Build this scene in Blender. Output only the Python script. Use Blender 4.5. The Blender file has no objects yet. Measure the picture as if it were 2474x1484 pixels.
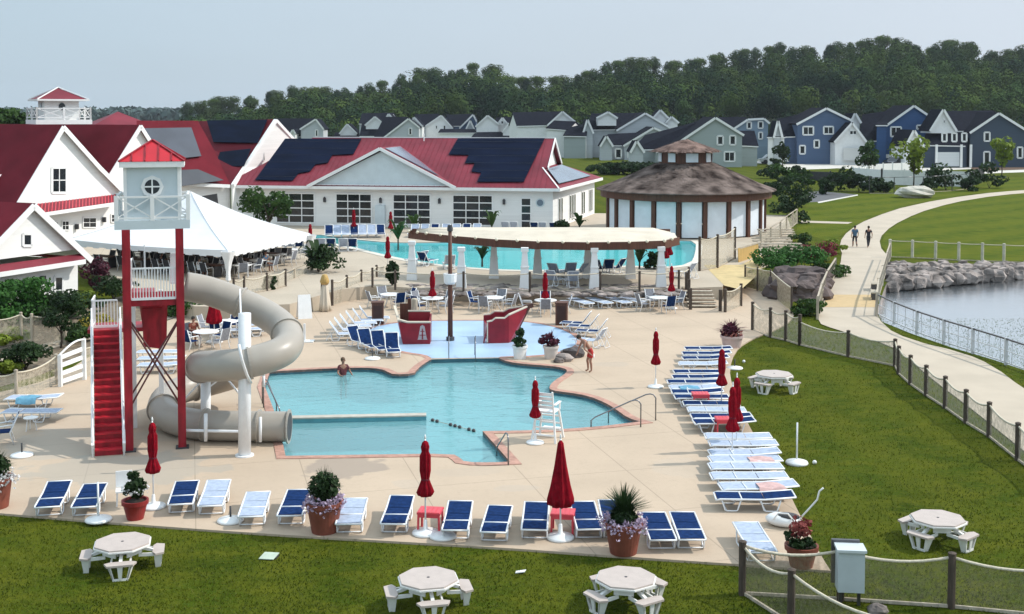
import bpy, math, random
import numpy as np
from mathutils import Vector, Matrix
from mathutils.geometry import tessellate_polygon
random.seed(7); RNG = np.random.default_rng(11)
SC = bpy.context.scene; COL = SC.collection
R = math.radians; PI = math.pi
# ---------------------------------------------------------------- camera model (used to survey the ground from the photo)
F = 2900.0; UC = 1237.0; HOR = 275.0; CH = 11.0; PITCH = R(3.0)
V0 = HOR + F * math.tan(PITCH); CAM = Vector((0, 0, CH))
CP, SP = math.cos(PITCH), math.sin(PITCH)
def ray(u, v):
    a = (u - UC) / F; b = -(v - V0) / F
    return Vector((a, CP + b * SP, -SP + b * CP))
def P(u, v, z=0.0):
    r = ray(u, v); return CAM + r * ((z - CH) / r.z)
def PY(u, v, y):
    r = ray(u, v); return CAM + r * (y / r.y)
def PP(u, v, p0, n):
    r = ray(u, v); return CAM + r * ((p0 - CAM).dot(n) / r.dot(n))
def xy(p): return (p[0], p[1])
def poly_px(pts, z=0.0): return [xy(P(u, v, z)) for u, v in pts]
# ---------------------------------------------------------------- mesh builder
class MB:
    def __init__(s): s.v = []; s.f = []
    def add(s, vs, fs):
        o = len(s.v); s.v += [tuple(p) for p in vs]; s.f += [tuple(i + o for i in f) for f in fs]; return s
    def box(s, c, d, rz=0.0, M=None):
        x, y, z = d[0] / 2, d[1] / 2, d[2] / 2
        vs = [Vector(p) for p in ((-x,-y,-z),(x,-y,-z),(x,y,-z),(-x,y,-z),(-x,-y,z),(x,-y,z),(x,y,z),(-x,y,z))]
        if M is None: M = Matrix.Rotation(rz, 3, 'Z')
        vs = [M @ p + Vector(c) for p in vs]
        return s.add(vs, [(3,2,1,0),(4,5,6,7),(0,1,5,4),(1,2,6,5),(2,3,7,6),(3,0,4,7)])
    def bar(s, a, b, w, h=None, up=(0,0,1)):
        a = Vector(a); b = Vector(b); h = h or w; d = b - a; L = d.length
        if L < 1e-6: return s
        d /= L; up = Vector(up)
        if abs(d.dot(up)) > .98: up = Vector((1,0,0))
        sx = d.cross(up).normalized(); sz = sx.cross(d)
        M = Matrix((sx, d, sz)).transposed()
        return s.box((a + b) / 2, (w, L, h), M=M)
    def tube(s, pts, r, n=8, caps=True):
        pts = [Vector(p) for p in pts]; m = len(pts)
        rs = r if isinstance(r, (list, tuple)) else [r] * m
        t0 = (pts[1] - pts[0]).normalized()
        nrm = t0.cross(Vector((0,0,1)));
        if nrm.length < .05: nrm = t0.cross(Vector((1,0,0)))
        nrm.normalize(); vs = []
        for i in range(m):
            t = (pts[min(i+1,m-1)] - pts[max(i-1,0)]).normalized()
            nrm = (nrm - t * nrm.dot(t)).normalized(); bn = t.cross(nrm)
            for k in range(n):
                a = 2 * PI * k / n
                vs.append(pts[i] + (nrm * math.cos(a) + bn * math.sin(a)) * rs[i])
        fs = [(i*n+k, i*n+(k+1)%n, (i+1)*n+(k+1)%n, (i+1)*n+k) for i in range(m-1) for k in range(n)]
        if caps: fs += [tuple(reversed(range(n))), tuple((m-1)*n + k for k in range(n))]
        return s.add(vs, fs)
    def lathe(s, prof, n=16, c=(0,0,0), fold=None, cap=True):
        vs = []
        for (r, z, *f) in prof:
            for k in range(n):
                a = 2 * PI * k / n
                rr = r * (1 + (f[0] * math.cos(fold * a) if (f and fold) else 0))
                vs.append((c[0] + rr * math.cos(a), c[1] + rr * math.sin(a), c[2] + z))
        m = len(prof)
        fs = [(i*n+k, i*n+(k+1)%n, (i+1)*n+(k+1)%n, (i+1)*n+k) for i in range(m-1) for k in range(n)]
        if cap: fs += [tuple(reversed(range(n))), tuple((m-1)*n + k for k in range(n))]
        return s.add(vs, fs)
    def prism(s, pts, z0, z1, bottom=True):
        pts = [(p[0], p[1]) for p in pts]
        if sum(a[0]*b[1]-b[0]*a[1] for a, b in zip(pts, pts[1:] + pts[:1])) < 0: pts = pts[::-1]
        n = len(pts)
        tri = tessellate_polygon([[Vector((x, y, 0)) for x, y in pts]])
        vs = [(x, y, z0) for x, y in pts] + [(x, y, z1) for x, y in pts]
        fs = [(i, (i+1) % n, n + (i+1) % n, n + i) for i in range(n)]
        fs += [_up(vs, tuple(n + i for i in t)) for t in tri]
        if bottom: fs += [_up(vs, t)[::-1] for t in tri]
        return s.add(vs, fs)
    def sheet(s, pts, z, holes=()):
        loops = [[Vector((p[0], p[1], 0)) for p in pts]] + [[Vector((p[0], p[1], 0)) for p in h] for h in holes]
        tri = tessellate_polygon(loops); vs = [(p.x, p.y, z) for l in loops for p in l]
        return s.add(vs, [_up(vs, t) for t in tri])
    def skirt(s, pts, z0, z1):
        n = len(pts); vs = [(p[0], p[1], z0) for p in pts] + [(p[0], p[1], z1) for p in pts]
        return s.add(vs, [(i, (i+1) % n, n + (i+1) % n, n + i) for i in range(n)])
    def slab(s, pts, ext):
        """planar polygon in space extruded along ext"""
        pts = [Vector(p) for p in pts]; ext = Vector(ext); n = len(pts)
        tri = tessellate_polygon([pts]) if n > 4 else None
        vs = pts + [p + ext for p in pts]
        fs = [(i, (i+1) % n, n + (i+1) % n, n + i) for i in range(n)]
        if tri: fs += [tuple(t) for t in tri] + [tuple(n + i for i in t[::-1]) for t in tri]
        else: fs += [tuple(range(n))[::-1], tuple(range(n, 2*n))]
        return s.add(vs, fs)
    def sphere(s, c, r, nu=10, nv=7, sq=(1,1,1), jit=0.0):
        vs = []; c = Vector(c)
        for j in range(1, nv):
            for i in range(nu):
                a = 2*PI*i/nu; b = PI*j/nv; k = r * (1 + random.uniform(-jit, jit))
                vs.append(c + Vector((math.sin(b)*math.cos(a)*sq[0], math.sin(b)*math.sin(a)*sq[1], math.cos(b)*sq[2])) * k)
        t = len(vs); vs += [c + Vector((0,0,r*sq[2])), c - Vector((0,0,r*sq[2]))]
        fs = [(j*nu+i, (j+1)*nu+i, (j+1)*nu+(i+1)%nu, j*nu+(i+1)%nu) for j in range(nv-2) for i in range(nu)]
        fs += [(t, i, (i+1)%nu) for i in range(nu)] + [(t+1, (nv-2)*nu+(i+1)%nu, (nv-2)*nu+i) for i in range(nu)]
        return s.add(vs, fs)
    def build(s, name, mat, parent=None, smooth=False, kind=None, world=False):
        me = bpy.data.meshes.new(name)
        off = Vector((0,0,0))
        if world and parent is not None: off = parent.location
        vs = [(p[0]-off[0], p[1]-off[1], p[2]-off[2]) for p in s.v] if world else s.v
        me.from_pydata(vs, [], s.f); me.materials.append(mat)
        if smooth: me.polygons.foreach_set('use_smooth', [True] * len(me.polygons))
        me.update()
        o = bpy.data.objects.new(name, me); COL.objects.link(o)
        if parent is not None: o.parent = parent
        if kind: o['kind'] = kind
        return o
def _up(vs, t):
    a, b, c = (vs[i] for i in t)
    return t if (b[0]-a[0])*(c[1]-a[1]) - (b[1]-a[1])*(c[0]-a[0]) > 0 else t[::-1]
def quad_mesh(name, V, mat, parent=None, kind=None, tri=False):
    """V: (n,4,3) or (n,3,3) numpy array of faces"""
    n, k = V.shape[0], V.shape[1]
    me = bpy.data.meshes.new(name); me.vertices.add(n*k); me.loops.add(n*k); me.polygons.add(n)
    me.vertices.foreach_set('co', V.astype(np.float32).ravel())
    me.loops.foreach_set('vertex_index', np.arange(n*k, dtype=np.int32))
    me.polygons.foreach_set('loop_start', np.arange(0, n*k, k, dtype=np.int32))
    me.materials.append(mat); me.update(calc_edges=True); me.validate()
    o = bpy.data.objects.new(name, me); COL.objects.link(o)
    if parent is not None: o.parent = parent
    if kind: o['kind'] = kind
    return o
def leaf_quads(c, rad, n, size, out=.8, fill=.55, up=.25, asp=1.4):
    """n leaf-clump quads spread through an ellipsoid shell, facing roughly outward"""
    d = RNG.normal(size=(n, 3)); d /= np.linalg.norm(d, axis=1, keepdims=True)
    rr = RNG.uniform(fill, 1.0, (n, 1)) ** .6
    ctr = np.array(c) + d * rr * np.array(rad)
    nr = d * out + RNG.normal(size=(n, 3)) * .55 + np.array((0, 0, up)); nr /= np.linalg.norm(nr, axis=1, keepdims=True)
    t = np.cross(nr, RNG.normal(size=(n, 3))); t /= np.linalg.norm(t, axis=1, keepdims=True) + 1e-9
    b = np.cross(nr, t); s = size * RNG.uniform(.55, 1.25, (n, 1))
    t *= s * asp / 2; b *= s / 2
    return np.stack([ctr - t, ctr - b, ctr + t, ctr + b], axis=1)
def crown_quads(c, rad, clumps, per, size, cs=.45, zmin=-1):
    """crown built of several overlapping leaf clumps: uneven outline, gaps between"""
    out = []
    for i in range(clumps):
        d = RNG.normal(size=3); d /= np.linalg.norm(d)
        if d[2] < zmin: d[2] = abs(d[2])
        k = RNG.uniform(.35, .95) ; cc = np.array(c) + d * np.array(rad) * k
        s = cs * RNG.uniform(.65, 1.25)
        out.append(leaf_quads(cc, np.array(rad) * s, per, size))
    return np.concatenate(out)
# ---------------------------------------------------------------- things
def tag(o, label, cat, group=None):
    o['label'] = label; o['category'] = cat
    if group: o['group'] = group
    return o
def thing(name, label, cat, loc=(0,0,0), rz=0.0, group=None):
    o = bpy.data.objects.new(name, None); COL.objects.link(o); o.empty_display_size = .2
    o.location = loc; o.rotation_euler = (0, 0, rz); return tag(o, label, cat, group)
KIDS = {}
def kids(o): return [c for c in bpy.data.objects if c.parent == o]
def dup(root, loc, rz=0.0, label=None, group=None, scale=None):
    if root.name not in KIDS:
        KIDS[root.name] = [(c, kids(c)) for c in kids(root)]
    r = root.copy(); COL.objects.link(r); r.location = loc; r.rotation_euler = (0, 0, rz)
    if scale: r.scale = (scale,) * 3 if not isinstance(scale, tuple) else scale
    if label: r['label'] = label
    if group: r['group'] = group
    for ch, gs in KIDS[root.name]:
        c = ch.copy(); COL.objects.link(c); c.parent = r
        for g in gs:
            d = g.copy(); COL.objects.link(d); d.parent = c
    return r
class Proto:
    """first call moves the prototype itself, later calls copy it"""
    def __init__(s, root): s.root = root; s.used = False
    def __call__(s, loc, rz, label, group=None, scale=None):
        if not s.used:
            s.used = True; KIDS[s.root.name] = [(c, kids(c)) for c in kids(s.root)]
            r = s.root; r.location = loc; r.rotation_euler = (0, 0, rz); r['label'] = label
            if group: r['group'] = group
            if scale: r.scale = (scale,) * 3 if not isinstance(scale, tuple) else scale
            return r
        o = dup(s.root, loc, rz, label, group, scale or 1.0)
        return o
ORD = ['first','second','third','fourth','fifth','sixth','seventh','eighth','ninth','tenth','eleventh','twelfth','thirteenth','fourteenth','fifteenth','sixteenth','seventeenth','eighteenth','nineteenth','twentieth','twenty-first','twenty-second','twenty-third','twenty-fourth']
# ---------------------------------------------------------------- materials
def srgb(r, g, b):
    f = lambda c: ((c/255 + .055) / 1.055) ** 2.4 if c > 10 else c/255/12.92
    return (f(r), f(g), f(b))
def mat(name, col, rough=.6, var=.12, scale=3.0, bump=0.0, bscale=30.0, metal=0.0, spec=.4, col2=None, detail=4.0, coat=0.0, stretch=None):
    m = bpy.data.materials.new(name); m.use_nodes = True; nt = m.node_tree; N = nt.nodes; L = nt.links
    b = N['Principled BSDF']; b.inputs['Roughness'].default_value = rough; b.inputs['Metallic'].default_value = metal
    b.inputs['Specular IOR Level'].default_value = spec; b.inputs['Coat Weight'].default_value = coat
    tc = N.new('ShaderNodeTexCoord'); src = tc.outputs['Object']
    if stretch:
        mp = N.new('ShaderNodeMapping'); mp.inputs['Scale'].default_value = stretch; L.new(src, mp.inputs['Vector']); src = mp.outputs['Vector']
    no = N.new('ShaderNodeTexNoise'); no.inputs['Scale'].default_value = scale; no.inputs['Detail'].default_value = detail
    L.new(src, no.inputs['Vector'])
    rp = N.new('ShaderNodeValToRGB'); rp.color_ramp.elements[0].position = .3; rp.color_ramp.elements[1].position = .7
    lo = tuple(max(0, c * (1 - var)) for c in col); hi = tuple(min(1, c * (1 + var)) for c in (col2 or col))
    rp.color_ramp.elements[0].color = (*lo, 1); rp.color_ramp.elements[1].color = (*hi, 1)
    L.new(no.outputs['Fac'], rp.inputs['Fac']); L.new(rp.outputs['Color'], b.inputs['Base Color'])
    if bump:
        n2 = N.new('ShaderNodeTexNoise'); n2.inputs['Scale'].default_value = bscale; n2.inputs['Detail'].default_value = 4
        L.new(src, n2.inputs['Vector'])
        bp = N.new('ShaderNodeBump'); bp.inputs['Strength'].default_value = bump; bp.inputs['Distance'].default_value = .05
        L.new(n2.outputs['Fac'], bp.inputs['Height']); L.new(bp.outputs['Normal'], b.inputs['Normal'])
    return m
def leafmat(name, c1, c2, scale=.6, trans=.25, rough=.6, spec_=.15):
    m = mat(name, c1, rough, .25, scale, col2=c2, detail=6, spec=.3)
    nt = m.node_tree; N = nt.nodes; L = nt.links; b = N['Principled BSDF']; out = N['Material Output']
    b.inputs['Specular IOR Level'].default_value = spec_; tr = N.new('ShaderNodeBsdfTranslucent'); mx = N.new('ShaderNodeMixShader'); mx.inputs[0].default_value = trans
    L.new(b.inputs['Base Color'].links[0].from_socket, tr.inputs['Color'])
    L.new(b.outputs[0], mx.inputs[1]); L.new(tr.outputs[0], mx.inputs[2]); L.new(mx.outputs[0], out.inputs['Surface'])
    return m
def meshmat(name, col, cover=.35, scale=25.0):
    """netting: fine wire grid, the rest open"""
    m = bpy.data.materials.new(name); m.use_nodes = True; nt = m.node_tree; N = nt.nodes; L = nt.links
    b = N['Principled BSDF']; b.inputs['Base Color'].default_value = (*col, 1); b.inputs['Roughness'].default_value = .6
    tr = N.new('ShaderNodeBsdfTransparent'); mx = N.new('ShaderNodeMixShader')
    no = N.new('ShaderNodeTexNoise'); no.inputs['Scale'].default_value = scale; tc = N.new('ShaderNodeTexCoord'); L.new(tc.outputs['Object'], no.inputs['Vector'])
    mr = N.new('ShaderNodeMapRange'); mr.inputs['From Min'].default_value = .3; mr.inputs['From Max'].default_value = .7
    mr.inputs['To Min'].default_value = cover * .5; mr.inputs['To Max'].default_value = min(1, cover * 1.5)
    L.new(no.outputs['Fac'], mr.inputs['Value']); L.new(mr.outputs['Result'], mx.inputs[0])
    L.new(tr.outputs[0], mx.inputs[1]); L.new(b.outputs[0], mx.inputs[2]); L.new(mx.outputs[0], N['Material Output'].inputs['Surface'])
    return m
def watermat(name, tint, gl=.5, rough=.05, ws=1.2, strength=.25, dist=.04, veil=0.0, veilcol=(.3,.7,.75)):
    """see-through tinted water with a rippled glossy skin"""
    m = bpy.data.materials.new(name); m.use_nodes = True; nt = m.node_tree; N = nt.nodes; L = nt.links
    N.remove(N['Principled BSDF']); out = N['Material Output']
    tc = N.new('ShaderNodeTexCoord'); mp = N.new('ShaderNodeMapping'); mp.inputs['Scale'].default_value = (ws, ws * 1.6, 1)
    L.new(tc.outputs['Object'], mp.inputs['Vector'])
    n1 = N.new('ShaderNodeTexNoise'); n1.inputs['Scale'].default_value = 1.0; n1.inputs['Detail'].default_value = 5; n1.inputs['Distortion'].default_value = .8
    L.new(mp.outputs[0], n1.inputs['Vector'])
    bp = N.new('ShaderNodeBump'); bp.inputs['Strength'].default_value = strength; bp.inputs['Distance'].default_value = dist
    L.new(n1.outputs['Fac'], bp.inputs['Height'])
    tr = N.new('ShaderNodeBsdfTransparent'); tr.inputs['Color'].default_value = (*tint, 1)
    df = N.new('ShaderNodeBsdfDiffuse'); df.inputs['Color'].default_value = (*veilcol, 1)
    mv = N.new('ShaderNodeMixShader'); mv.inputs[0].default_value = veil; L.new(tr.outputs[0], mv.inputs[1]); L.new(df.outputs[0], mv.inputs[2])
    gs = N.new('ShaderNodeBsdfGlossy'); gs.inputs['Roughness'].default_value = rough; L.new(bp.outputs[0], gs.inputs['Normal'])
    fr = N.new('ShaderNodeFresnel'); fr.inputs['IOR'].default_value = 1.33; L.new(bp.outputs[0], fr.inputs['Normal'])
    mu = N.new('ShaderNodeMath'); mu.operation = 'MULTIPLY'; mu.inputs[1].default_value = gl; mu.use_clamp = True; L.new(fr.outputs[0], mu.inputs[0])
    mx = N.new('ShaderNodeMixShader'); L.new(mu.outputs[0], mx.inputs[0]); L.new(mv.outputs[0], mx.inputs[1]); L.new(gs.outputs[0], mx.inputs[2])
    L.new(mx.outputs[0], out.inputs['Surface'])
    return m
W_ = dict
white = mat('white_paint', (.80,.80,.79), .45, .04, 2, bump=.02)
siding_white = mat('white_siding', (.80,.80,.78), .6, .05, .7, bump=.12, bscale=9, stretch=(.2,.2,8))
plastic = mat('white_plastic', (.78,.78,.77), .35, .05, 3)
wpipe = mat('white_metal', (.78,.79,.80), .35, .05, 4)
greyblue = mat('pale_blue_paint', (.56,.63,.66), .55, .05, 1.5)
redroof = mat('red_metal_roof', (.19,.026,.040), .6, .2, .5, bump=.05, bscale=3, spec=.22)
redroof2 = mat('deep_red_metal_roof', (.125,.012,.020), .75, .18, .5, spec=.08)
brightred = mat('bright_red_paint', (.42,.012,.024), .5, .3, 3.0, detail=8)
darkred = mat('worn_red_paint', (.27,.008,.018), .5, .4, 2.6, detail=8, stretch=(2,2,.5))
umbred = mat('red_canvas', (.22,.006,.014), .9, .35, 5, bump=.5, bscale=14, spec=.05)
umbdark = mat('maroon_canvas', (.12,.008,.02), .85, .2, 5)
pinkred = mat('pinkish_red_plastic', (.62,.06,.08), .4, .1, 4)
solar = mat('solar_glass', (.004,.008,.024), .6, .3, .35, spec=.03, stretch=(1,1,6))
solar2 = mat('sky_sheen_glass', (.13,.17,.22), .22, .2, .4, spec=.7)  # paler copy of the solar glass, sky reflection put into its base colour
glass_dark = mat('dark_window_glass', (.014,.018,.022), .12, .5, 1.2, spec=.6)
tubegrey = mat('grey_fibreglass', (.36,.325,.28), .38, .06, 1.2, spec=.4, detail=8)
navy = mat('navy_sling', (.010,.030,.100), .85, .3, 9, bump=.1, bscale=60, spec=.04)
lightsling = mat('pale_sling', (.37,.43,.54), .8, .14, 8, bump=.1, bscale=60, spec=.1)
greysling = mat('grey_sling', (.20,.21,.24), .7, .2, 8)
darkgrey = mat('dark_grey', (.05,.05,.055), .6, .2, 3)
steel = mat('dark_steel', (.10,.10,.11), .3, .2, 6, metal=.6)
wood = mat('weathered_wood', (.075,.055,.042), .8, .35, 4, bump=.4, bscale=20, stretch=(3,3,.6))
woodbrown = mat('brown_wood', (.10,.038,.022), .6, .25, 3, stretch=(4,4,.5), bump=.2)
woodlight = mat('pale_boards', (.42,.36,.28), .75, .25, 3, stretch=(2,2,.5), bump=.2)
woodyellow = mat('yellow_boards', (.46,.30,.10), .7, .2, 3, stretch=(5,5,.4), bump=.2)
rope = mat('rope', (.55,.49,.38), .9, .2, 20)
terracotta = mat('terracotta', (.20,.055,.033), .7, .25, 3, bump=.1)
potred = mat('red_pot', (.24,.02,.02), .45, .15, 3)
soil = mat('soil', (.03,.022,.016), .95, .3, 20)
boatred = mat('boat_red', (.24,.008,.020), .4, .2, 2)
tent_w = mat('tent_vinyl', (.78,.78,.78), .6, .04, .6, bump=.35, bscale=.9)
canvas_cream = mat('cream_canvas', (.60,.53,.43), .75, .10, .8, bump=.25, bscale=1.2, spec=.1)
stone = mat('grey_stone', (.085,.070,.062), .85, .5, 1.1, bump=.6, bscale=6, col2=(.26,.22,.20))
stone_dark = mat('dark_stone', (.07,.06,.06), .85, .4, 2, bump=.6, bscale=6)
thatch = mat('grey_thatch', (.045,.031,.027), .95, .5, .8, bump=.8, bscale=12, col2=(.155,.12,.105), spec=.05)
thatchred = mat('reddish_thatch', (.11,.058,.045), .9, .4, 1.5, bump=.6, bscale=12, col2=(.20,.13,.105))
curtain = mat('pale_curtain', (.72,.77,.82), .8, .06, 1.5)
asphalt = mat('asphalt', (.10,.10,.105), .9, .15, 1.5)
pave = mat('light_concrete_road', (.55,.52,.47), .9, .1, .6)
skin = mat('skin', (.30,.15,.10), .55, .1, 8)
hairm = mat('dark_hair', (.02,.014,.01), .7, .2, 20)
cloth_red = mat('red_shorts', (.42,.03,.025), .8, .15, 10)
cloth_blue = mat('blue_shirt', (.06,.12,.19), .85, .15, 10)
cloth_dark = mat('dark_shirt', (.022,.022,.03), .85, .15, 10)
cloth_maroon = mat('maroon_swimwear', (.10,.02,.025), .8, .15, 10)
chrome = mat('steel_rail', (.22,.22,.23), .25, .1, 5, metal=.8)
bulb = mat('cream_glass_bulb', (.75,.68,.52), .3, .05, 3)
lf_dark = leafmat('dark_leaves', (.012,.028,.010), (.030,.060,.018))
lf_mid = leafmat('mid_leaves', (.020,.050,.012), (.05,.10,.022))
lf_bright = leafmat('bright_leaves', (.022,.075,.014), (.05,.14,.025), scale=1.5)
lf_lime = leafmat('lime_leaves', (.10,.15,.018), (.20,.26,.03), scale=1.5)
lf_yellow = leafmat('yellow_leaves', (.22,.19,.03), (.42,.34,.05), scale=2)
lf_red = leafmat('red_leaves', (.09,.016,.02), (.20,.03,.045), scale=1.5)
lf_purple = leafmat('purple_leaves', (.05,.015,.025), (.12,.03,.05), scale=4)
lf_forest = leafmat('forest_leaves', (.015,.034,.018), (.048,.080,.024), scale=.022, trans=.0, spec_=.0)
lf_woods = [leafmat('woodland_leaves_%d' % i, a_, b_, scale=.03, trans=.0, spec_=.0) for i, (a_, b_) in enumerate([((.016,.036,.018),(.045,.078,.024)),((.030,.060,.018),(.075,.112,.026)),((.010,.026,.018),(.026,.050,.024)),((.022,.046,.016),(.058,.085,.022))])]
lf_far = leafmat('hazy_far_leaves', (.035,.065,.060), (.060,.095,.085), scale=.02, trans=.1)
fl_white = leafmat('white_petals', (.70,.70,.70), (.8,.8,.8), scale=6)
fl_lilac = leafmat('lilac_petals', (.42,.30,.45), (.62,.52,.64), scale=6)
fl_pink = leafmat('pink_petals', (.35,.08,.08), (.5,.22,.18), scale=6)
fl_redp = leafmat('red_petals', (.16,.03,.03), (.30,.08,.07), scale=6)
bark = mat('bark', (.06,.045,.035), .9, .3, 6, bump=.5)
net_beige = meshmat('fence_netting', (.46,.41,.32), .48, 6)
net_dark = meshmat('dark_netting', (.26,.23,.15), .34, 9)
h_greylt = mat('pale_grey_siding', (.46,.49,.51), .7, .05, .5, bump=.1, bscale=6, stretch=(.1,.1,5))
h_greygreen = mat('grey_green_siding', (.33,.375,.37), .7, .05, .5, bump=.1, bscale=6, stretch=(.1,.1,5))
h_greyblue = mat('grey_blue_siding', (.20,.27,.35), .7, .06, .5, stretch=(.1,.1,5))
h_slate = mat('slate_blue_siding', (.075,.12,.21), .7, .06, .5, stretch=(.1,.1,5))
h_blue = mat('deep_blue_siding', (.032,.085,.21), .7, .06, .5, stretch=(.1,.1,5))
h_dark = mat('dark_slate_siding', (.045,.066,.10), .7, .06, .5, stretch=(.1,.1,5))
shingle = mat('dark_shingles', (.010,.0115,.019), .95, .3, 1.5, bump=.3, bscale=4, spec=.05)
# ================================================================ camera, sky, sun
cam_d = bpy.data.cameras.new('camera'); cam = bpy.data.objects.new('camera', cam_d); COL.objects.link(cam)
cam.location = CAM; cam.rotation_euler = (PI/2 - PITCH, 0, 0)
cam_d.sensor_width = 36; cam_d.lens = F / 2474 * 36; cam_d.shift_y = -(742 - V0) / 2474
cam_d.clip_start = .5; cam_d.clip_end = 12000; SC.camera = cam
SUN_EL = R(43); SUN_AZ = R(8)            # towards +x, slightly beyond the pool
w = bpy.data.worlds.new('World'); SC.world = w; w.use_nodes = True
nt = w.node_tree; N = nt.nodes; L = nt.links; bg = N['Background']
sky = N.new('ShaderNodeTexSky'); sky.sky_type = 'NISHITA'; sky.sun_disc = False
sky.sun_elevation = SUN_EL; sky.sun_rotation = PI/2 - SUN_AZ; sky.dust_density = 2.5; sky.air_density = 1.0; sky.ozone_density = 1.0; sky.altitude = 50
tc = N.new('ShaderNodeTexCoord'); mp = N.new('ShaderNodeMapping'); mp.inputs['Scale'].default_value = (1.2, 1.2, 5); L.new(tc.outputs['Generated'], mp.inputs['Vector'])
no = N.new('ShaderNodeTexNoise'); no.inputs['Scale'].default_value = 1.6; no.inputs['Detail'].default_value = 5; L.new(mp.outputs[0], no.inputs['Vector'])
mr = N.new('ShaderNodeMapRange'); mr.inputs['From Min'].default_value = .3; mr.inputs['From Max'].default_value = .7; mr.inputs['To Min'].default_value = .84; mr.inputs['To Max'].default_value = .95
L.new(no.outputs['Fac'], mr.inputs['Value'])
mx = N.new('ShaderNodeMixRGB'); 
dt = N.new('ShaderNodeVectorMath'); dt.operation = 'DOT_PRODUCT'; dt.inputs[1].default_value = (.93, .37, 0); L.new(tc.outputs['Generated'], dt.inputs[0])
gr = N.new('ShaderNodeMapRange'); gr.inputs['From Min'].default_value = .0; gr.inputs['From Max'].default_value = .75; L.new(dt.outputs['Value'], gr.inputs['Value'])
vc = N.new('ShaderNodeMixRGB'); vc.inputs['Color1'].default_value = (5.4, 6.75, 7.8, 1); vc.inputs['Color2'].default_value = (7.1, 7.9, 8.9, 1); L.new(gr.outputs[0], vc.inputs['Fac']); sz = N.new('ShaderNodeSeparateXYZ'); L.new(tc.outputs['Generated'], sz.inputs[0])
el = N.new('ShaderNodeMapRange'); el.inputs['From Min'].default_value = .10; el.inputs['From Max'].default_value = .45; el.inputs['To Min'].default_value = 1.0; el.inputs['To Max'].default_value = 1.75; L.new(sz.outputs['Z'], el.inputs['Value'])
vs_ = N.new('ShaderNodeVectorMath'); vs_.operation = 'SCALE'; L.new(vc.outputs[0], vs_.inputs[0]); L.new(el.outputs[0], vs_.inputs['Scale']); L.new(vs_.outputs[0], mx.inputs['Color2'])   # thin high cloud veil, whiter towards the sun; added overhead boost lifts shade fill
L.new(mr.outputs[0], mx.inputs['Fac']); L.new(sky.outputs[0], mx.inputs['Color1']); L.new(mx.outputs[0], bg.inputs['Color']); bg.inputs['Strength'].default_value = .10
sd = bpy.data.lights.new('sun', 'SUN'); sun = bpy.data.objects.new('sun', sd); COL.objects.link(sun)
sd.energy = 3.75; sd.angle = R(.6); sd.color = (1, .955, .88)
sdir = Vector((math.cos(SUN_EL)*math.cos(SUN_AZ), math.cos(SUN_EL)*math.sin(SUN_AZ), math.sin(SUN_EL)))
sun.rotation_euler = sdir.to_track_quat('Z', 'Y').to_euler(); sun.location = (60, 20, 60)
SC.view_settings.view_transform = 'Standard'; SC.view_settings.look = 'None'; SC.view_settings.exposure = 0.0
# ================================================================ ground materials
def grassmat(name, c1, c2, c3, s1=.25, s2=3.0, stripes=None):
    m = mat(name, c1, .9, 0, s1, col2=c2, detail=3, spec=.05); nt = m.node_tree; N = nt.nodes; L = nt.links; b = N['Principled BSDF']
    base = b.inputs['Base Color'].links[0].from_socket; tc = N.new('ShaderNodeTexCoord')
    def layer(base, scale, col, lo, hi, amt, stretch=(1,1,1)):
        mp = N.new('ShaderNodeMapping'); mp.inputs['Scale'].default_value = stretch; L.new(tc.outputs['Object'], mp.inputs['Vector'])
        n = N.new('ShaderNodeTexNoise'); n.inputs['Scale'].default_value = scale; n.inputs['Detail'].default_value = 6; L.new(mp.outputs[0], n.inputs['Vector'])
        r = N.new('ShaderNodeMapRange'); r.inputs['From Min'].default_value = lo; r.inputs['From Max'].default_value = hi; r.inputs['To Max'].default_value = amt
        L.new(n.outputs['Fac'], r.inputs['Value'])
        x = N.new('ShaderNodeMixRGB'); L.new(r.outputs[0], x.inputs['Fac']); L.new(base, x.inputs['Color1']); x.inputs['Color2'].default_value = (*col, 1)
        return x.outputs[0]
    base = layer(base, .30, tuple(c*.62 for c in c1), .46, .66, .38, (1, 1.3, 1)); base = layer(base, .8, c3, .44, .66, .7, (1, 1.8, 1))
    base = layer(base, s2*1.3, c3, .5, .7, .7, (1, 2, 1)); base = layer(base, s2, (c1[0]*.6, c1[1]*.65, c1[2]*.6), .45, .75, .55)
    base = layer(base, 14, c3, .5, .8, .5)
    if stripes:
        ang, per, amt = stripes
        mp = N.new('ShaderNodeMapping'); mp.inputs['Rotation'].default_value = (0, 0, ang); L.new(tc.outputs['Object'], mp.inputs['Vector'])
        wv = N.new('ShaderNodeTexWave'); wv.inputs['Scale'].default_value = per; wv.inputs['Distortion'].default_value = 1.2; L.new(mp.outputs[0], wv.inputs['Vector'])
        mu = N.new('ShaderNodeMath'); mu.operation = 'MULTIPLY'; mu.inputs[1].default_value = amt; L.new(wv.outputs['Fac'], mu.inputs[0])
        x = N.new('ShaderNodeMixRGB'); L.new(mu.outputs[0], x.inputs['Fac']); L.new(base, x.inputs['Color1']); x.inputs['Color2'].default_value = (*c3, 1); base = x.outputs[0]
    L.new(base, b.inputs['Base Color'])
    n2 = N.new('ShaderNodeTexNoise'); n2.inputs['Scale'].default_value = 22; n2.inputs['Detail'].default_value = 5; L.new(tc.outputs['Object'], n2.inputs['Vector'])
    bp = N.new('ShaderNodeBump'); bp.inputs['Strength'].default_value = .8; bp.inputs['Distance'].default_value = .06; L.new(n2.outputs['Fac'], bp.inputs['Height']); L.new(bp.outputs[0], b.inputs['Normal'])
    return m
grass_g = grassmat('lawn', (.040,.066,.004), (.052,.082,.005), (.104,.110,.009), stripes=(R(-8), .10, .42))
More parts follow.
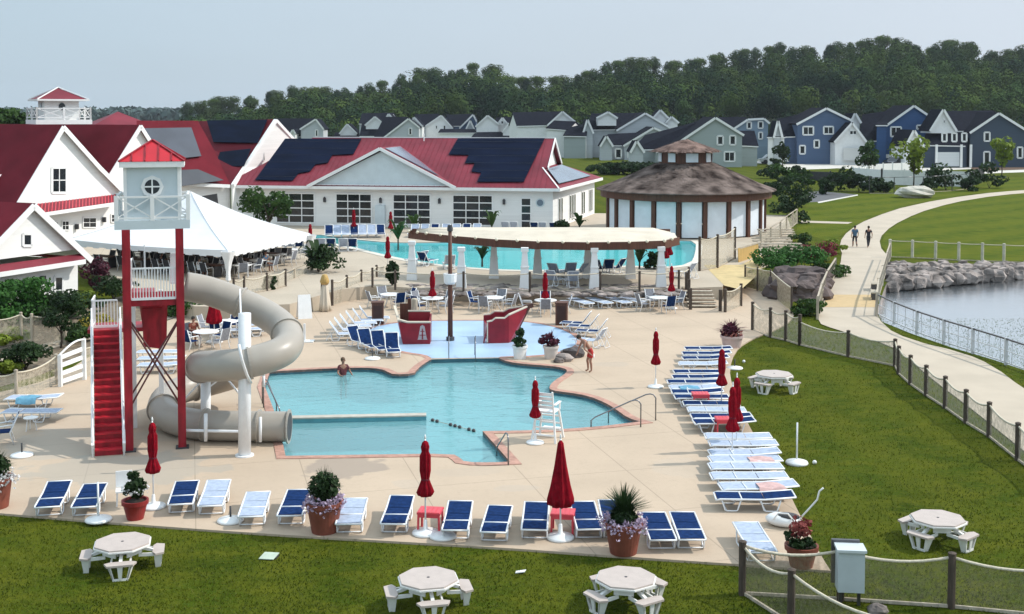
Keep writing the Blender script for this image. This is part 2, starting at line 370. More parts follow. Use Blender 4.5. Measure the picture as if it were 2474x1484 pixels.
grass_f = grassmat('meadow', (.048,.085,.005), (.068,.102,.006), (.120,.130,.011), s1=.08, s2=.8, stripes=(R(50), .06, .5))
grass_blade = leafmat('grass_blades', (.042,.072,.005), (.098,.115,.010), scale=.5, trans=.3)
def deckmat(name, col, stains):
    m = mat(name, col, .8, .07, .35, detail=6, spec=.25); nt = m.node_tree; N = nt.nodes; L = nt.links; b = N['Principled BSDF']
    base = b.inputs['Base Color'].links[0].from_socket; tc = N.new('ShaderNodeTexCoord')
    def darken(base, fac, col):
        x = N.new('ShaderNodeMixRGB'); L.new(fac, x.inputs['Fac']); L.new(base, x.inputs['Color1']); x.inputs['Color2'].default_value = (*col, 1); return x.outputs[0]
    n1 = N.new('ShaderNodeTexNoise'); n1.inputs['Scale'].default_value = 7; n1.inputs['Detail'].default_value = 8; L.new(tc.outputs['Object'], n1.inputs['Vector'])
    r = N.new('ShaderNodeMapRange'); r.inputs['From Min'].default_value = .5; r.inputs['From Max'].default_value = .75; r.inputs['To Max'].default_value = .22; L.new(n1.outputs['Fac'], r.inputs['Value'])
    base = darken(base, r.outputs[0], tuple(c*.72 for c in col))
    # saw-cut joints
    br = N.new('ShaderNodeTexBrick'); br.offset = 0; mp = N.new('ShaderNodeMapping'); mp.inputs['Rotation'].default_value = (0, 0, R(-15)); L.new(tc.outputs['Object'], mp.inputs['Vector'])
    br.inputs['Color1'].default_value = br.inputs['Color2'].default_value = (0,0,0,1); br.inputs['Mortar'].default_value = (1,1,1,1)
    br.inputs['Scale'].default_value = 1; br.inputs['Brick Width'].default_value = 3.2; br.inputs['Row Height'].default_value = 3.8; br.inputs['Mortar Size'].default_value = .018; br.inputs['Mortar Smooth'].default_value = .3
    L.new(mp.outputs[0], br.inputs['Vector']); mu = N.new('ShaderNodeMath'); mu.operation = 'MULTIPLY'; mu.inputs[1].default_value = .5; L.new(br.outputs['Color'], mu.inputs[0])
    base = darken(base, mu.outputs[0], tuple(c*.45 for c in col))
    for (x, y, rx, ry, amt, dcol) in stains:      # damp patches with ragged outlines
        mp = N.new('ShaderNodeMapping'); mp.vector_type = 'POINT'; mp.inputs['Location'].default_value = (-x/rx, -y/ry, 0); mp.inputs['Scale'].default_value = (1/rx, 1/ry, 0); L.new(tc.outputs['Object'], mp.inputs['Vector'])
        ln = N.new('ShaderNodeVectorMath'); ln.operation = 'LENGTH'; L.new(mp.outputs[0], ln.inputs[0])
        nn = N.new('ShaderNodeTexNoise'); nn.inputs['Scale'].default_value = 1.3; nn.inputs['Detail'].default_value = 4; L.new(tc.outputs['Object'], nn.inputs['Vector'])
        ad = N.new('ShaderNodeMath'); ad.operation = 'MULTIPLY_ADD'; ad.inputs[1].default_value = 1.3; L.new(nn.outputs['Fac'], ad.inputs[0]); L.new(ln.outputs['Value'], ad.inputs[2])
        r = N.new('ShaderNodeMapRange'); r.inputs['From Min'].default_value = 1.62; r.inputs['From Max'].default_value = 1.5; r.inputs['To Max'].default_value = amt; L.new(ad.outputs[0], r.inputs['Value'])
        base = darken(base, r.outputs[0], dcol)
    L.new(base, b.inputs['Base Color'])
    n2 = N.new('ShaderNodeTexNoise'); n2.inputs['Scale'].default_value = 40; L.new(tc.outputs['Object'], n2.inputs['Vector'])
    bp = N.new('ShaderNodeBump'); bp.inputs['Strength'].default_value = .15; bp.inputs['Distance'].default_value = .02; L.new(n2.outputs['Fac'], bp.inputs['Height']); L.new(bp.outputs[0], b.inputs['Normal'])
    return m
DZ = .06; TZ = .80
def st(u, v, rx, ry, a, c): p = P(u, v, DZ); return (p.x, p.y, rx, ry, a, c)
deck_m = deckmat('sandy_concrete', (.475,.372,.275), [st(835,1128,1.3,1.2,.75,(.30,.245,.20)), st(300,1135,3.0,2.0,.55,(.36,.33,.28)), st(160,1070,2.0,2.2,.45,(.38,.35,.30)), st(420,1050,1.6,.8,.4,(.38,.34,.28)), st(1480,880,.9,.6,.3,(.40,.34,.28)), st(1250,1180,.7,.35,.35,(.42,.36,.30)), st(980,1170,.5,.5,.3,(.42,.36,.30)), st(1640,1130,.8,1.3,.25,(.44,.38,.31)), st(1130,1140,1.2,.5,.3,(.42,.35,.28))])
upper_m = deckmat('upper_concrete', (.455,.385,.30), [])
path_m = mat('path_concrete', (.46,.39,.305), .85, .08, .5, bump=.1, bscale=20, detail=6)
coping_m = mat('brick_coping', (.42,.235,.18), .8, .22, 5, bump=.3, bscale=12)
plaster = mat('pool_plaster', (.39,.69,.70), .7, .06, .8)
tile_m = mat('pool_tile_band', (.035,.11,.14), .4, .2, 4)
pool_w = watermat('pool_water', (.66,.90,.93), gl=.9, rough=.06, ws=1.3, strength=.4, dist=.07, veil=.5, veilcol=(.25,.51,.545))
lake_w = watermat('lake_water', (.10,.14,.16), gl=2.2, rough=.18, ws=1.1, strength=.18, dist=.07, veil=.8, veilcol=(.34,.42,.47))
splash_m = mat('splash_pad_blue', (.36,.51,.68), .35, .14, .45, spec=.5, detail=5)
# ================================================================ outlines surveyed from the photo
deck_px = [(-160,1225),(0,1240),(300,1265),(600,1287),(900,1305),(1200,1322),(1500,1344),(1782,1363),(2007,1379),(1985,1345),(1930,1240),(1895,1165),(1850,1095),(1815,1040),(1790,985),(1768,930),(1762,890),(1775,850),(1800,828),(1838,810),(1868,800),(1920,770),(1912,745),(1815,690),(1745,690),(1680,706),(1300,706),(893,700),(803,742),(700,765),(600,752),(470,752),(360,790),(235,850),(130,915),(0,948),(-160,985)]
pool_px = [(652,899),(720,895),(800,891),(880,889),(920,892),(938,900),(950,906),(1000,904),(1008,893),(1022,881),(1042,869),(1120,867),(1205,866),(1225,875),(1270,881),(1330,885),(1362,890),(1372,897),(1362,907),(1340,920),(1326,935),(1330,944),(1370,949),(1420,957),(1465,975),(1495,995),(1515,1010),(1546,1020),(1430,1034),(1300,1041),(1166,1043),(1198,1078),(1232,1117),(1190,1119),(1122,1118),(1112,1108),(1092,1097),(900,1100),(690,1103),(672,1020),(640,935)]
splash_px = [(1042,866),(1030,858),(985,852),(940,842),(905,828),(885,808),(893,796),(925,785),(985,778),(1080,775),(1250,776),(1325,786),(1375,803),(1396,822),(1388,838),(1350,852),(1300,860),(1212,862),(1205,864)]
upper_pool_px = [(760,566),(820,576),(890,583),(935,587),(1000,588),(1200,585),(1640,582),(1682,584),(1680,615),(1668,640),(1600,648),(1500,642),(1440,650),(1290,655),(1190,652),(1080,643),(1010,633),(960,624),(900,610),(860,600),(800,588),(750,576)]
lake_px = [(2140,695),(2155,690),(2300,676),(2473,662),(2750,640),(3300,625),(3300,1100),(2750,1000),(2473,905),(2400,880),(2300,850),(2200,815),(2130,786),(2118,760)]
path_px = [(2473,940),(2400,884),(2330,853),(2200,822),(2135,790),(2112,745),(2122,700),(2150,625),(2122,592),(2133,562),(2180,531),(2250,503),(2350,480),(2473,466),(2700,452),(2700,446),(2473,459),(2350,470),(2200,495),(2100,528),(2050,556),(2025,590),(2038,620),(2010,680),(1985,740),(1970,778),(2020,797),(2165,838),(2200,872),(2250,915),(2330,975),(2400,1030),(2560,1160),(2850,1420),(3300,1900),(4200,2300),(3700,1650),(2900,1190),(2560,990)]
def inset(poly, d):
    n = len(poly); A = sum(poly[i][0]*poly[(i+1)%n][1]-poly[(i+1)%n][0]*poly[i][1] for i in range(n)); s = 1 if A > 0 else -1; out = []
    for i in range(n):
        p0, p1, p2 = (Vector(poly[(i-1)%n]), Vector(poly[i]), Vector(poly[(i+1)%n]))
        a = (p1-p0).normalized(); b = (p2-p1).normalized(); n1 = Vector((a.y,-a.x))*s; n2 = Vector((b.y,-b.x))*s
        m = (n1+n2); m = m / max(m.length, 1e-6); k = d / max(.6, m.dot(n1)); out.append((p1.x+m.x*k, p1.y+m.y*k))
    return out
def smooth(poly, keep=()):
    n = len(poly); out = []
    for i in range(n):
        p0, p1, p2 = poly[(i-1)%n], poly[i], poly[(i+1)%n]
        if i in keep: out.append(p1); continue
        out += [(p1[0]*.72+p0[0]*.28, p1[1]*.72+p0[1]*.28), (p1[0]*.72+p2[0]*.28, p1[1]*.72+p2[1]*.28)]
    return out
deck = smooth(poly_px(deck_px, DZ), keep=(0,1,8,7,25,26,27,30,31,36))
pool = smooth(poly_px(pool_px, DZ), keep=(0,10,11,12,27,30,32,38,40))
splash = smooth(poly_px(splash_px, DZ), keep=(0,18)); upool = smooth(poly_px(upper_pool_px, TZ)); lake = poly_px(lake_px, -.2); path = smooth(poly_px(path_px, .03))
G = lambda pts, z, name, m, holes=(), kind='structure': MB().sheet(pts, z, holes).build(name, m, kind=kind)
G([(-2500,-60),(2500,-60),(2500,3500),(-2500,3500)], 0, 'ground', grass_g, [lake, inset(pool, .2)])
# deck with real thickness
neck = (min(range(len(pool)), key=lambda i: (Vector(pool[i])-Vector(xy(P(1042,869,DZ)))).length), min(range(len(pool)), key=lambda i: (Vector(pool[i])-Vector(xy(P(1205,866,DZ)))).length))
pool_out = inset(pool, .24)
for i in range(neck[0]+1, neck[1]): pool_out[i] = pool[i]
pool_out[neck[0]] = pool[neck[0]]; pool_out[neck[1]] = pool[neck[1]]
dk = MB().sheet(deck, DZ, [pool_out]); dk.skirt(deck, -.1, DZ); dk.build('pool_deck', deck_m, kind='structure')
# coping: a ring of brick, open where the splash pad runs in
c = MB(); n = len(pool); cop_out = inset(pool, .30)
for i in range(n):
    j = (i+1) % n
    if neck[0] <= i < neck[1]: continue
    a, b_, c_, d = pool[i], pool[j], cop_out[j], cop_out[i]; z = DZ + .022
    c.add([(*a,z),(*b_,z),(*c_,z),(*d,z),(*a,z-.1),(*b_,z-.1),(*c_,DZ-.01),(*d,DZ-.01)], [(0,3,2,1),(0,1,5,4),(3,7,6,2)])
c.build('pool_coping', coping_m, kind='structure')
b = MB().sheet(pool, -1.15); b.skirt(pool, -1.15, -.16); b.build('pool_basin', plaster, kind='structure')
MB().skirt(pool, -.165, DZ+.01).build('pool_wall', tile_m, kind='structure')
G(inset(pool, .02), -.10, 'pool_water', pool_w)
G(splash, DZ + .008, 'splash_pad', splash_m)
ce = MB(); so = inset(splash, .28); n = len(splash)       # reddish edging round the splash pad
for i in range(n):
    j = (i+1) % n; mid = (Vector(splash[i]) + Vector(splash[j]))/2
    if i == n-1: continue
    ce.add([(*splash[i],DZ+.016),(*splash[j],DZ+.016),(*so[j],DZ+.012),(*so[i],DZ+.012)], [(0,1,2,3),(3,2,1,0)][:1])
ce.build('splash_pad_edging', coping_m, kind='structure')
# upper terrace
terr_px = [(1745,693),(1640,697),(1300,699),(1000,696),(905,690),(820,700),(700,735),(560,742),(470,740),(330,700),(230,640),(160,600),(400,520),(700,508),(1400,515),(1900,520),(1915,560),(1870,610),(1800,640),(1758,670)]
terr = poly_px(terr_px, TZ)
t = MB().sheet(terr, TZ, [upool]); t.skirt(terr, -.05, TZ); t.build('upper_terrace', upper_m, kind='structure')
b = MB().sheet(upool, .12); b.skirt(upool, .12, TZ+.005); b.build('upper_pool_basin', plaster, kind='structure')
G(inset(upool, .02), TZ - .09, 'upper_pool_water', watermat('upper_pool_water', (.55,.92,.92), gl=.7, rough=.08, ws=1.0, strength=.3, veil=.3, veilcol=(.14,.60,.62)))
c = MB(); uo = inset(upool, .5)
for i in range(len(upool)):
    j = (i+1) % len(upool); c.add([(*upool[i],TZ+.05),(*upool[j],TZ+.05),(*uo[j],TZ+.02),(*uo[i],TZ+.02)], [(0,1,2,3)])
c.build('upper_pool_coping', mat('pale_coping', (.62,.58,.50), .8, .1, 2), kind='structure')
# path, lake, far lawns, roads
G(path, .035, 'lakeside_path', path_m)
G(poly_px([(1935,538),(2048,541),(2060,537),(1935,533)], .03), .03, 'side_path', path_m)
G(lake, -.55, 'lake', lake_w); MB().skirt(lake, -2, .0).build('lake_bank', stone, kind='structure')
G(poly_px([(1925,485),(1925,560),(2010,585),(2050,555),(2100,527),(2200,494),(2350,469),(2700,443),(2700,425),(2400,430),(2150,462)], .012), .012, 'far_lawn', grass_f)
G(poly_px([(2128,592),(2140,562),(2185,531),(2255,503),(2350,481),(2473,467),(2700,453),(2900,520),(2900,640),(2473,632),(2155,624)], .012), .012, 'lakeside_lawn', grass_f)
G(poly_px([(1700,385),(1960,404),(2030,407),(2130,412),(2090,402),(1960,397),(1850,390)], .02), .02, 'driveway', pave)
G(poly_px([(1935,466),(1980,462),(2070,470),(1975,488),(1930,490)], .02), .02, 'parking_road', asphalt)
G(poly_px([(1975,488),(2072,470),(2073,472.5),(1978,491)], .025), .025, 'kerb', pave)
G(poly_px([(2330,415),(2480,410),(2700,405),(2700,409),(2480,416),(2335,421)], .02), .02, 'far_road', pave)
# planting bed and mulch left of the pool fence
G(poly_px([(-120,930),(0,935),(100,905),(240,845),(360,785),(470,748),(330,705),(200,742),(-120,800)], .015), .015, 'planting_bed', mat('mulch', (.11,.075,.05), .95, .35, 3, bump=.5, bscale=10, col2=(.2,.16,.11)))
G(poly_px([(0,905),(60,862),(150,835),(330,795),(430,765),(400,760),(180,815),(40,845),(-40,880)], .03), .03, 'garden_path', path_m)
# ================================================================ loungers
def make_lounger(fab, back=0.0, ):
    """frame along +y (head at +y), origin on the ground at its middle; back = lift of the head section in radians"""
    t = thing('sun_lounger', '', 'sun lounger'); hw, z = .33, .35; hy = .22
    f = MB(); yb = hy + .78*math.cos(back); zb = z + .78*math.sin(back)
    for s in (-1, 1):
        f.tube([(s*hw, -1.0, z-.03), (s*hw, -.9, z), (s*hw, hy, z), (s*hw, yb, zb)], .026, 6)
    f.tube([(-hw,-1.0,z-.03),(hw,-1.0,z-.03)], .024, 6); f.tube([(-hw,yb,zb),(hw,yb,zb)], .024, 6); f.tube([(-hw,-.36,z+.012),(hw,-.36,z+.012)], .02, 6)
    f.build('frame', wpipe, t, smooth=True)
    s1 = MB(); s1.box((0,-.67,z-.002), (2*hw-.05,.60,.014)); s1.box((0,(hy-.34)/2,z-.004), (2*hw-.05,hy+.34-.02,.014)); s1.build('seat', fab, t)
    s2 = MB(); d = Vector((0,math.cos(back),math.sin(back))); c0 = Vector((0,hy+.01,z)); s2.bar(c0, c0+d*.75, 2*hw-.05, .014); s2.build('backrest', fab, t)
    for y0, y1 in ((-.86,-.38), (.12,.62)):
        l = MB()
        for s in (-1, 1): l.tube([(s*(hw-.02), y0, z-.02),(s*(hw-.01), y0+.08, .05),(s*(hw-.01), y0+.12, .025),(s*(hw-.01), y1-.12, .025),(s*(hw-.01), y1-.08, .05),(s*(hw-.02), y1, z-.02)], .021, 6)
        l.tube([(-hw+.01,y0+.12,.03),(hw-.01,y0+.12,.03)], .018, 6); l.build('leg', wpipe, t, smooth=True)
    if back > .2:
        b = MB()
        for s in (-1, 1): b.bar((s*(hw-.05), hy+.45*math.cos(back), z+.45*math.sin(back)), (s*(hw-.05), hy+.62, .04), .02)
        b.bar((-hw+.05,hy+.62,.05),(hw-.05,hy+.62,.05),.02); b.build('back_prop', wpipe, t)
    return t
GL = 'sun loungers round the pool'

class Mix:
    def __init__(s, ps): s.ps = ps; s.i = 0
    def __call__(s, *a): s.i += 1; return s.ps[(s.i*7//3) % len(s.ps)](*a)
LN = Mix([Proto(make_lounger(navy, b)) for b in (.05,.0,.10)]); LL = Mix([Proto(make_lounger(lightsling, b)) for b in (.04,.0,.09)]); RN = Proto(make_lounger(navy, .95)); RL = Proto(make_lounger(lightsling, .95))
def yaw2(a, b): return math.atan2(-(b.x-a.x), b.y-a.y)
front = [('n',(115,1227),(141,1176),'pushed furthest left along the lawn edge'),('n',(203,1227),(227,1177),'left of the red pot with dark plant'),('n',(436,1220),(450,1172),'right of the left umbrella with disc base'),
 ('l',(508,1224),(526,1175),'between a navy lounger and a loose umbrella base'),('l',(606,1250),(622,1197),'right of the bare umbrella base on the deck edge'),('n',(700,1248),(718,1200),'tucked against the tall grass planter on its left'),
 ('l',(842,1268),(856,1215),'close right of the tall grass planter with lilac flowers'),('n',(950,1268),(967,1218),'left of a red side table and umbrella'),('n',(1099,1283),(1110,1231),'right of the first red side table'),
 ('n',(1192,1288),(1206,1233),'midway between the two red side tables'),('n',(1291,1282),(1296,1228),'left of the loose open-skirted umbrella'),('n',(1425,1281),(1410,1229),'right of the second red side table'),
 ('n',(1492,1280),(1478,1228),'half hidden behind the spiky planter'),('n',(1602,1307),(1582,1253),'right of the spiky planter with lilac flowers'),('n',(1673,1306),(1652,1250),'at the right end of the lawn-edge row'),('l',(1845,1337),(1812,1283),'alone behind the rope fence post at the deck corner')]
for k, a, b, tx in front:
    pa = P(*a, .36); pb = P(*b, .40); yw = yaw2(pa, pb); m = pa + (pb-pa).normalized() * .98
    (LN if k == 'n' else LL)((m.x, m.y, DZ), yw, ('navy' if k == 'n' else 'pale blue') + ' sling lounger ' + tx, GL)
side = [('n',1655,1767,843),('n',1649,1765,855),('n',1649,1760,866),('l',1640,1756,880),('n',1628,1742,899),('n',1625,1746,912),('n',1613,1746,924),('l',1618,1746,937),('n',1623,1746,948),('n',1630,1760,960),('n',1651,1785,976),('l',1662,1800,991),('n',1670,1815,1007),('n',1676,1822,1020),
 ('l',1704,1861,1056),('l',1714,1876,1073),('l',1714,1882,1095),('l',1714,1886,1110),('l',1714,1889,1128),('l',1718,1900,1152),('l',1739,1924,1176),('n',1728,1917,1201)]
cnt = {'n':0,'l':0}
for i, (k, u0, u1, v) in enumerate(side):
    a = P(u0, v, .38); b = P(u1, v, .38); m = (a+b)/2; nm = 'navy' if k == 'n' else 'pale blue'; cnt[k] += 1
    if i == 21: lab = 'navy sling lounger nearest the camera in the column beside the right lawn'
    else: lab = '%s %s lounger from the far end of the column beside the right lawn' % (ORD[cnt[k]-1], nm)
    (LN if k == 'n' else LL)((m.x, m.y, DZ), -PI/2 + random.uniform(-.05,.05), lab, GL, (1, min(1.2, (b-a).length/2.0), 1))
for (u0,u1,v,tx) in ((22,142,962,'farther of the two pale loungers below the left gate'),(12,140,995,'nearer of the two pale loungers below the left gate')):
    a = P(u0,v,.38); b = P(u1,v,.38); m = (a+b)/2; LL((m.x,m.y,DZ), -PI/2, tx, GL)
towel_p = mat('pink_towel',(.55,.36,.34),.95,.15,8); towel_b = mat('sea_blue_towel',(.12,.30,.42),.95,.2,8)
for u,v,z_,m_,tx in ((1862,1176,.41,towel_p,'pinkish towel over the head end of a pale lounger'),(1838,1112,.40,towel_p,'faded pink towel lying on the pale lounger column'),(1665,938,.40,towel_b,'sea blue towel on a far lounger of the column'),(70,962,.41,towel_b,'sea blue towel on the farther pale lounger below the gate')):
    p = P(u,v,z_); o = MB(); n_ = 8; vs = []; fs = []
    for i in range(n_+1):
        for j in range(n_+1): x_ = (i/n_-.5)*.75; y_ = (j/n_-.5)*.78; dr = max(0,abs(y_)-.30)*2.2; vs.append((p.x+x_, p.y+y_*.92, z_+DZ-.015+.018*math.sin(x_*9+y_*5)-dr))
    for i in range(n_):
        for j in range(n_): fs.append((i*(n_+1)+j,(i+1)*(n_+1)+j,(i+1)*(n_+1)+j+1,i*(n_+1)+j+1))
    o.add(vs,fs); tag(o.build('towel', m_, smooth=True), tx, 'towel', 'towels on loungers')
# reclined chairs round the splash pad
for i,(u,v,k) in enumerate([(828,822,'l'),(839,812,'l'),(852,803,'l'),(866,795,'l'),(882,788,'l'),(898,782,'l')]):
    p = P(u,v,DZ); RL((p.x,p.y,DZ), PI/2+.15, 'white and pale upright lounger, %s from the front in the arc left of splash pad' % ORD[i], GL, .92)
for i,(u,v) in enumerate([(868,838),(890,846),(918,851),(948,857)]):
    p = P(u,v,DZ); RN((p.x,p.y,DZ), R(40+i*-10), 'navy upright lounger, %s from the left at the lower left rim of splash pad' % ORD[i], GL, .92)
for i,(u,v) in enumerate([(1398,795),(1416,803),(1436,815)]):
    p = P(u,v,DZ); RN((p.x,p.y,DZ), -PI/2-.25, 'navy upright lounger, %s from the back in the arc right of splash pad' % ORD[i], GL, .92)
p = P(1432,838,DZ); RL((p.x,p.y,DZ), -PI/2-.5, 'white upright lounger behind the bending person in red shorts', GL, .92)
for i,(u,v) in enumerate([(1402,742),(1447,741),(1492,740),(1528,738)]):
    p = P(u,v,DZ); LL((p.x,p.y,DZ), R(28), 'pale lounger, %s from the left below the pergola wall' % ORD[i], GL)
# under the slide
for i,(u,v) in enumerate([(385,868),(390,884),(392,900)]):
    p = P(u,v,DZ); LL((p.x,p.y,DZ), -PI/2+.05, 'pale lounger seen through the red cross bracing, %s from the back' % ORD[i], GL)
for i,(u,v) in enumerate([(575,792),(600,812),(620,800)]):
    p = P(u,v,DZ); LL((p.x,p.y,DZ), R(-75), 'pale lounger behind the white slide pillar, %s of three' % ORD[i], GL)
# terrace loungers
for i,u in enumerate([655,678,700,724,752,776,800,830,852]):
    p = P(u,606,TZ); k = (RN if i in (0,3,6,8) else RL); k((p.x,p.y,TZ), PI+R(6), '%s upright lounger, %s from the left beyond the white tent' % ('navy' if i in (0,3,6,8) else 'pale', ORD[i]), GL)
for i,u in enumerate([795,815,835,856,876,898,920,1000,1024,1048,1075,1100,1125,1150]):
    p = P(u,574-(u-795)*.01,TZ); k = (RN if i%3==0 else RL); k((p.x,p.y,TZ), R(-8)+(.3 if i<7 else 0), '%s upright lounger, %s from the left in front of the garage doors' % ('navy' if i%3==0 else 'pale', ORD[i]), GL)
for i,(u,v,n) in enumerate([(1222,562,0),(1243,562,0),(1292,563,1),(1312,563,0),(1338,564,1)]):
    p = P(u,v,TZ); k = RN if n else RL; k((p.x,p.y,TZ), R(172), '%s upright lounger, %s from the left by the plain door' % ('navy' if n else 'pale', ORD[i]), GL)
for i,(u,v,n) in enumerate([(1448,662,1),(1466,661,1),(1486,660,1),(1345,672,0),(1375,670,0),(1395,672,0),(1340,690,0),(1380,692,0),(1010,640,0),(1030,642,1),(1085,650,0),(1655,672,0)]):
    p = P(u,v,TZ); k = RN if n else RL; k((p.x,p.y,TZ), R(150+40*(i%3)), '%s upright lounger, %s counted along the upper pool edge under the pergola' % ('navy' if n else 'pale', ORD[i]), GL)
# ================================================================ umbrellas
def make_umbrella(h=2.5, zb=1.02, loose=False, base=True, m=umbred, label='red closed umbrella'):
    t = thing('patio_umbrella', label, 'umbrella'); n = 32
    MB().tube([(0,0,.05),(0,0,h+.02)], .022, 8).build('pole', wpipe, t, smooth=True)
    s = MB(); H = h - .03 - zb
    if loose: prof = [(.02,H,.0),(.07,H*.95,.1),(.085,H*.86,.14),(.14,H*.6,.16),(.22,H*.3,.18),(.29,H*.1,.20),(.27,.02,.30),(.12,-.05,.4),(.03,-.02,.1)]
    else: prof = [(.02,H,.0),(.075,H*.96,.1),(.10,H*.88,.16),(.085,H*.80,.14),(.125,H*.72,.18),(.125,H*.45,.2),(.095,H*.29,.16),(.12,H*.22,.22),(.19,H*.06,.26),(.15,.0,.3),(.05,-.04,.3)]
    s.lathe([(r, z, f) for r, z, f in prof], n, (0,0,zb), fold=8); c = s.build('canopy', m, t, smooth=True)
    if not loose: MB().lathe([(.105,0),(.112,.02),(.105,.05)], 16, (0,0,zb+H*.275)).build('tie_strap', umbdark, c)
    MB().lathe([(.018,0),(.03,.03),(.022,.09),(.004,.13)], 10, (0,0,h)).build('finial', plastic, t, smooth=True)
    if base: MB().lathe([(.34,0),(.36,.03),(.33,.07),(.12,.11),(.06,.14),(.045,.36),(.03,.38)], 24).build('base', plastic, t, smooth=True)
    return t
GU = 'closed red umbrellas'
UA = Proto(make_umbrella()); UB = Proto(make_umbrella(2.55, .86, True)); UC_ = Proto(make_umbrella(2.3, .85, False, False))
for i,(u,v,s,tx,k) in enumerate([(371,1226,.97,'red closed umbrella on white disc base right of the red pot','a'),(1028,1290,1.0,'red closed umbrella in front of the left red side table','a'),(1354,1301,1.02,'red umbrella loosely furled with wide skirt by the right red table','b'),
   (1293,1071,.86,'red closed umbrella beside the lifeguard chair','a'),(1584,936,.92,'red closed umbrella standing alone on the bare deck','a'),(1743,992,.93,'red closed umbrella rising behind the far loungers of the column','a'),(1779,1090,.98,'taller red umbrella in back of the overlapping pair by the lawn','a'),(1769,1116,.97,'red umbrella in front of the overlapping pair by the lawn','a'),
   (518,828,1.12,'bright red bulky umbrella seen below the slide tube','b'),(1622,746,.98,'red closed umbrella beside the right patio table at the steps','a')]):
    p = P(u,v,DZ); (UA if k=='a' else UB)((p.x,p.y,DZ), random.uniform(0,.7), tx, GU, s)
tables = [(945,742),(1045,752),(1190,750),(1318,757),(1595,750)]
for j,(u,v,s,tx) in enumerate([(1045,752,1.0,'red closed umbrella through the patio table left of the mast'),(1317,757,1.0,'red closed umbrella through the patio table right of the mast')]):
    p = P(u,v,DZ); UC_((p.x,p.y,DZ), .2*j, tx, GU, s)
for (u,v,s,tx) in [(937,655,1.0,'red closed umbrella left of the pergola on the terrace'),(1609,655,1.0,'right one of two red umbrellas in front of the pergola end'),(1618,648,1.05,'left-leaning red umbrella of the two at the pergola right end'),(750,612,.95,'red closed umbrella right of the white tent'),(944,578,1.0,'dark red umbrella beside the third garage door'),(855,572,1.0,'red umbrella seen before the second garage door')]:
    p = P(u,v,TZ); UC_((p.x,p.y,TZ), .3, tx, GU, s)
def make_base(pole, label):
    t = thing('umbrella_base', label, 'umbrella base'); MB().lathe([(.34,0),(.36,.03),(.33,.07),(.12,.11),(.06,.13)], 24).build('disc', plastic, t, smooth=True)
    MB().tube([(0,0,.1),(0,0,pole)], .028, 8).build('pole', wpipe if pole > .6 else darkgrey, t, smooth=True); return t
B1 = Proto(make_base(.42, 'x')); B2 = Proto(make_base(1.05, 'x'))
for (u,v,k,tx) in [(238,1258,2,'white umbrella base without canopy on the lawn edge, leftmost'),(557,1260,1,'white umbrella base with short dark stub beside a pale lounger'),(53,1102,1,'white umbrella base at the far left deck'),(1775,888,1,'white disc base on grass beyond the lounger column'),(1070,1298,1,'greyish low base beside the umbrella and red table'),(900,868,1,'low base with stub behind the swimmer')]:
    p = P(u,v,DZ); (B1 if k==1 else B2)((p.x,p.y,DZ if u not in (1775,) else .0), 0, tx, 'umbrella bases without canopies')
p = P(1925,1121,0); B2((p.x,p.y,0), 0, 'white umbrella base with bare pole standing on the right lawn', 'umbrella bases without canopies', (1,1,1.25))
# ================================================================ red side tables
def make_side_table():
    t = thing('side_table', '', 'side table'); m = MB(); m.box((0,0,.52),(.62,.55,.05))
    for k in range(5): m.box((-.24+k*.12,0,.549),(.10,.5,.012))
    m.build('tabletop', pinkred, t)
    for sx in (-1,1):
        for sy in (-1,1): MB().bar((sx*.28,sy*.24,0),(sx*.27,sy*.23,.495),.06,.05).build('leg', pinkred, t)
    a = MB(); a.box((0,.25,.45),(.52,.02,.08)); a.box((0,-.25,.45),(.52,.02,.08)); a.box((.26,0,.45),(.02,.5,.08)); a.box((-.26,0,.45),(.02,.5,.08)); a.build('apron', pinkred, t)
    return t
ST = Proto(make_side_table())
for (u,v,tx) in [(1040,1281,'red plastic side table left of the mid row loungers'),(1360,1285,'red plastic side table behind the loose-skirted umbrella'),(1692,985,'red side table among the far navy loungers'),(1750,1048,'red side table beside the overlapping umbrella pair')]:
    p = P(u,v,DZ); ST((p.x,p.y,DZ), R(-8) if v > 1100 else 0, tx, 'red side tables')
t = thing('small_chair','small white plastic chair tucked behind the red potted plant','chair', tuple(P(300,1218,DZ)), .3)
a = MB(); a.box((0,0,.40),(.44,.42,.04)); a.build('seat', plastic, t); a = MB(); a.box((0,.22,.66),(.44,.04,.45)); a.build('backrest', plastic, t)
for sx in (-1,1):
    for sy in (-1,1): MB().bar((sx*.19,sy*.18,0),(sx*.18,sy*.17,.38),.045).build('leg', plastic, t)
# ================================================================ patio sets
def make_patio_table():
    t = thing('patio_table', '', 'table'); MB().lathe([(.60,.70),(.62,.715),(.62,.735),(.60,.745)], 28).build('tabletop', plastic, t, smooth=False)
    for k in range(4):
        a = PI/4 + k*PI/2; MB().tube([(.5*math.cos(a),.5*math.sin(a),0),(.3*math.cos(a),.3*math.sin(a),.4),(.42*math.cos(a),.42*math.sin(a),.70)], .025, 6).build('leg', wpipe, t, smooth=True)
    return t
def make_patio_chair(fab):
    t = thing('patio_chair', '', 'chair'); a = MB(); a.box((0,0,.43),(.50,.48,.03)); a.build('seat', fab, t)
    a = MB(); a.bar((0,.25,.44),(0,.42,1.0),.50,.02); a.build('backrest', fab, t)
    for s in (-1,1):
        l = MB(); l.tube([(s*.27,-.28,0),(s*.27,-.26,.62),(s*.27,-.22,.66),(s*.27,.20,.66),(s*.27,.31,.66)], .022, 6); l.tube([(s*.27,.34,0),(s*.27,.22,.40),(s*.27,.43,1.02)], .022, 6); l.build('side_frame', wpipe, t, smooth=True)
    return t
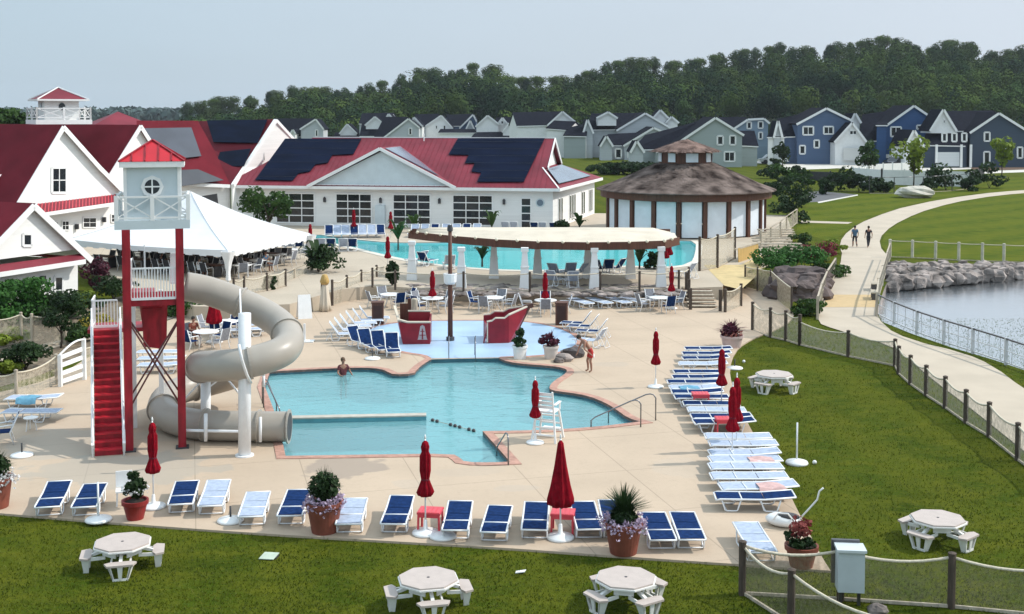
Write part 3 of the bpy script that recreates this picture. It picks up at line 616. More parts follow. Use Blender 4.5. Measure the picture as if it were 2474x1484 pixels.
PT = Proto(make_patio_table()); PCG = Proto(make_patio_chair(greysling)); PCN = Proto(make_patio_chair(navy))
names = ['patio table nearest the rope fence','patio table left of the mast','patio table just right of the mast','patio table left of the brown cabinet','patio table beside the terrace steps']
for i,(u,v) in enumerate(tables):
    p = P(u,v,DZ); PT((p.x,p.y,DZ), .2*i, 'white round '+names[i], 'patio tables')
    for k in range(4):
        a = .5+.35*i + k*PI/2; q = (p.x+1.02*math.cos(a), p.y+1.02*math.sin(a), DZ)
        side_ = ['right','far','left','near'][k]
        (PCN if (i+k)%3==0 else PCG)(q, a-PI/2, '%s chair %s side of the %s' % ('navy' if (i+k)%3==0 else 'grey', side_, names[i]), 'patio chairs')
nm2 = ['table in view under the slide tube','second table further back under the slide tube']
for i,(u,v) in enumerate([(498,838),(545,812)]):
    p = P(u,v,DZ); PT((p.x,p.y,DZ), .3, 'white round patio '+nm2[i], 'patio tables')
    for k in range(4):
        a = 1.0 + k*PI/2+.4*i; (PCN if k%2==0 else PCG)((p.x+.95*math.cos(a), p.y+.95*math.sin(a), DZ), a-PI/2, '%s chair on the %s of the white %s' % ('navy' if k%2==0 else 'grey', ['back','left','front','right'][k], nm2[i]), 'patio chairs')
# dining sets under the tent
DTT = thing('dining_table','','table'); a = MB(); a.box((0,0,.74),(1.8,.8,.05)); a.build('tabletop', woodbrown, DTT)
for sx in (-1,1): MB().box((sx*.7,0,.36),(.08,.6,.70)).build('leg', darkgrey, DTT)
DT = Proto(DTT); cdark = mat('black_sling', (.03,.03,.035), .7, .2, 6); PCB = Proto(make_patio_chair(cdark))
tn = 0
for i in range(3):
    for j in range(4):
        q = Vector((-19.0 - j*2.7 + i*1.2, 75.0 + i*3.1 + j*1.5, TZ)); tn += 1
        DT(q, R(-30), 'dark dining table under the white tent, %s from the right in the %s row' % (ORD[j], ORD[i]), 'tables under the tent')
        for k,(dx,dy,rz) in enumerate([(-.5,-.75,PI),(.5,-.75,PI),(-.5,.75,0),(.5,.75,0)]):
            c, s = math.cos(R(-30)), math.sin(R(-30)); PCB((q.x+dx*c-dy*s, q.y+dx*s+dy*c, TZ), R(-30)+rz, '%s black chair at the %s table of the %s row under the tent' % (['front left','front right','rear left','rear right'][k], ORD[j], ORD[i]), 'black chairs under the tent')
for i,(u,v) in enumerate([(585,668),(625,655),(598,640),(672,640),(700,628)]):
    p = P(u,v,TZ); PT((p.x,p.y,TZ), .4, 'white round terrace table, %s from the tent corner' % ORD[i], 'patio tables')
    for k in range(3):
        a = .8 + k*2.1+i; PCG((p.x+.95*math.cos(a), p.y+.95*math.sin(a), TZ), a-PI/2, '%s of three grey chairs at terrace table %s from the tent corner' % (ORD[k], ORD[i]), 'patio chairs')
# ================================================================ octagonal picnic tables
pic_m = mat('warm_white_plastic', (.47,.40,.36), .55, .06, 3, bump=.05); pic_w = mat('picnic_table_white', (.78,.77,.74), .5, .06, 3)
def make_picnic():
    t = thing('picnic_table','','picnic table'); m = MB()
    oc = lambda r, a0=PI/8: [(r*math.cos(a0+k*PI/4), r*math.sin(a0+k*PI/4)) for k in range(8)]
    m.prism(oc(1.06), .70, .76); m.build('tabletop', pic_m, t)
    r = MB(); r.prism(oc(1.11), .675, .715); r.build('rim', pic_w, t)
    h = MB(); h.lathe([(.05,.755),(.055,.766),(.03,.768)], 12); h.build('umbrella_hole', darkgrey, t)
    for k in range(4):
        a = k*PI/2; ca, sa = math.cos(a), math.sin(a); X = lambda x, y, z: (x*ca - y*sa, x*sa + y*ca, z)
        s = MB(); q = [(1.10,-.36),(1.10,.36),(1.22,.58),(1.52,.46),(1.52,-.46),(1.22,-.58)]
        s.prism([X(x,y,0)[:2] for x,y in q], .42, .475); s.build('seat', pic_m, t)
        l = MB()
        for sy in (-1,1):
            l.slab([X(1.16,sy*.50,.42),X(1.46,sy*.42,.42),X(1.38,sy*.27,.0),X(1.20,sy*.30,.0)], X(0,sy*-.05,0))
        l.slab([X(1.46,-.42,.42),X(1.46,-.33,.42),X(1.38,-.20,0),X(1.38,-.27,0)], X(-.05,0,0)); l.slab([X(1.46,.42,.42),X(1.46,.33,.42),X(1.38,.20,0),X(1.38,.27,0)], X(-.05,0,0))
        l.slab([X(1.47,-.10,.42),X(1.47,.10,.42),X(1.40,.05,0),X(1.40,-.05,0)], X(-.05,0,0)); l.bar(X(1.37,-.27,.03),X(1.37,.27,.03),.06,.06)
        l.build('leg', pic_w, t)
        b = MB(); b.bar(X(.45,0,.60),X(1.25,0,.40),.12,.08); b.bar(X(.6,.34,.42),X(1.2,.34,.40),.06,.09); b.bar(X(.6,-.34,.42),X(1.2,-.34,.40),.06,.09); b.build('brace', pic_w, t)
    b = MB()
    for k in range(4): a = PI/4 + k*PI/2; MB().bar((.72*math.cos(a-.5),.72*math.sin(a-.5),.56),(.72*math.cos(a+.5),.72*math.sin(a+.5),.56),.05,.22).build('apron', pic_w, t)
    return t
PI_T = Proto(make_picnic())
for (u,v,rz,tx,s) in [(297,1371,R(14),'on the front lawn at left below the red pot',.80),(1035,1463,R(12),'middle one on the front lawn at the bottom of the photo',.80),(1512,1462,R(33),'on the front lawn nearest the rope fence corner',.80),(2265,1310,R(40),'on the right lawn beyond the rope fence',.80),(1870,943,R(48),'farthest away, on the right lawn beside the loungers',.84)]:
    p = P(u,v,0); PI_T((p.x,p.y,0), rz, 'white octagonal picnic table '+tx, 'octagonal picnic tables', (s*.80,s*.80,s*1.06))
# ================================================================ potted plants
def blades(n, h, spread, wd, droop=.5, z0=0.0):
    V = []
    for i in range(n):
        a = RNG.uniform(0, 2*PI); s = RNG.uniform(.1, 1) ** .7 * spread; hh = h * RNG.uniform(.6, 1.05) * (1 - .35*s/spread); d = np.array((math.cos(a), math.sin(a), 0)); sd = np.array((-d[1], d[0], 0)) * wd
        p0 = d*.05*s + np.array((0,0,z0)); p1 = d*s*.45 + np.array((0,0,z0+hh*.65)); p2 = d*s + np.array((0,0,z0+hh*(1-droop*(s/spread)**2)))
        V.append([p0-sd, p0+sd, p1+sd*.9, p1-sd*.9]); V.append([p1-sd*.9, p1+sd*.9, p2+sd*.15, p2-sd*.15])
    return np.array(V)
def pot(loc, r0, r1, h, m, label, plants, rim=.05):
    t = thing('potted_plant', label, 'potted plant', loc); MB().lathe([(r0,0),(r0*1.02,.02),(r1*.96,h-.12),(r1+rim*.5,h-.11),(r1+rim*.6,h),(r1-.02,h),(r1-.05,h-.06)], 28).build('pot', m, t, smooth=False)
    MB().lathe([(.01,h-.06),(r1-.04,h-.055)], 20).build('soil', soil, t)
    for nm, V, mt in plants: quad_mesh(nm, V, mt, t)
    return t
def ring_flowers(r, z, n, size, tub=.16): 
    out = []
    for i in range(n):
        a = 2*PI*i/n; rr = r + RNG.normal()*tub*.5; out.append(leaf_quads((rr*math.cos(a), rr*math.sin(a), z + RNG.normal()*tub*.55 - max(0,rr-r)*.6), (size,)*3, 5, size*1.1, fill=.2))
    return np.concatenate(out)
p = P(784,1284,DZ); pot(tuple(p), .33, .47, .82, terracotta, 'tall rounded grass plant in big terracotta pot with lilac flowers, between loungers', [('grass', np.concatenate([blades(420,1.05,.55,.014,.35,.78), leaf_quads((0,0,1.2),(.42,.42,.38),500,.10)]), lf_dark), ('flowers', ring_flowers(.45,.82,210,.05), fl_lilac)])
p = P(1506,1335,DZ); pot(tuple(p), .33, .47, .80, terracotta, 'spiky grass plant in big terracotta pot with lilac flowers, right end of the row', [('grass', np.concatenate([blades(300,1.10,.78,.015,.25,.75), leaf_quads((0,0,.95),(.34,.34,.22),350,.10)]), lf_dark), ('flowers', ring_flowers(.50,.78,220,.048), fl_lilac)])
p = P(327,1253,DZ); pot(tuple(p), .22, .33, .52, potred, 'dark leafy plant in shiny red pot on the lawn edge', [('leaves', np.concatenate([crown_quads((0,0,.85),(.36,.36,.34),9,60,.10), crown_quads((0,0,1.2),(.17,.17,.2),4,40,.09)]), lf_dark), ('flowers', ring_flowers(.34,.85,50,.03,.05), fl_white)])
p = P(1936,1367,DZ); pot(tuple(p), .27, .38, .52, terracotta, 'reddish flowering plant in terracotta pot at the deck corner by the fence', [('leaves', crown_quads((0,0,.66),(.36,.36,.22),8,50,.09), lf_dark), ('flowers', crown_quads((0,0,.92),(.30,.30,.26),12,40,.07), fl_redp)])
p = P(-10,1225,DZ); pot(tuple(p), .33, .45, .85, terracotta, 'grass plant in terracotta pot cut by the left photo edge', [('grass', np.concatenate([blades(380,1.0,.62,.015,.4,.78), leaf_quads((0,0,1.15),(.40,.40,.32),350,.10)]), lf_dark), ('flowers', ring_flowers(.46,.83,170,.05), fl_white)])
p = P(1768,838,DZ); pot(tuple(p), .40, .52, .55, mat('pale_pink_pot',(.55,.42,.40),.7,.15,3), 'purple leaved plant in low pale pot by the deck edge', [('leaves', np.concatenate([blades(110,1.05,.95,.035,.45,.45), crown_quads((0,0,.75),(.62,.62,.35),9,50,.14)]), lf_purple), ('flowers', ring_flowers(.40,.62,70,.06,.15), fl_pink)])
p = P(1256,866,DZ); pot(tuple(p), .27, .33, .60, plastic, 'green plant in round white pot on the splash pad rim', [('leaves', np.concatenate([crown_quads((0,0,.75),(.36,.36,.20),6,50,.12), crown_quads((0,0,1.02),(.2,.2,.26),4,40,.12)]), lf_dark)])
p = P(1331,866,DZ); pot(tuple(p), .27, .34, .58, mat('off_white_pot',(.62,.55,.50),.6,.1,3), 'purple leaved plant in off white pot on the splash pad rim', [('leaves', np.concatenate([crown_quads((0,0,.8),(.46,.46,.3),8,50,.12), blades(50,.8,.4,.03,.2,.6)]), lf_purple)])
# rocks on the splash pad rim
for i,(u,v,s) in enumerate([(1362,872,.32),(1385,862,.42),(1370,858,.25),(1350,876,.2)]):
    p = P(u,v,DZ); tag(MB().sphere((p.x,p.y,DZ+s*.4), s, 9, 6, (1.3,1,.7), .15).build('landscape_rock', stone if i != 1 else stone_dark), '%s rock on the rim between pool and splash pad' % ['long pale','dark round','small pale upper','tiny pale lower'][i], 'rock', 'rocks on the pool rim')
# ================================================================ pool furniture
def lifeguard(loc, rz):
    t = thing('lifeguard_chair','tall white lifeguard chair with armrests at the pool edge','lifeguard chair', loc, rz); h = 1.0
    for sx in (-1,1):
        for sy in (-1,1): MB().bar((sx*.42,sy*.44,0),(sx*.30,sy*.28,h),.06).build('leg', plastic, t)
    a = MB(); a.box((0,0,h),(.66,.6,.05)); a.build('seat', plastic, t)
    a = MB()
    for k in range(4): a.box((0,.30+k*.03,h+.17+k*.15),(.64,.03,.10))
    a.bar((-.3,.28,h),(-.3,.42,h+.72),.05); a.bar((.3,.28,h),(.3,.42,h+.72),.05); a.build('backrest', plastic, t)
    for s in (-1,1): b = MB(); b.box((s*.34,0,h+.26),(.09,.62,.035)); b.bar((s*.34,-.26,h),(s*.34,-.26,h+.25),.045); b.build('armrest', plastic, t)
    b = MB()
    for z in (.25,.5,.75): k = 1-z/h; b.bar((-.33-.1*k,-.30-.13*k,z),(.33+.1*k,-.30-.13*k,z),.05); b.bar((-.33-.1*k,.30+.13*k,z),(.33+.1*k,.30+.13*k,z),.05)
    b.box((0,-.45,.3),(.6,.22,.03)); b.build('rung', plastic, t)
lifeguard(tuple(P(1323,1062,DZ)), R(160))
def rail(name, label, a, b, top, reach, drop):
    """hand rail from the deck at a, over the edge, down into the water towards b"""
    a = Vector(a); b = Vector(b); d = (b-a); d.z = 0; L_ = d.length; d.normalize()
    pts = [a, a+Vector((0,0,top*.85)), a+d*.08+Vector((0,0,top*.97)), a+d*.2+Vector((0,0,top)), a+d*.35+Vector((0,0,top*.97)), a+d*(L_*.92)+Vector((0,0,drop)), a+d*L_+Vector((0,0,drop-.12)), a+d*L_+Vector((0,0,-.5))]
    return tag(MB().tube(pts, .024, 8).build(name, chrome, smooth=True), label, 'handrail', 'pool handrails')
rail('pool_handrail','longer steel handrail into the pool corner, outer of the pair', P(1584,1016,DZ), P(1470,1012,DZ), .95, 0, .35)
rail('pool_handrail','steel handrail into the pool corner, inner of the pair', P(1548,1032,DZ), P(1428,1032,DZ), .95, 0, .35)
rail('pool_handrail','steel handrail at the lower pool step', P(1228,1124,DZ), P(1200,1090,DZ), .95, 0, .2)
rail('pool_handrail','steel handrail on the left pool edge, nearer one', P(637,985,DZ), P(676,1000,DZ), .95, 0, .25)
rail('pool_handrail','steel handrail on the left pool edge, far one', P(634,975,DZ), P(668,985,DZ), .95, 0, .25)
for (u,tx) in ((1084,'left'),(1147,'right')):
    p = P(u,858,DZ); tag(MB().tube([p, p+Vector((0,0,.8)), p+Vector((.05,-.25,.92)), p+Vector((.05,-.8,.6)), p+Vector((.05,-.8,-.4))], .02, 6).build('grab_rail', chrome, smooth=True), '%s grab rail where splash pad meets the pool' % tx, 'handrail', 'pool handrails')
a, b_ = P(692,1014,0), P(1030,1007,0); d = (b_-a)
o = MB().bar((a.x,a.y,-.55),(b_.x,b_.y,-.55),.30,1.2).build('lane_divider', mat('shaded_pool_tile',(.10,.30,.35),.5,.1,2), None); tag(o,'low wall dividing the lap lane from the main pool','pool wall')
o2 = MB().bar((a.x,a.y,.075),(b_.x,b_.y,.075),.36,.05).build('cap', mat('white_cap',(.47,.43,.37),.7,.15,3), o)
o = MB(); a, b_ = P(1040,1014,-.06), P(1150,1042,-.06); o.tube([a,b_],.012,5); rp_ = o.build('lane_rope', rope); tag(rp_,'float line closing the lap lane with dark floats','lane rope')
for k in range(10):
    if k in (2,3,7): continue
    q = a.lerp(b_, (k+.5)/10); MB().sphere(q,.07,8,6).build('lane_float', darkgrey, rp_, smooth=True)
# mast, ship stern, ship bow, brown cabinets
p = P(1088,823,DZ); t = thing('ship_mast','tall dark brown mast with white crow nest on the splash pad','mast', tuple(p))
MB().tube([(0,0,0),(0,0,2.5),(0,0,5.55)], [.13,.11,.09], 10).build('pole', woodbrown, t, smooth=True)
MB().lathe([(.22,0),(.30,.10),(.33,.5),(.30,.52),(.28,.1)], 14, (0,.0,2.75)).build('crow_nest', plastic, t); MB().lathe([(.2,0),(.2,.18),(.12,.2)], 12).build('base', darkgrey, t); MB().lathe([(.13,0),(.14,.12),(.11,.3)],10,(0,0,5.3)).build('mast_cap', darkgrey, t)
p0 = P(967,832,DZ); s_ = P(1040,832,DZ); wv = s_.x - p0.x
t = thing('ship_stern','red play ship stern with white rim and pale emblem, left on the splash pad','play ship', ((p0.x+s_.x)/2, p0.y, DZ)); hw = wv/2
b = MB(); b.slab([(-hw-.06,0,1.02),(hw,0,1.02),(hw-.02,0,.0),(-hw+.12,0,0)], (0,.12,0)); b.slab([(-hw-.06,.12,1.02),(-hw+.12,.12,0),(-hw-.15,1.9,0),(-hw-.45,1.9,1.45)], (.08,0,0)); b.slab([(hw-.02,.12,0),(hw,.12,1.02),(hw,1.0,1.30),(hw-.02,1.0,0)], (-.08,0,0)); b.build('hull', boatred, t)
b = MB(); b.box((.12,1.0,1.1),(wv*.72,.1,.6)); b.build('rear_panel', boatred, t)
b = MB(); b.bar((-hw+.35,.06,1.05),(hw+.02,.06,1.05),.17,.07); b.bar((-hw-.08,.06,1.17),(-hw+.35,.06,1.05),.17,.07); b.bar((-hw-.06,.1,1.08),(-hw-.45,1.9,1.52),.12,.07); b.box((.12,1.0,1.43),(wv*.76,.16,.06)); b.build('rim', canvas_cream, t)
b = MB(); ex = .34; b.slab([(ex-.24,0,.22),(ex+.24,0,.22),(ex+.2,0,.30),(ex+.10,0,.86),(ex,0,.93),(ex-.10,0,.86),(ex-.2,0,.30)], (0,-.015,0)); em = b.build('emblem', mat('pale_emblem',(.42,.36,.36),.7,.1,5), t)
b = MB(); b.slab([(ex-.035,-.016,.24),(ex+.035,-.016,.24),(ex+.02,-.016,.75),(ex-.02,-.016,.75)], (0,-.01,0)); b.box((ex,-.02,.44),(.30,.012,.03)); b.box((ex,-.02,.62),(.20,.012,.03)); b.build('emblem_mark', boatred, em)
b = MB(); b.box((-hw+.28,1.9,.95),(.16,.16,1.9)); b.box((-hw+.02,1.9,.9),(.4,.12,1.5)); b.build('post', woodbrown, t); MB().lathe([(.16,0),(.16,.9),(.12,.95)],12,(-hw+.55,1.6,1.0)).build('barrel', woodlight, t)
p0 = P(1166,830,DZ); p1 = P(1236,828,DZ); L_ = p1.x-p0.x
t = thing('ship_bow','red play ship bow with wavy cream rim pointing right on the splash pad','play ship', (p0.x, p0.y, DZ))
tip = (L_+.85, 1.0, 1.62)
near = [(.20,.0,1.0),(.45,0,1.05),(.62,.0,1.18),(1.05,.05,1.17),(1.25,.1,1.33),tip,(L_+.05,.5,.0),(.20,0,0)]
far_ = [(0,1.9,1.02),(.35,1.9,1.05),(.55,1.85,1.2),(1.0,1.8,1.2),(1.25,1.7,1.36),tip,(L_+.05,1.4,0),(0,1.9,0)]
b = MB()
for i in range(5):   # side planks as quads following the wavy sheer
    for pts, sg in ((near,1),(far_,-1)):
        x0, x1 = pts[i], pts[i+1]; f = lambda q: (q[0] if q is not tip else L_+.05, q[1] if q is not tip else (.5 if sg>0 else 1.4), 0)
        b.slab([x0, x1, f(x1), f(x0)], (0,.08*sg,0))
b.slab([(.02,.02,0),(.02,1.88,0),(.02,1.88,.8),(.2,.02,.8)], (.06,0,0)); b.build('hull', boatred, t)
b = MB()
for pts in (near, far_): b.tube([Vector(q)+Vector((0,.04,.03)) for q in pts[:6]], .055, 6)
b.build('rim', canvas_cream, t); MB().tube([tip, (L_+.05,.95,.02)], [.09,.07], 8).build('stem', woodbrown, t); MB().bar((L_+.6,1.0,1.56),(L_+1.05,1.0,1.68),.18,.2).build('figurehead', woodbrown, t)
b = MB()
b.slab([(.2,-.01,.05),(.26,-.01,.05),(.26,-.01,1.0),(.2,-.01,1.0)],(0,-.02,0)); b.build('corner_trim', canvas_cream, t)
for (u,v,tx) in ((913,783,'left of the splash pad'),(1357,784,'right of the splash pad')):
    p = P(u,v,DZ); t = thing('towel_cabinet','brown wooden waste cabinet '+tx,'cabinet', tuple(p), R(-8) if u>1000 else R(4))
    MB().box((0,0,.56),(.60,.6,1.12)).build('body', woodbrown, t); MB().box((0,0,1.15),(.66,.66,.06)).build('lid', woodbrown, t); MB().box((0,-.305,.56),(.44,.012,.9)).build('door', mat('dark_brown_panel',(.05,.018,.012),.6,.2,3), t)
p = P(735,768,DZ); t = thing('sandwich_board','white A-frame sign board beside the terrace ramp','sign board', tuple(p), R(20))
MB().slab([(-.38,-.35,.0),(.38,-.35,0),(.33,-.05,1.25),(-.33,-.05,1.25)],(0,.03,0)).build('front_board', plastic, t); MB().slab([(-.38,.35,.0),(.38,.35,0),(.33,.0,1.25),(-.33,.0,1.25)],(0,-.03,0)).build('rear_board', plastic, t)
p = P(736,826,DZ); t = thing('low_stand','small white stand on the deck under the slide bend','stand', tuple(p)); MB().box((0,0,.03),(.9,.5,.06)).build('foot', plastic, t); MB().box((0,0,.45),(.1,.08,.85)).build('upright', plastic, t)
p = P(785,752,DZ); t = thing('shade_parasol','white folded parasol tied to a wooden post by the fence','umbrella', tuple(p)); MB().lathe([(.30,0,.3),(.26,.4,.25),(.17,1.3,.2),(.12,1.55,.1),(.05,1.6,0)],24,(0,0,.03),fold=7).build('canopy', canvas_cream, t, smooth=True); MB().lathe([(.2,0),(.27,.15),(.16,.5),(.1,.55)],14,(0,0,1.5)).build('wrap', woodyellow, t, smooth=True); MB().tube([(-.16,.05,0),(-.16,.05,1.7)],.07,8).build('post', wood, t)
# pool lift at the deck corner, small things on the lawn
p = P(1893,1270,DZ); t = thing('pool_lift','white pool lift with dark seat and curved arm at the deck corner','pool lift', tuple(p), R(-20))
MB().sphere((0,0,.16),.36,14,9,(1.35,.9,.5)).build('body', plastic, t, smooth=True); MB().sphere((.12,-.05,.29),.24,12,8,(1.3,.8,.35)).build('seat', darkgrey, t, smooth=True); MB().tube([(.4,.05,.2),(.65,.1,.5),(.85,.15,.75),(.9,.15,.98),(1.0,.15,1.08)],.025,8).build('arm', plastic, t, smooth=True); MB().tube([(-.25,-.25,.2),(-.1,-.3,.42),(.15,-.32,.44),(.3,-.28,.25)],.022,6).build('handle', plastic, t)
p = P(648,1350,0); t = thing('valve_box_lid','tilted pale green lid lying on the front lawn','lid', tuple(p), R(-8)); t.scale = (.78,.78,.78); MB().slab([(-.26,-.16,.03),(.22,-.16,.03),(.3,.2,.12),(-.18,.2,.12)],(0,0,.02)).build('lid', mat('pale_green_plastic',(.45,.52,.42),.5,.1,4), t); MB().box((.05,.12,.03),(.42,.3,.06)).build('box', darkgrey, t)
p = P(1257,1386,0); tag(MB().slab([(p.x-.12,p.y-.05,.02),(p.x+.1,p.y-.06,.05),(p.x+.14,p.y+.06,.06),(p.x-.1,p.y+.07,.02)],(0,0,.02)).build('paper_scrap', plastic),'small white scrap lying on the front lawn','litter')
for (u,v,tx) in ((1968,1118,'small white ball beside the bare umbrella pole on lawn'),(1797,874,'tiny white ball on the grass beyond the far loungers')):
    p = P(u,v,.05); tag(MB().sphere((p.x,p.y,.06),.07,10,7).build('lawn_ball', plastic, smooth=True), tx, 'ball')
t = thing('deck_chair','dark blue chair with white arms at the far left deck','chair', tuple(P(8,1072,DZ)), R(-70)); a = MB(); a.box((0,0,.42),(.5,.5,.03)); a.build('seat', navy, t); a = MB(); a.bar((0,.25,.44),(0,.5,1.0),.5,.02); a.build('backrest', navy, t)
for s in (-1,1): l = MB(); l.tube([(s*.27,-.28,0),(s*.27,-.26,.62),(s*.27,.2,.66),(s*.27,.36,.66)],.024,6); l.tube([(s*.27,.34,0),(s*.27,.22,.40),(s*.27,.5,1.02)],.024,6); l.build('side_frame', wpipe, t, smooth=True)
p = P(75,1040,DZ); t = thing('round_side_table','small round white table beside the dark blue chair','side table', tuple(p)); MB().lathe([(.24,.42),(.25,.45),(.24,.46)],18).build('tabletop', plastic, t)
for k in range(3): MB().bar((.2*math.cos(k*2.1),.2*math.sin(k*2.1),0),(.14*math.cos(k*2.1),.14*math.sin(k*2.1),.43),.03).build('leg', plastic, t)
# ================================================================ building helpers
def win(parent, pts, n, frame=white, glass=glass_dark, nx=2, ny=2, fw=.09, name='window', depth=.06):
    """pts: 4 corners (bl, br, tr, tl) on the wall; n: outward normal"""
    bl, br, tr, tl = [Vector(p) for p in pts]; n = Vector(n).normalized(); f = MB()
    ex = (br-bl).normalized(); ez = (tl-bl).normalized()
    for a, b in ((bl,br),(br,tr),(tr,tl),(tl,bl)): f.bar(a+n*depth*.5, b+n*depth*.5, depth, fw*1.6, up=n.cross(b-a))
    for i in range(1,nx): t = i/nx; f.bar(bl.lerp(br,t)+n*depth*.4, tl.lerp(tr,t)+n*depth*.4, depth*.8, fw*.6, up=ex)
    for i in range(1,ny): t = i/ny; f.bar(bl.lerp(tl,t)+n*depth*.4, br.lerp(tr,t)+n*depth*.4, depth*.8, fw*.6, up=ez)
    w = f.build(name, frame, parent, world=True)
    p = MB().slab([bl+n*.012, br+n*.012, tr+n*.012, tl+n*.012], n*.012).build('pane', glass, w); p.data.transform(Matrix.Translation(-parent.location)); return w
def win_px(parent, r, p0, n, **k):
    u0,v0,u1,v1 = r; return win(parent, [PP(u0,v1,p0,n),PP(u1,v1,p0,n),PP(u1,v0,p0,n),PP(u0,v0,p0,n)], n, **k)
def gabled(parent, p0, n, prof, zb, L, wall, roof, trim=white, over=.35, th=.16, tw=.26, body=True, both=True):
    """gable-fronted block: prof = pixel outline of the gable from left eave over the apex to right eave, on the plane (p0,n); runs L metres back"""
    n = Vector(n).normalized(); q = [PP(u,v,p0,n) for u,v in prof]; back = -n*L
    lo = [Vector((q[-1].x,q[-1].y,zb)), Vector((q[0].x,q[0].y,zb))]
    MB().slab(q+lo, back).build('wall', wall, parent, world=True)
    r = MB(); t = MB()
    for a, b in zip(q, q[1:]):
        d = (b-a).normalized(); upn = n.cross(d); upn = upn if upn.z > 0 else -upn
        a2 = a - d*(.35 if a is q[0] else 0); b2 = b + d*(.35 if b is q[-1] else 0)
        r.slab([a2+n*over+upn*.02, b2+n*over+upn*.02, b2+back-n*.3+upn*.02, a2+back-n*.3+upn*.02], upn*th)
        t.bar(a2+n*(over+.04)+upn*(-tw/2+th), b2+n*(over+.04)+upn*(-tw/2+th), .07, tw, up=upn)
    r.build('roof', roof, parent, world=True); t.build('rake_trim', trim, parent, world=True); return q
def wing(parent, e0, e1, r0, r1, d1, dd, zb, wall, roof, trim=white, th=.16, d1b=None, over=.3):
    """side-gabled block: its front slope is seen; e0,e1 eave pixels (left,right) at depth d1(,d1b), r0,r1 ridge pixels dd metres further back"""
    d1b = d1b or d1; E0 = PY(*e0,d1); E1 = PY(*e1,d1b); R0 = PY(*r0,d1+dd); R1 = PY(*r1,d1b+dd)
    B0 = Vector((2*R0.x-E0.x, 2*R0.y-E0.y, E0.z)); B1 = Vector((2*R1.x-E1.x, 2*R1.y-E1.y, E1.z)); ex = (E1-E0).normalized()
    dn = Vector((0,0,-.05)); g = lambda p: Vector((p.x,p.y,zb)); ins = lambda E,R_: E.lerp(R_, over/max(.5,(R_-E).length))+dn
    F0, F1 = ins(E0,R0), ins(E1,R1); K0, K1 = ins(B0,R0), ins(B1,R1)
    w = MB(); vs = [F0,F1,K1,K0,g(F0),g(F1),g(K1),g(K0),R0+dn,R1+dn]
    w.add(vs, [(4,5,1,0),(5,6,2,9,1),(6,7,3,2),(7,4,0,8,3)]); w.build('wall', wall, parent, world=True)
    m = MB(); up = (E1-E0).cross(R0-E0).normalized(); up = up if up.z>0 else -up
    m.slab([E0-ex*.2,E1+ex*.2,R1+ex*.2,R0-ex*.2], up*th); up2 = Vector((up.x,-up.y,up.z)); m.slab([R0-ex*.2,R1+ex*.2,B1+ex*.2,B0-ex*.2], up2*th); m.build('roof', roof, parent, world=True)
    t = MB(); t.bar(E0-ex*.2+Vector((0,-.05,.02)), E1+ex*.2+Vector((0,-.05,.02)), .08, .24); t.build('fascia', trim, parent, world=True); return E0,E1,R0,R1
def gz(u,v): return P(u,v,0)
# ================================================================ pool house with garage doors
PH = thing('pool_house','long white pool house with red metal roof, solar panels and glazed garage doors','building', (-25.8,110.4,TZ), -R(9.4))
phM = Matrix.Translation(PH.location) @ Matrix.Rotation(-R(9.4),4,'Z'); phI = phM.inverted(); LW, DW = 29.8, 15.6; EZ, RZ_ = 3.62, 7.75; GY = 2.7; GZ = EZ-.08+(RZ_-EZ+.08)*((GY+.6)/8.4)
wl = MB(); Bx, By = LW+2.0, 17.5; wl.skirt([(0,0),(LW,0),(Bx,By),(0,By)], 0, EZ+.05); wl.build('wall', siding_white, PH)
ry = DW/2
r = MB(); th = Vector((0,0,.14)); x1 = LW-1.3; xl = 5.2
r.slab([(-.6,-.6,EZ-.08),(LW+.6,-.6,EZ-.08),(x1,GY,GZ),(x1+.5,GY+.0,GZ),(x1+.5,ry,RZ_),(xl,ry,RZ_)], th)
r.slab([(-.6,DW+.6,EZ-.08),(LW+.6,DW+.6,EZ-.08),(x1,DW-GY,GZ),(x1+.5,DW-GY,GZ),(x1+.5,ry,RZ_),(xl,ry,RZ_)], th)
r.slab([(-.6,-.6,EZ-.08),(xl,ry,RZ_),(-.6,DW+.6,EZ-.08)], th)
r.slab([(LW+.6,-.6,EZ-.08),(Bx+.7,By+.6,EZ-.08),(x1,DW-GY,GZ)], th); r.slab([(LW+.6,-.6,EZ-.08),(x1,DW-GY,GZ),(x1,GY,GZ)], th)
r.build('roof', redroof, PH)
sm = MB()      # standing seams
sl = (RZ_-EZ+.08)/(ry+.6)
for k in range(60):
    x = -.3 + k*.5
    y1 = ry if xl < x < x1 else (ry+.6)*((x+.6)/(xl+.6))-.6 if x <= xl else GY
    if x > x1: y1 = max(-.4, GY - (x-x1)*1.7)
    if y1 > -.4: sm.bar((x,-.58,EZ+.08),(x,y1,EZ-.08+sl*(y1+.6)+.155),.04,.04)
sm.build('roof_seams', redroof, PH)
g = MB(); g.slab([(x1,GY+.2,GZ),(x1,DW-GY-.2,GZ),(x1,ry,RZ_-.15)], (.05,0,0)); g.build('gable_end', siding_white, PH)
tr = MB(); tr.bar((x1+.5,GY,GZ+.05),(x1+.5,ry,RZ_+.05),.08,.3); tr.bar((x1+.5,DW-GY,GZ+.05),(x1+.5,ry,RZ_+.05),.08,.3); tr.bar((-.64,-.66,EZ-.09),(LW+.64,-.66,EZ-.09),.10,.26); tr.bar((LW+.66,-.64,EZ-.09),(Bx+.76,By+.64,EZ-.09),.10,.26); tr.bar((x1,GY,GZ+.14),(LW+.6,-.6,EZ+.06),.12,.08); tr.bar((xl,ry,RZ_+.16),(x1+.5,ry,RZ_+.16),.2,.08)
tr.build('trim', white, PH)
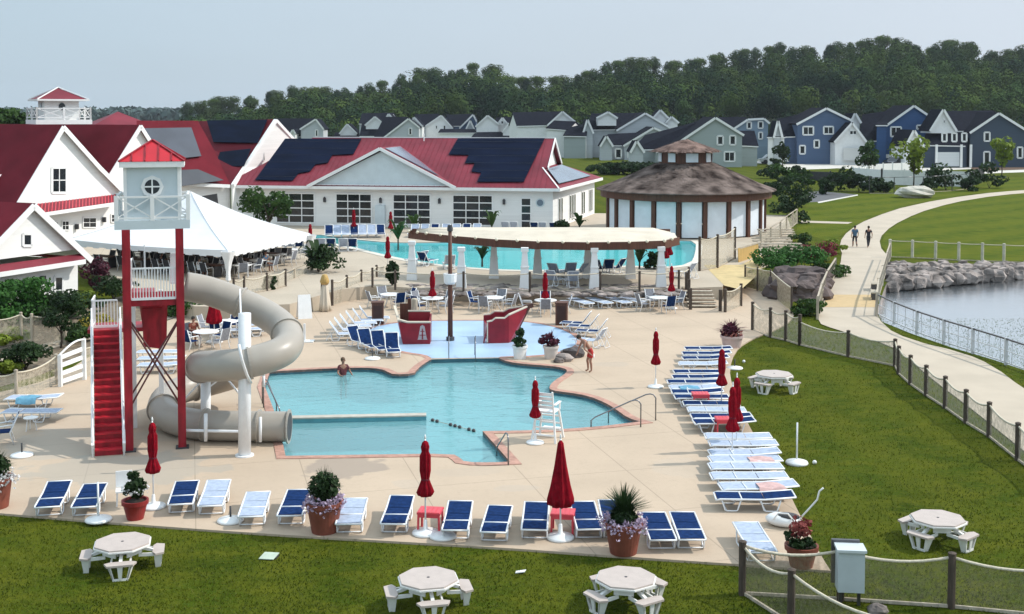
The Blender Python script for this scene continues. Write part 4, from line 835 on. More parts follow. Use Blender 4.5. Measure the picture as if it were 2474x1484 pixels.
ax, az, bx0, bx1 = 14.3, 7.05, 7.5, 21.2   # pediment over the doors
yb = -.6+(az-EZ+.08)/sl
pf = MB(); pf.slab([(bx0+.5,-.35,EZ+.12),(bx1-.5,-.35,EZ+.12),(ax,-.35,az-.25)], (0,.1,0)); pf.build('pediment', greyblue, PH); pf = None
pr = MB()
for xb in (bx0, bx1): pr.slab([(xb,-.75,EZ-.02),(ax,-.75,az),(ax,yb,az),(xb,-.55,EZ-.02)], (0,0,.12))
pr.build('pediment_roof', redroof, PH)
pt = MB(); pt.bar((bx0,-.80,EZ+.0),(ax,-.80,az+.02),.08,.28); pt.bar((bx1,-.80,EZ),(ax,-.80,az+.02),.08,.28); pt.bar((bx0+.5,-.42,EZ+.14),(bx1-.5,-.42,EZ+.14),.1,.16); pt.build('pediment_trim', white, PH)
def slope_poly(px, off=.22):
    n = Vector((0,-sl,1)).normalized(); p0 = Vector((0,-.6,EZ-.08)) + n*off; nw = phM.to_3x3() @ n; pw = phM @ p0
    return [phI @ PP(u,v,pw,nw) for u,v in px], n
SPL = [(689,336),(873,336),(854,373),(803,375),(792,394),(762,398),(749,415),(722,419),(707,437),(617,435)]
SPR = [(1107,335),(1316,335),(1265,440),(1153,440),(1163,418),(1139,415),(1147,395),(1123,395),(1133,375),(1084,374)]
for px in (SPL, SPR):
    q, n = slope_poly(px); a = MB().slab(q, n*.05).build('solar_array', solar, PH)
    gl = MB(); zs = [p.z for p in q]       # panel gaps
    u = MB(); k = min(zs)+.3
    while k < max(zs)-.1:
        xs = []
        for i in range(len(q)):
            A, B = q[i], q[(i+1)%len(q)]
            if (A.z-k)*(B.z-k) < 0: xs.append(A.lerp(B,(k-A.z)/(B.z-A.z)))
        if len(xs) >= 2: xs.sort(key=lambda p:p.x); u.bar(xs[0]+n*.052, xs[-1]+n*.052, .02, .035)
        k += .62
    u.build('panel_gap', mat('panel_frame',(.05,.055,.075),.4,.1,3), a)
tn_ = Vector((LW-x1+.6,0,0))
def hip_pt(x,y): return (x+2.1*max(0,y)/By*(x-x1)/(LW+.6-x1),y,EZ-.08+(x-(LW+.6))*(GZ-EZ+.08)/(x1-LW-.6)+.24)
MB().slab([hip_pt(LW+.35,.8),hip_pt(LW+.35,DW-1.0),hip_pt(x1+.3,DW-3.2),hip_pt(x1+.3,3.4)],(0,0,.05)).build('solar_array', solar2, PH)
k2 = (az-EZ)/(bx1-ax)
def ps(x,y): return (x,y,az-(x-ax)*k2+.17)
MB().slab([ps(ax+.3,.0),ps(ax+.3,yb-1.2),ps(ax+2.6,3.0),ps(bx1-1.7,.0)],(0,0,.05)).build('solar_array', solar2, PH)
def localwin(x0,x1_,z0,z1,nx,ny,name,fr=white,gl=glass_dark,fw=.08):
    f = MB(); w_, h_ = x1_-x0, z1-z0
    for x in (x0,x1_): f.box((x,-.04,(z0+z1)/2),(fw*1.5,.08,h_+fw))
    for z in (z0,z1): f.box(((x0+x1_)/2,-.045,z),(w_+fw,.09,fw*1.5))
    for i in range(1,nx): f.box((x0+w_*i/nx,-.035,(z0+z1)/2),(fw,.06,h_))
    for i in range(1,ny): f.box(((x0+x1_)/2,-.032,z0+h_*i/ny),(w_,.055,fw*1.1))
    o = f.build(name, fr, PH); MB().box(((x0+x1_)/2,-.008,(z0+z1)/2),(w_,.016,h_)).build('pane', gl, o)
def lx(u): # pixel column -> wall coordinate
    nw = phM.to_3x3() @ Vector((0,-1,0)); return (phI @ PP(u,500,PH.location.copy(),nw)).x
for u0,u1 in ((668,760),(812,898),(950,1040),(1094,1190)): localwin(lx(u0),lx(u1),.25,2.95,3,4,'garage_door')
localwin(lx(613),lx(632),1.9,2.95,1,2,'window'); localwin(lx(1259),lx(1283),.05,2.75,1,4,'door')
for u in (785,920,1062,1218): x = lx(u); o = MB(); o.box((x,-.10,2.35),(.22,.18,.36)); o.lathe([(.16,0),(.02,.14)],8,(x,-.10,2.53)); o.build('wall_lamp', darkgrey, PH)
x = lx(1305); o = MB(); o.lathe([(.40,0),(.40,.05)],24); o.v = [(a+x, -c-.01, b+2.35) for a,b,c in o.v]; k = o.build('round_emblem', greyblue, PH); o = MB(); o.lathe([(.29,.05),(.29,.065)],20); o.v = [(a+x,-c-.01,b+2.35) for a,b,c in o.v]; o.build('emblem_disc', solar2, k)
for y in (2.2,3.1,6.5,7.4,8.3,11.6,12.4,15.0,15.9):
    xw = LW+2.0*y/By; rz_ = -math.atan2(2.0,By); f = MB(); f.box((xw+.04,y,1.5),(.08,.62,2.3),rz=rz_); sw = f.build('side_window', white, PH); MB().box((xw+.085,y,1.5),(.02,.42,2.1),rz=rz_).build('pane', glass_dark, sw)
p = MB(); p.box((lx(920),-.2,1.1),(.9,.35,1.7)); p.build('drinks_cabinet', greyblue, PH)
MB().lathe([(.05,0),(.05,.7)],8,(16.5,6.9,7.6)).build('roof_vent', white, PH)
# ================================================================ left building group
wd = Vector((.45,.893,0)).normalized(); nn = Vector((.893,-.45,0)).normalized()
def ubound(parent, px, p0, n, m, name, ext): return MB().slab([PP(u,v,p0,n) for u,v in px], ext).build(name, m, parent, world=True)
# small shed
p0 = P(188,736,0); B0 = thing('pool_shed','small white gabled building with red roof at the left edge','building', (p0.x,p0.y,0))
ubound(B0, [(-70,790),(188,736),(188,628),(-70,662)], p0, nn, siding_white, 'wall', -nn*7)
q = gabled(B0, p0, nn, [(-75,650),(72,497),(203,621)], 3.2, 7, siding_white, redroof2, over=.30, tw=.34)
p1 = p0 + nn*.75; a = [PP(u,v,p0+nn*.03,nn) for u,v in [(-70,652),(196,616)]]; b_ = [PP(u,v,p1,nn) for u,v in [(-70,672),(206,630)]]
MB().slab([a[0],a[1],b_[1],b_[0]], (0,0,.08)).build('skirt_roof', redroof, B0, world=True); MB().bar(b_[0]+Vector((0,0,-.05)), b_[1]+Vector((0,0,-.05)), .1, .26).build('fascia', white, B0, world=True)
win_px(B0,(55,565,76,594),p0,nn,ny=1,nx=1,glass=glass_dark); win_px(B0,(131,668,151,734),p0,nn,nx=1,ny=2); win_px(B0,(48,688,68,744),p0,nn,nx=2,ny=1,name='door',glass=solar2); win_px(B0,(73,680,92,738),p0,nn,nx=2,ny=1,name='door')
for u,v in ((34,690),(104,676)):
    c_ = PP(u,v,p0+nn*.15,nn); MB().box(c_,(.25,.25,.4)).build('wall_lamp', darkgrey, B0, world=True)
# main hall
p0 = PP(297,482,P(297,575,TZ),nn); B1 = thing('main_hall','large white hall with steep dark red roof and flared gable, left','building', (p0.x,p0.y,TZ))
ubound(B1, [(-20,640),(292,590),(292,480),(-20,520)], p0, nn, siding_white, 'wall', -nn*10)
gabled(B1, p0, nn, [(30,500),(145,307),(232,404),(298,471)], 4.0, 26, siding_white, redroof2, over=.35, tw=.36)
a = [PP(u,v,p0+nn*.03,nn) for u,v in [(85,496),(284,472)]]; b_ = [PP(u,v,p0+nn*1.0,nn) for u,v in [(82,520),(285,490)]]
sk = MB().slab([a[0],a[1],b_[1],b_[0]], (0,0,.08)).build('skirt_roof', redroof, B1, world=True)
s = MB()
for k in range(26): t_ = k/25; s.bar(a[0].lerp(a[1],t_)+Vector((0,0,.09)), b_[0].lerp(b_[1],t_)+Vector((0,0,.09)), .06, .05)
s.build('skirt_seams', pinkred, sk).data.transform(Matrix.Translation(-B1.location)); MB().bar(b_[0]+Vector((0,0,-.06)), b_[1]+Vector((0,0,-.06)), .1, .28).build('fascia', white, B1, world=True)
win_px(B1,(125,405,160,466),p0,nn,nx=2,ny=2,fw=.12)
for r_ in ((134,536,140,560),(149,534,166,556),(200,526,232,550),(268,518,284,537)): win_px(B1,r_,p0+nn*.02,nn,nx=2,ny=2,fw=.06)
for u,v in ((186,548),(252,531)): MB().box(PP(u,v,p0+nn*.15,nn),(.25,.25,.4)).build('wall_lamp', darkgrey, B1, world=True)
# dormer at the far left
dq = [PP(u,v,p0-nn*3.5,nn) for u,v in ((-20,425),(42,422))]
d_ = MB(); d_.slab([PP(u,v,p0-nn*3.2,nn) for u,v in ((-25,482),(17,482),(30,428),(-25,430))], -nn*3); d_.build('dormer', greyblue, B1, world=True); MB().slab([PP(u,v,p0-nn*2.9,nn) for u,v in ((-25,428),(46,426),(46,421),(-25,422))], -nn*4).build('dormer_roof', white, B1, world=True)
# second gable behind
p2 = p0 + wd*9.5 - nn*1.5; B2_ = thing('second_hall','white gabled wing with dark red roof and bent vent pipe behind the main hall','building', (p2.x,p2.y,TZ))
gabled(B2_, p2, nn, [(255,428),(332,305),(372,368),(430,432)], TZ, 24, siding_white, redroof2, over=.35, tw=.36)
a = PP(196,368,p2-nn*8-wd*2,nn); MB().tube([a,a+Vector((0,0,1.7)),],.10,8).build('vent_pipe', white, B2_, world=True)
# cupola with railing
cz = 10.0; cu = PY(142,300,100); CU = thing('roof_cupola','white railed roof cupola with red pyramid roof on the main hall ridge','cupola', tuple(cu), R(32))
s_ = 100/F; MB().box((0,0,.18),(4.4,4.4,.36)).build('base', white, CU); MB().box((0,0,1.1),(2.7,2.7,1.9)).build('body', siding_white, CU)
rr = MB(); rr.add([(-2,-2,2.0),(2,-2,2.0),(2,2,2.0),(-2,2,2.0),(0,0,3.0)],[(0,1,4),(1,2,4),(2,3,4),(3,0,4),(3,2,1,0)]); rr.build('roof', redroof, CU); rt = MB()
for sx in (-1,1): rt.box((0,sx*2,1.98),(4.1,.08,.14)); rt.box((sx*2,0,1.98),(.08,4.1,.14))
for sx in (-1,1):
    for sy in (-1,1): rt.bar((sx*2,sy*2,2.06),(0,0,3.06),.10,.06)
rt.build('roof_trim', white, CU)
for k in range(4):
    M_ = Matrix.Rotation(k*PI/2,3,'Z'); rl = MB()
    for x in (-2.1,0,2.1): rl.box(M_@Vector((x,-2.1,.85)),(.13,.13,1.1))
    for z in (.55,1.3): rl.bar(M_@Vector((-2.1,-2.1,z)),M_@Vector((2.1,-2.1,z)),.07)
    for x in (-2.1,0): rl.bar(M_@Vector((x,-2.1,.55)),M_@Vector((x+2.1,-2.1,1.3)),.05); rl.bar(M_@Vector((x,-2.1,1.3)),M_@Vector((x+2.1,-2.1,.55)),.05)
    rl.build('railing', white, CU)
    o = MB(); o.lathe([(.26,0),(.26,.03)],14); o.v = [tuple(M_@Vector((x_,-1.36-z_,y_*1.2+1.45))) for x_,y_,z_ in o.v]; o.build('round_window', glass_dark, CU)
c2 = PY(285,297,112); o = MB(); o.add([(-2.8,-2.8,0),(2.8,-2.8,0),(2.8,2.8,0),(-2.8,2.8,0),(0,0,1.35)],[(0,1,4),(1,2,4),(2,3,4),(3,0,4)]); o.v=[(x*math.cos(.5)-y*math.sin(.5)+c2.x, x*math.sin(.5)+y*math.cos(.5)+c2.y, z+c2.z-.3) for x,y,z in o.v]
C2 = thing('hip_roof_cupola','low red hipped cupola roof right of the railed cupola','cupola', tuple(c2)); o.build('roof', redroof, C2, world=True); b_=MB(); b_.box((c2.x,c2.y,c2.z-2),(4.6,4.6,3.4)); b_.build('body', siding_white, C2, world=True)
# long solar-roofed hall with white swooping gable
B3 = thing('solar_hall','long dark red roofed hall with solar arrays and white swooping gable end','building', (-36,108,TZ))
E0, E1, R1 = PY(330,440,103), PY(556,450,109), PY(660,292,119); R0 = PP(330,296,E0,(E1-E0).cross(R1-E0).normalized())
def sp(s,t): return (E0.lerp(E1,s)).lerp(R0.lerp(R1,s),t)
r = MB(); up = (E1-E0).cross(R0-E0).normalized(); kink = .38
K0, K1 = sp(0,kink)-up*.9, sp(1,kink)-up*.9; R0 = R1 + (K0-K1)*((R0-R1).length/(K0-K1).length)
nl = (E1-E0).cross(R1-E0).normalized(); nl = nl if nl.z > 0 else -nl
r.slab([PP(u,v,E0,nl) for u,v in ((330,440),(556,450),(520,372),(478,296),(330,296))], (0,0,.16)); r.build('roof', redroof2, B3, world=True)
L_ = PY(466,297,128); nr_ = (R1-K1).cross(L_-K1).normalized(); nr_ = nr_ if nr_.z > 0 else -nr_; V_ = PP(516,366,K1,nr_)
r = MB(); r.slab([K1,R1,L_,V_], (0,0,.16)); r.slab([E1,K1,V_], (0,0,.16)); r.slab([R1,L_,L_+Vector((1.2,11,-5.2)),R1+Vector((1.2,11,-5.2))],(0,0,.16)); r.build('cross_roof', redroof2, B3, world=True)
gw = Vector((.06,0,0)); yb_ = Vector((3,14,0)); BE = Vector((E1.x+4,E1.y+18,E1.z))
o = MB(); o.slab([E1+Vector((.1,0,-.1)),K1+Vector((.1,0,-.1)),R1+Vector((.1,0,-.1)),R1+Vector((2.2,11,-4.6)),BE,Vector((BE.x,BE.y,TZ)),Vector((E1.x+.1,E1.y,TZ))],(.12,0,0)); o.build('gable_end', siding_white, B3, world=True)
o = MB(); o.slab([E0+Vector((0,.6,-.2)),E1+Vector((-.2,.6,-.2)),Vector((E1.x-.2,E1.y+.6,TZ)),Vector((E0.x,E0.y+.6,TZ))],(0,.2,0)); o.build('wall', siding_white, B3, world=True)
o = MB()
for a_,b_ in ((E1,K1),(K1,R1)): o.bar(a_+Vector((.25,-.05,.02)),b_+Vector((.25,-.05,.02)),.3,.34)
o.bar(E0+Vector((0,-.1,0)),E1+Vector((0,-.1,0)),.1,.3); o.bar(R1+Vector((.25,0,0)),R1+Vector((2.3,12,-4.9)),.3,.34); o.build('rake_trim', white, B3, world=True)
n_ = nr_; pu = K1+n_*.30
for px,m_ in (([(500,292),(646,290),(622,346),(516,344)],solar),([(345,311),(462,309),(486,378),(430,384),(345,372)],solar2),([(532,368),(606,360),(590,402),(548,404),(524,392)],solar)):
    q0, n0 = (E0+nl*.3, nl) if m_ is solar2 else (pu, n_); MB().slab([PP(u,v,q0,n0) for u,v in px], n0*.05).build('solar_array', m_ if m_ is solar else mat('sunlit_grey_solar',(.055,.065,.085),.35,.2,.4,spec=.4), B3, world=True)  # array on the sunlit slope: lit tone put into a greyer colour
n2_ = nl; MB().slab([PP(u,v,E0+n2_*.4,n2_) for u,v in [(425,412),(478,410),(540,436),(430,452)]], n2_*.05).build('solar_array', mat('sunlit_mid_solar',(.05,.055,.065),.3,.2,.5), B3, world=True)  # same sunlit slope, its light again put into the grey
gx = R1.lerp(K1,.55); 
for k in (0,1): 
    c_ = gx+Vector((.35,1.5+k*1.3,-.6)); f = MB(); f.box(c_,(.1,1.0,2.0)); w_ = f.build('window', white, B3, world=True); o = MB().box(c_+Vector((.06,0,0))-B3.location,(.03,.75,1.8)).build('pane', glass_dark, w_)
# glazed link between the hall and pool house
LK = thing('glazed_link','low white link building with grey shading beside the pool house','building', (-29,112,TZ)); a,b_ = PY(430,470,107), PY(556,458,111)
o = MB(); o.slab([a,b_,Vector((b_.x,b_.y,TZ)),Vector((a.x,a.y,TZ))],(0,.2,0)); o.build('wall', siding_white, LK, world=True); o = MB(); o.bar(a,b_,.2,.4); o.build('fascia', white, LK, world=True); o = MB(); o.slab([PY(u,v,106) for u,v in ((468,477),(524,468),(528,500),(470,510))],(0,.1,0)); o.build('opening', darkgrey, LK, world=True)
# ================================================================ white event tent
cf, cr, cl = Vector((-17.2,72.3,0)), Vector((-13.9,82.2,0)), Vector((-29.2,78.6,0)); cb = cl + (cr-cf); apex = (cf+cb)/2 + Vector((0,0,5.75)); ez = 2.75
TN = thing('event_tent','big white pyramid tent with hanging valance and corner legs','tent', ((cf+cb)/2+Vector((0,0,TZ)))[:])
o = MB(); cs = [cf,cr,cb,cl]; N_ = 10
for a_,b_ in zip(cs, cs[1:]+cs[:1]):     # sagging panels
    vs = []; fs = []
    for i in range(N_+1):
        for j in range(N_+1):
            e = a_.lerp(b_, j/N_)+Vector((0,0,ez)); t_ = i/N_; p = e.lerp(apex,t_); p.z -= .28*math.sin(PI*t_); p.z -= .12*math.sin(PI*j/N_)*(1-t_); vs.append(p)
    for i in range(N_):
        for j in range(N_): fs.append((i*(N_+1)+j, i*(N_+1)+j+1, (i+1)*(N_+1)+j+1, (i+1)*(N_+1)+j))
    o.add(vs, fs)
o.build('canopy', tent_w, TN, smooth=False, world=True)
o = MB()
for a_,b_ in zip(cs, cs[1:]+cs[:1]):
    for j in range(24):
        p,q_ = a_.lerp(b_,j/24), a_.lerp(b_,(j+1)/24); dz = .40 if j%2 else .46; sg = lambda t_: ez-.12*math.sin(PI*t_)-.002
        o.add([(p.x,p.y,sg(j/24)),(q_.x,q_.y,sg((j+1)/24)),(q_.x,q_.y,ez-dz),(p.x,p.y,ez-dz)],[(0,1,2,3)])
o.build('valance', tent_w, TN, world=True)
for a_,b_ in zip(cs, cs[1:]+cs[:1]):
    for j in (0,3,7):
        pts = []
        for i in range(11):
            t_ = i/10; p = (a_.lerp(b_, j/10)+Vector((0,0,ez))).lerp(apex,t_); p.z -= .28*math.sin(PI*t_)+.12*math.sin(PI*j/10)*(1-t_)-.015; pts.append(p)
        m = MB(); m.tube(pts,.025,5); m.build('seam', tent_w, TN, world=True)
for i,c_ in enumerate([cf,cr,cb,cl,(cf+cl)/2]):
    m = MB(); m.tube([(c_.x,c_.y,TZ),(c_.x,c_.y,ez)],.06,8); lg = m.build('leg', wpipe, TN, world=True)
    if i in (0,1,3):
        d = MB(); d.lathe([(.14,0,.2),(.11,.5,.3),(.2,1.1,.25),(.42,1.75,.12)],16,(c_.x,c_.y,TZ+.12),fold=5,cap=False); d.build('leg_drape', tent_w, TN, world=True, smooth=True)
# ================================================================ thatched round bar
BC = Vector((15.05,104.0,TZ)); BR = 6.75
BA = thing('thatched_bar','round bar pavilion with shaggy thatched roof, lantern and pale curtains','pavilion', BC[:])
def ring(r,z,n=40,ph=0): return [(r*math.cos(ph+2*PI*k/n), r*math.sin(ph+2*PI*k/n), z) for k in range(n)]
o = MB(); o.lathe([(BR+1.0,3.66),(BR+.98,3.73),(BR-.6,4.30),(4.3,5.12),(2.3,5.95)],40); o.build('roof', thatch, BA)
V = []                                  # shaggy reed bundles laid down the slope
for i in range(4200):
    a = RNG.uniform(0,2*PI); t_ = RNG.uniform(0,1)**.75; rr_ = 2.3+(BR+.35-2.3)*t_; z = 5.95-(5.95-3.80)*t_ + .03; L_ = RNG.uniform(.35,.6); wdt = RNG.uniform(.06,.16)
    d = np.array((math.cos(a),math.sin(a),0)); s = np.array((-d[1],d[0],0)); dn = d*.93+np.array((0,0,-.37)); c0 = d*rr_+np.array((0,0,z+RNG.uniform(.03,.06)+.02*math.sin(a*9+t_*7))); jit = s*RNG.normal()*.12
    V.append([c0-s*wdt, c0+s*wdt, c0+dn*L_+s*wdt+jit, c0+dn*L_-s*wdt+jit])
quad_mesh('thatch_reeds', np.array(V), thatch, BA)
o = MB(); o.lathe([(BR+.55,3.05),(BR+.62,3.08),(BR+.62,3.62),(BR+.5,3.66)],40); o.build('eave_beam', woodbrown, BA)
for k in range(20):
    a = 2*PI*(k+.3)/20; MB().box((BR*math.cos(a),BR*math.sin(a),1.5),(.30,.30,3.1),rz=a).build('post', woodbrown, BA)
    a2 = a+PI/20; h = BR-.12; c_ = (h*math.cos(a2),h*math.sin(a2),1.55); MB().box(c_,(.05,1.62,2.9),rz=a2).build('curtain', curtain, BA)
o = MB(); o.lathe([(2.25,5.6),(2.25,7.0)],16,cap=False); o.build('lantern_wall', woodbrown, BA)
for k in range(8):
    a = -PI/2+2*PI*k/8+.1; o = MB(); o.box((2.26*math.cos(a),2.26*math.sin(a),6.45),(.06,1.05 if k%2==0 else .7,.75),rz=a); o.build('lantern_window', curtain, BA)
o = MB(); o.lathe([(2.95,6.9),(2.9,7.0),(1.6,7.5),(.1,7.95)],16); o.build('lantern_roof', thatchred, BA)
V = []
for i in range(900):
    a = RNG.uniform(0,2*PI); t_ = RNG.uniform(0,1)**.6; rr_ = .1+2.8*t_; z = 7.98-1.0*t_; d = np.array((math.cos(a),math.sin(a),0)); s = np.array((-d[1],d[0],0)); c0 = d*rr_+np.array((0,0,z+RNG.uniform(.02,.08))); L_ = RNG.uniform(.25,.5); dn = d*.94+np.array((0,0,-.34)); V.append([c0-s*.06,c0+s*.06,c0+dn*L_+s*.07,c0+dn*L_-s*.07])
quad_mesh('lantern_reeds', np.array(V), thatchred, BA)
# ================================================================ curved pergola with canvas roof
front_px = [(988,577),(1030,582),(1100,589),(1200,597),(1300,602),(1420,604),(1520,603),(1605,600),(1640,592)]
zt = 3.5; fr = [P(u,v-18,zt) for u,v in front_px]; bk = [f.lerp(Vector((f.x*.98+.1, 76.2-.02*f.x**2*.2, zt)),1.0) for f in fr]
PG = thing('curved_pergola','curved pergola with cream canvas roof, brown fascia and white tapered columns','pergola', (1.5,72,TZ))
o = MB(); n = len(fr); K = 6; vs = []; fs = []
for i in range(n):
    for j in range(K+1):
        t_ = j/K; p = fr[i].lerp(bk[i],t_); p.z += .28*math.sin(PI*t_*.5)*(1 if 0<i<n-1 else .15) - .08*math.sin(t_*PI*3); vs.append(p)
for i in range(n-1):
    for j in range(K): fs.append((i*(K+1)+j,(i+1)*(K+1)+j,(i+1)*(K+1)+j+1,i*(K+1)+j+1))
o.add(vs, fs); o.build('canvas_roof', canvas_cream, PG, world=True)
o = MB()
for a_,b_ in zip(fr, fr[1:]): o.bar(a_+Vector((0,0,-.22)), b_+Vector((0,0,-.22)), .12, .46)
o.build('fascia', woodbrown, PG, world=True)
o = MB()
for a_,b_ in zip(bk, bk[1:]): o.bar(a_+Vector((0,0,.02)), b_+Vector((0,0,.02)), .12, .36)
o.build('rear_beam', woodbrown, PG, world=True)
for i in range(0,9):
    for t_ in (0,.5):
        if i+t_ > 7.6: continue
        j = min(i+1,n-1); a_ = fr[i].lerp(fr[j],t_); c_ = a_+Vector((0,-.14,.02)); MB().sphere(c_,.10,8,6).build('lamp_bulb', bulb, PG, smooth=True, world=True)
        b2 = bk[i].lerp(bk[j],t_); MB().bar(a_+Vector((0,0,-.14)), b2+Vector((0,0,.02)), .10, .16).build('rafter', woodbrown, PG, world=True)
for u,d in ((1114,70.1),(1268,69.9),(1437,69.8),(1599,70.4),(994,73.5),(1193,74.2),(1299,74.2),(1421,74.3),(1525,74.0)):
    x = (u-UC)/F*d*1.0; o = MB(); h = 2.35
    for (w0,w1,z0,z1) in ((.62,.44,0,1.25),(.44,.30,1.25,2.15)): 
        o.add([(x-w0/2,d-w0/2,TZ+z0),(x+w0/2,d-w0/2,TZ+z0),(x+w0/2,d+w0/2,TZ+z0),(x-w0/2,d+w0/2,TZ+z0),(x-w1/2,d-w1/2,TZ+z1),(x+w1/2,d-w1/2,TZ+z1),(x+w1/2,d+w1/2,TZ+z1),(x-w1/2,d+w1/2,TZ+z1)],[(0,1,5,4),(1,2,6,5),(2,3,7,6),(3,0,4,7)])
    o.box((x,d,TZ+2.26),(.44,.44,.24)); o.box((x,d,TZ+1.25),(.52,.52,.05)); o.build('column', white, PG, world=True)
# terrace retaining wall behind the patio tables, with stacked stone
def wallrun(px, z1, name, label, m, th=.3, z0=0, zp=DZ):
    pts = [P(u,v,zp) for u,v in px]; o = MB()
    for a_,b_ in zip(pts, pts[1:]): o.bar((a_.x,a_.y,(z0+z1)/2),(b_.x,b_.y,(z0+z1)/2),th,z1-z0)
    return tag(o.build(name, m), label, 'wall')
wallrun([(893,706),(1000,716),(1300,722),(1640,720),(1668,716)], .70, 'retaining_wall', 'dark stone retaining wall behind the patio tables', stone_dark)
o = MB()
for i in range(330):
    u = 985+655*(i+random.random())/330; v = random.uniform(690,712); p = P(u,v,.72); s = random.uniform(.14,.30); o.sphere((p.x,p.y-.1,.72+random.uniform(-.05,.06)), s, 7, 5, (1.4,1,.5), .2)
tag(o.build('stone_ledge', stone),'low ledge of stacked grey stones below the pergola','stone ledge')
# steps up to the terrace at the right
ST_ = thing('terrace_steps','pale boarded steps with wooden newel posts up to the terrace','steps', P(1695,744,DZ)[:])
a_, b_ = P(1663,744,DZ), P(1733,744,DZ)
for k in range(5): MB().box(((a_.x+b_.x)/2, a_.y+.18+k*.40, DZ+.15*(k+.5)+.02),(b_.x-a_.x,.42,.05+.0)).build('tread', woodlight, ST_, world=True); 
o = MB()
for k in range(5): o.box(((a_.x+b_.x)/2, a_.y+.40+k*.40, DZ+.075+.15*k),(b_.x-a_.x-.1,.05,.15))
o.build('riser', woodbrown, ST_, world=True)
for u,v,h in ((1668,748,1.2),(1664,738,1.5),(1658,728,1.7),(1740,752,1.2)): p = P(u,v,DZ); MB().box((p.x,p.y,DZ+h/2),(.16,.16,h)).build('newel_post', wood, ST_, world=True)
# ================================================================ slide tower
d0 = 39.4; pl = P(313,1088,DZ); pr_ = P(441,1083,DZ); xl_, xr_ = pl.x, pr_.x; yF = (pl.y+pr_.y)/2
TW = thing('slide_tower','red slide tower with grey lookout cabin, balcony and red roof','slide tower', ((xl_+xr_)/2, yF, DZ), R(14.5)); w2 = (xr_-xl_)/2; TI = (Matrix.Translation(TW.location) @ Matrix.Rotation(R(14.5),4,'Z')).inverted()
top = 7.22
for s in (-1,1): MB().box((s*w2,0,top/2),(.25,.25,top)).build('post', darkred, TW); MB().box((s*w2,0,.02),(.42,.42,.04)).build('foot_plate', darkgrey, TW)
for s in (-1,.12): MB().box((s*w2*.98,3.0,2.4),(.16,.16,4.8)).build('rear_post', white, TW)
# lookout cabin
cy = 1.05; o = MB(); o.box((0,cy,top+.14),(2.34,2.34,.28)); o.build('cabin_floor', greyblue, TW)
o = MB(); o.box((0,cy,top+.28+.87),(1.68,1.68,1.74)); cb = o.build('cabin', greyblue, TW)
for sx in (-1,1):
    for sy in (-1,1): MB().box((sx*.84,cy+sy*.84,top+1.15),(.10,.10,1.74)).build('corner_trim', white, cb)
o = MB(); o.lathe([(.36,0),(.36,.05)],8); o.v = [(x,cy-.85-z,y+top+1.36) for x,y,z in o.v]; k = o.build('round_frame', white, TW)
o = MB(); o.lathe([(.235,.05),(.235,.062)],24); o.v = [(x,cy-.85-z,y+top+1.36) for x,y,z in o.v]; o.build('round_pane', glass_dark, k)
o = MB(); o.box((0,cy-.92,top+1.36),(.045,.03,.47)); o.box((0,cy-.92,top+1.36),(.47,.028,.045)); o.build('muntin', white, k)
ez_ = top+2.02; rh = .82; e_ = 1.02
o = MB(); o.add([(-e_,cy-e_,ez_+.16),(e_,cy-e_,ez_+.16),(e_,cy+e_,ez_+.16),(-e_,cy+e_,ez_+.16),(0,cy,ez_+rh)],[(0,1,4),(1,2,4),(2,3,4),(3,0,4),(3,2,1,0)]); o.build('roof', mat('glossy_red_roof',(.50,.012,.022),.3,.1,1.5), TW)
o = MB(); o.box((0,cy,ez_+.06),(2.02,2.02,.18)); o.build('roof_fascia', white, TW)
o = MB()
for k in range(4):
    M_ = Matrix.Rotation(k*PI/2,3,'Z'); C_ = Vector((0,cy,0))
    a_ = M_@Vector((e_,-e_,0))+C_+Vector((0,0,ez_+.17)); o.bar(a_, Vector((0,cy,ez_+rh+.02)), .07,.05)
    for x in (-.62,-.21,.21,.62):
        t_ = 1-abs(x)/e_; A_ = M_@Vector((x,-e_,0))+C_+Vector((0,0,ez_+.18)); B_ = M_@Vector((x,-e_*(1-t_),0))+C_+Vector((0,0,ez_+.18+(rh-.16)*t_)); o.bar(A_,B_,.035,.045)
o.build('roof_seams', darkred, TW)
h0 = top+.30
for k in range(4):
    M_ = Matrix.Rotation(k*PI/2,3,'Z'); C_ = Vector((0,cy,0)); rl = MB(); T = lambda x,z: M_@Vector((x,-1.11,0))+C_+Vector((0,0,z))
    for x in (-1.11,0): rl.bar(T(x,h0-.02),T(x,h0+.80),.12)
    rl.bar(T(-1.11,h0+.06),T(1.11,h0+.06),.06); rl.bar(T(-1.11,h0+.74),T(1.11,h0+.74),.06)
    for x in (-1.08,.04): rl.bar(T(x,h0+.08),T(x+1.06,h0+.74),.04); rl.bar(T(x,h0+.74),T(x+1.06,h0+.08),.04)
    rl.build('balcony_railing', white, TW)
    ll = MB(); ll.bar(T(1.11,h0-.02),T(1.11,h0+.80),.115); ll.build('corner_post', white, TW)
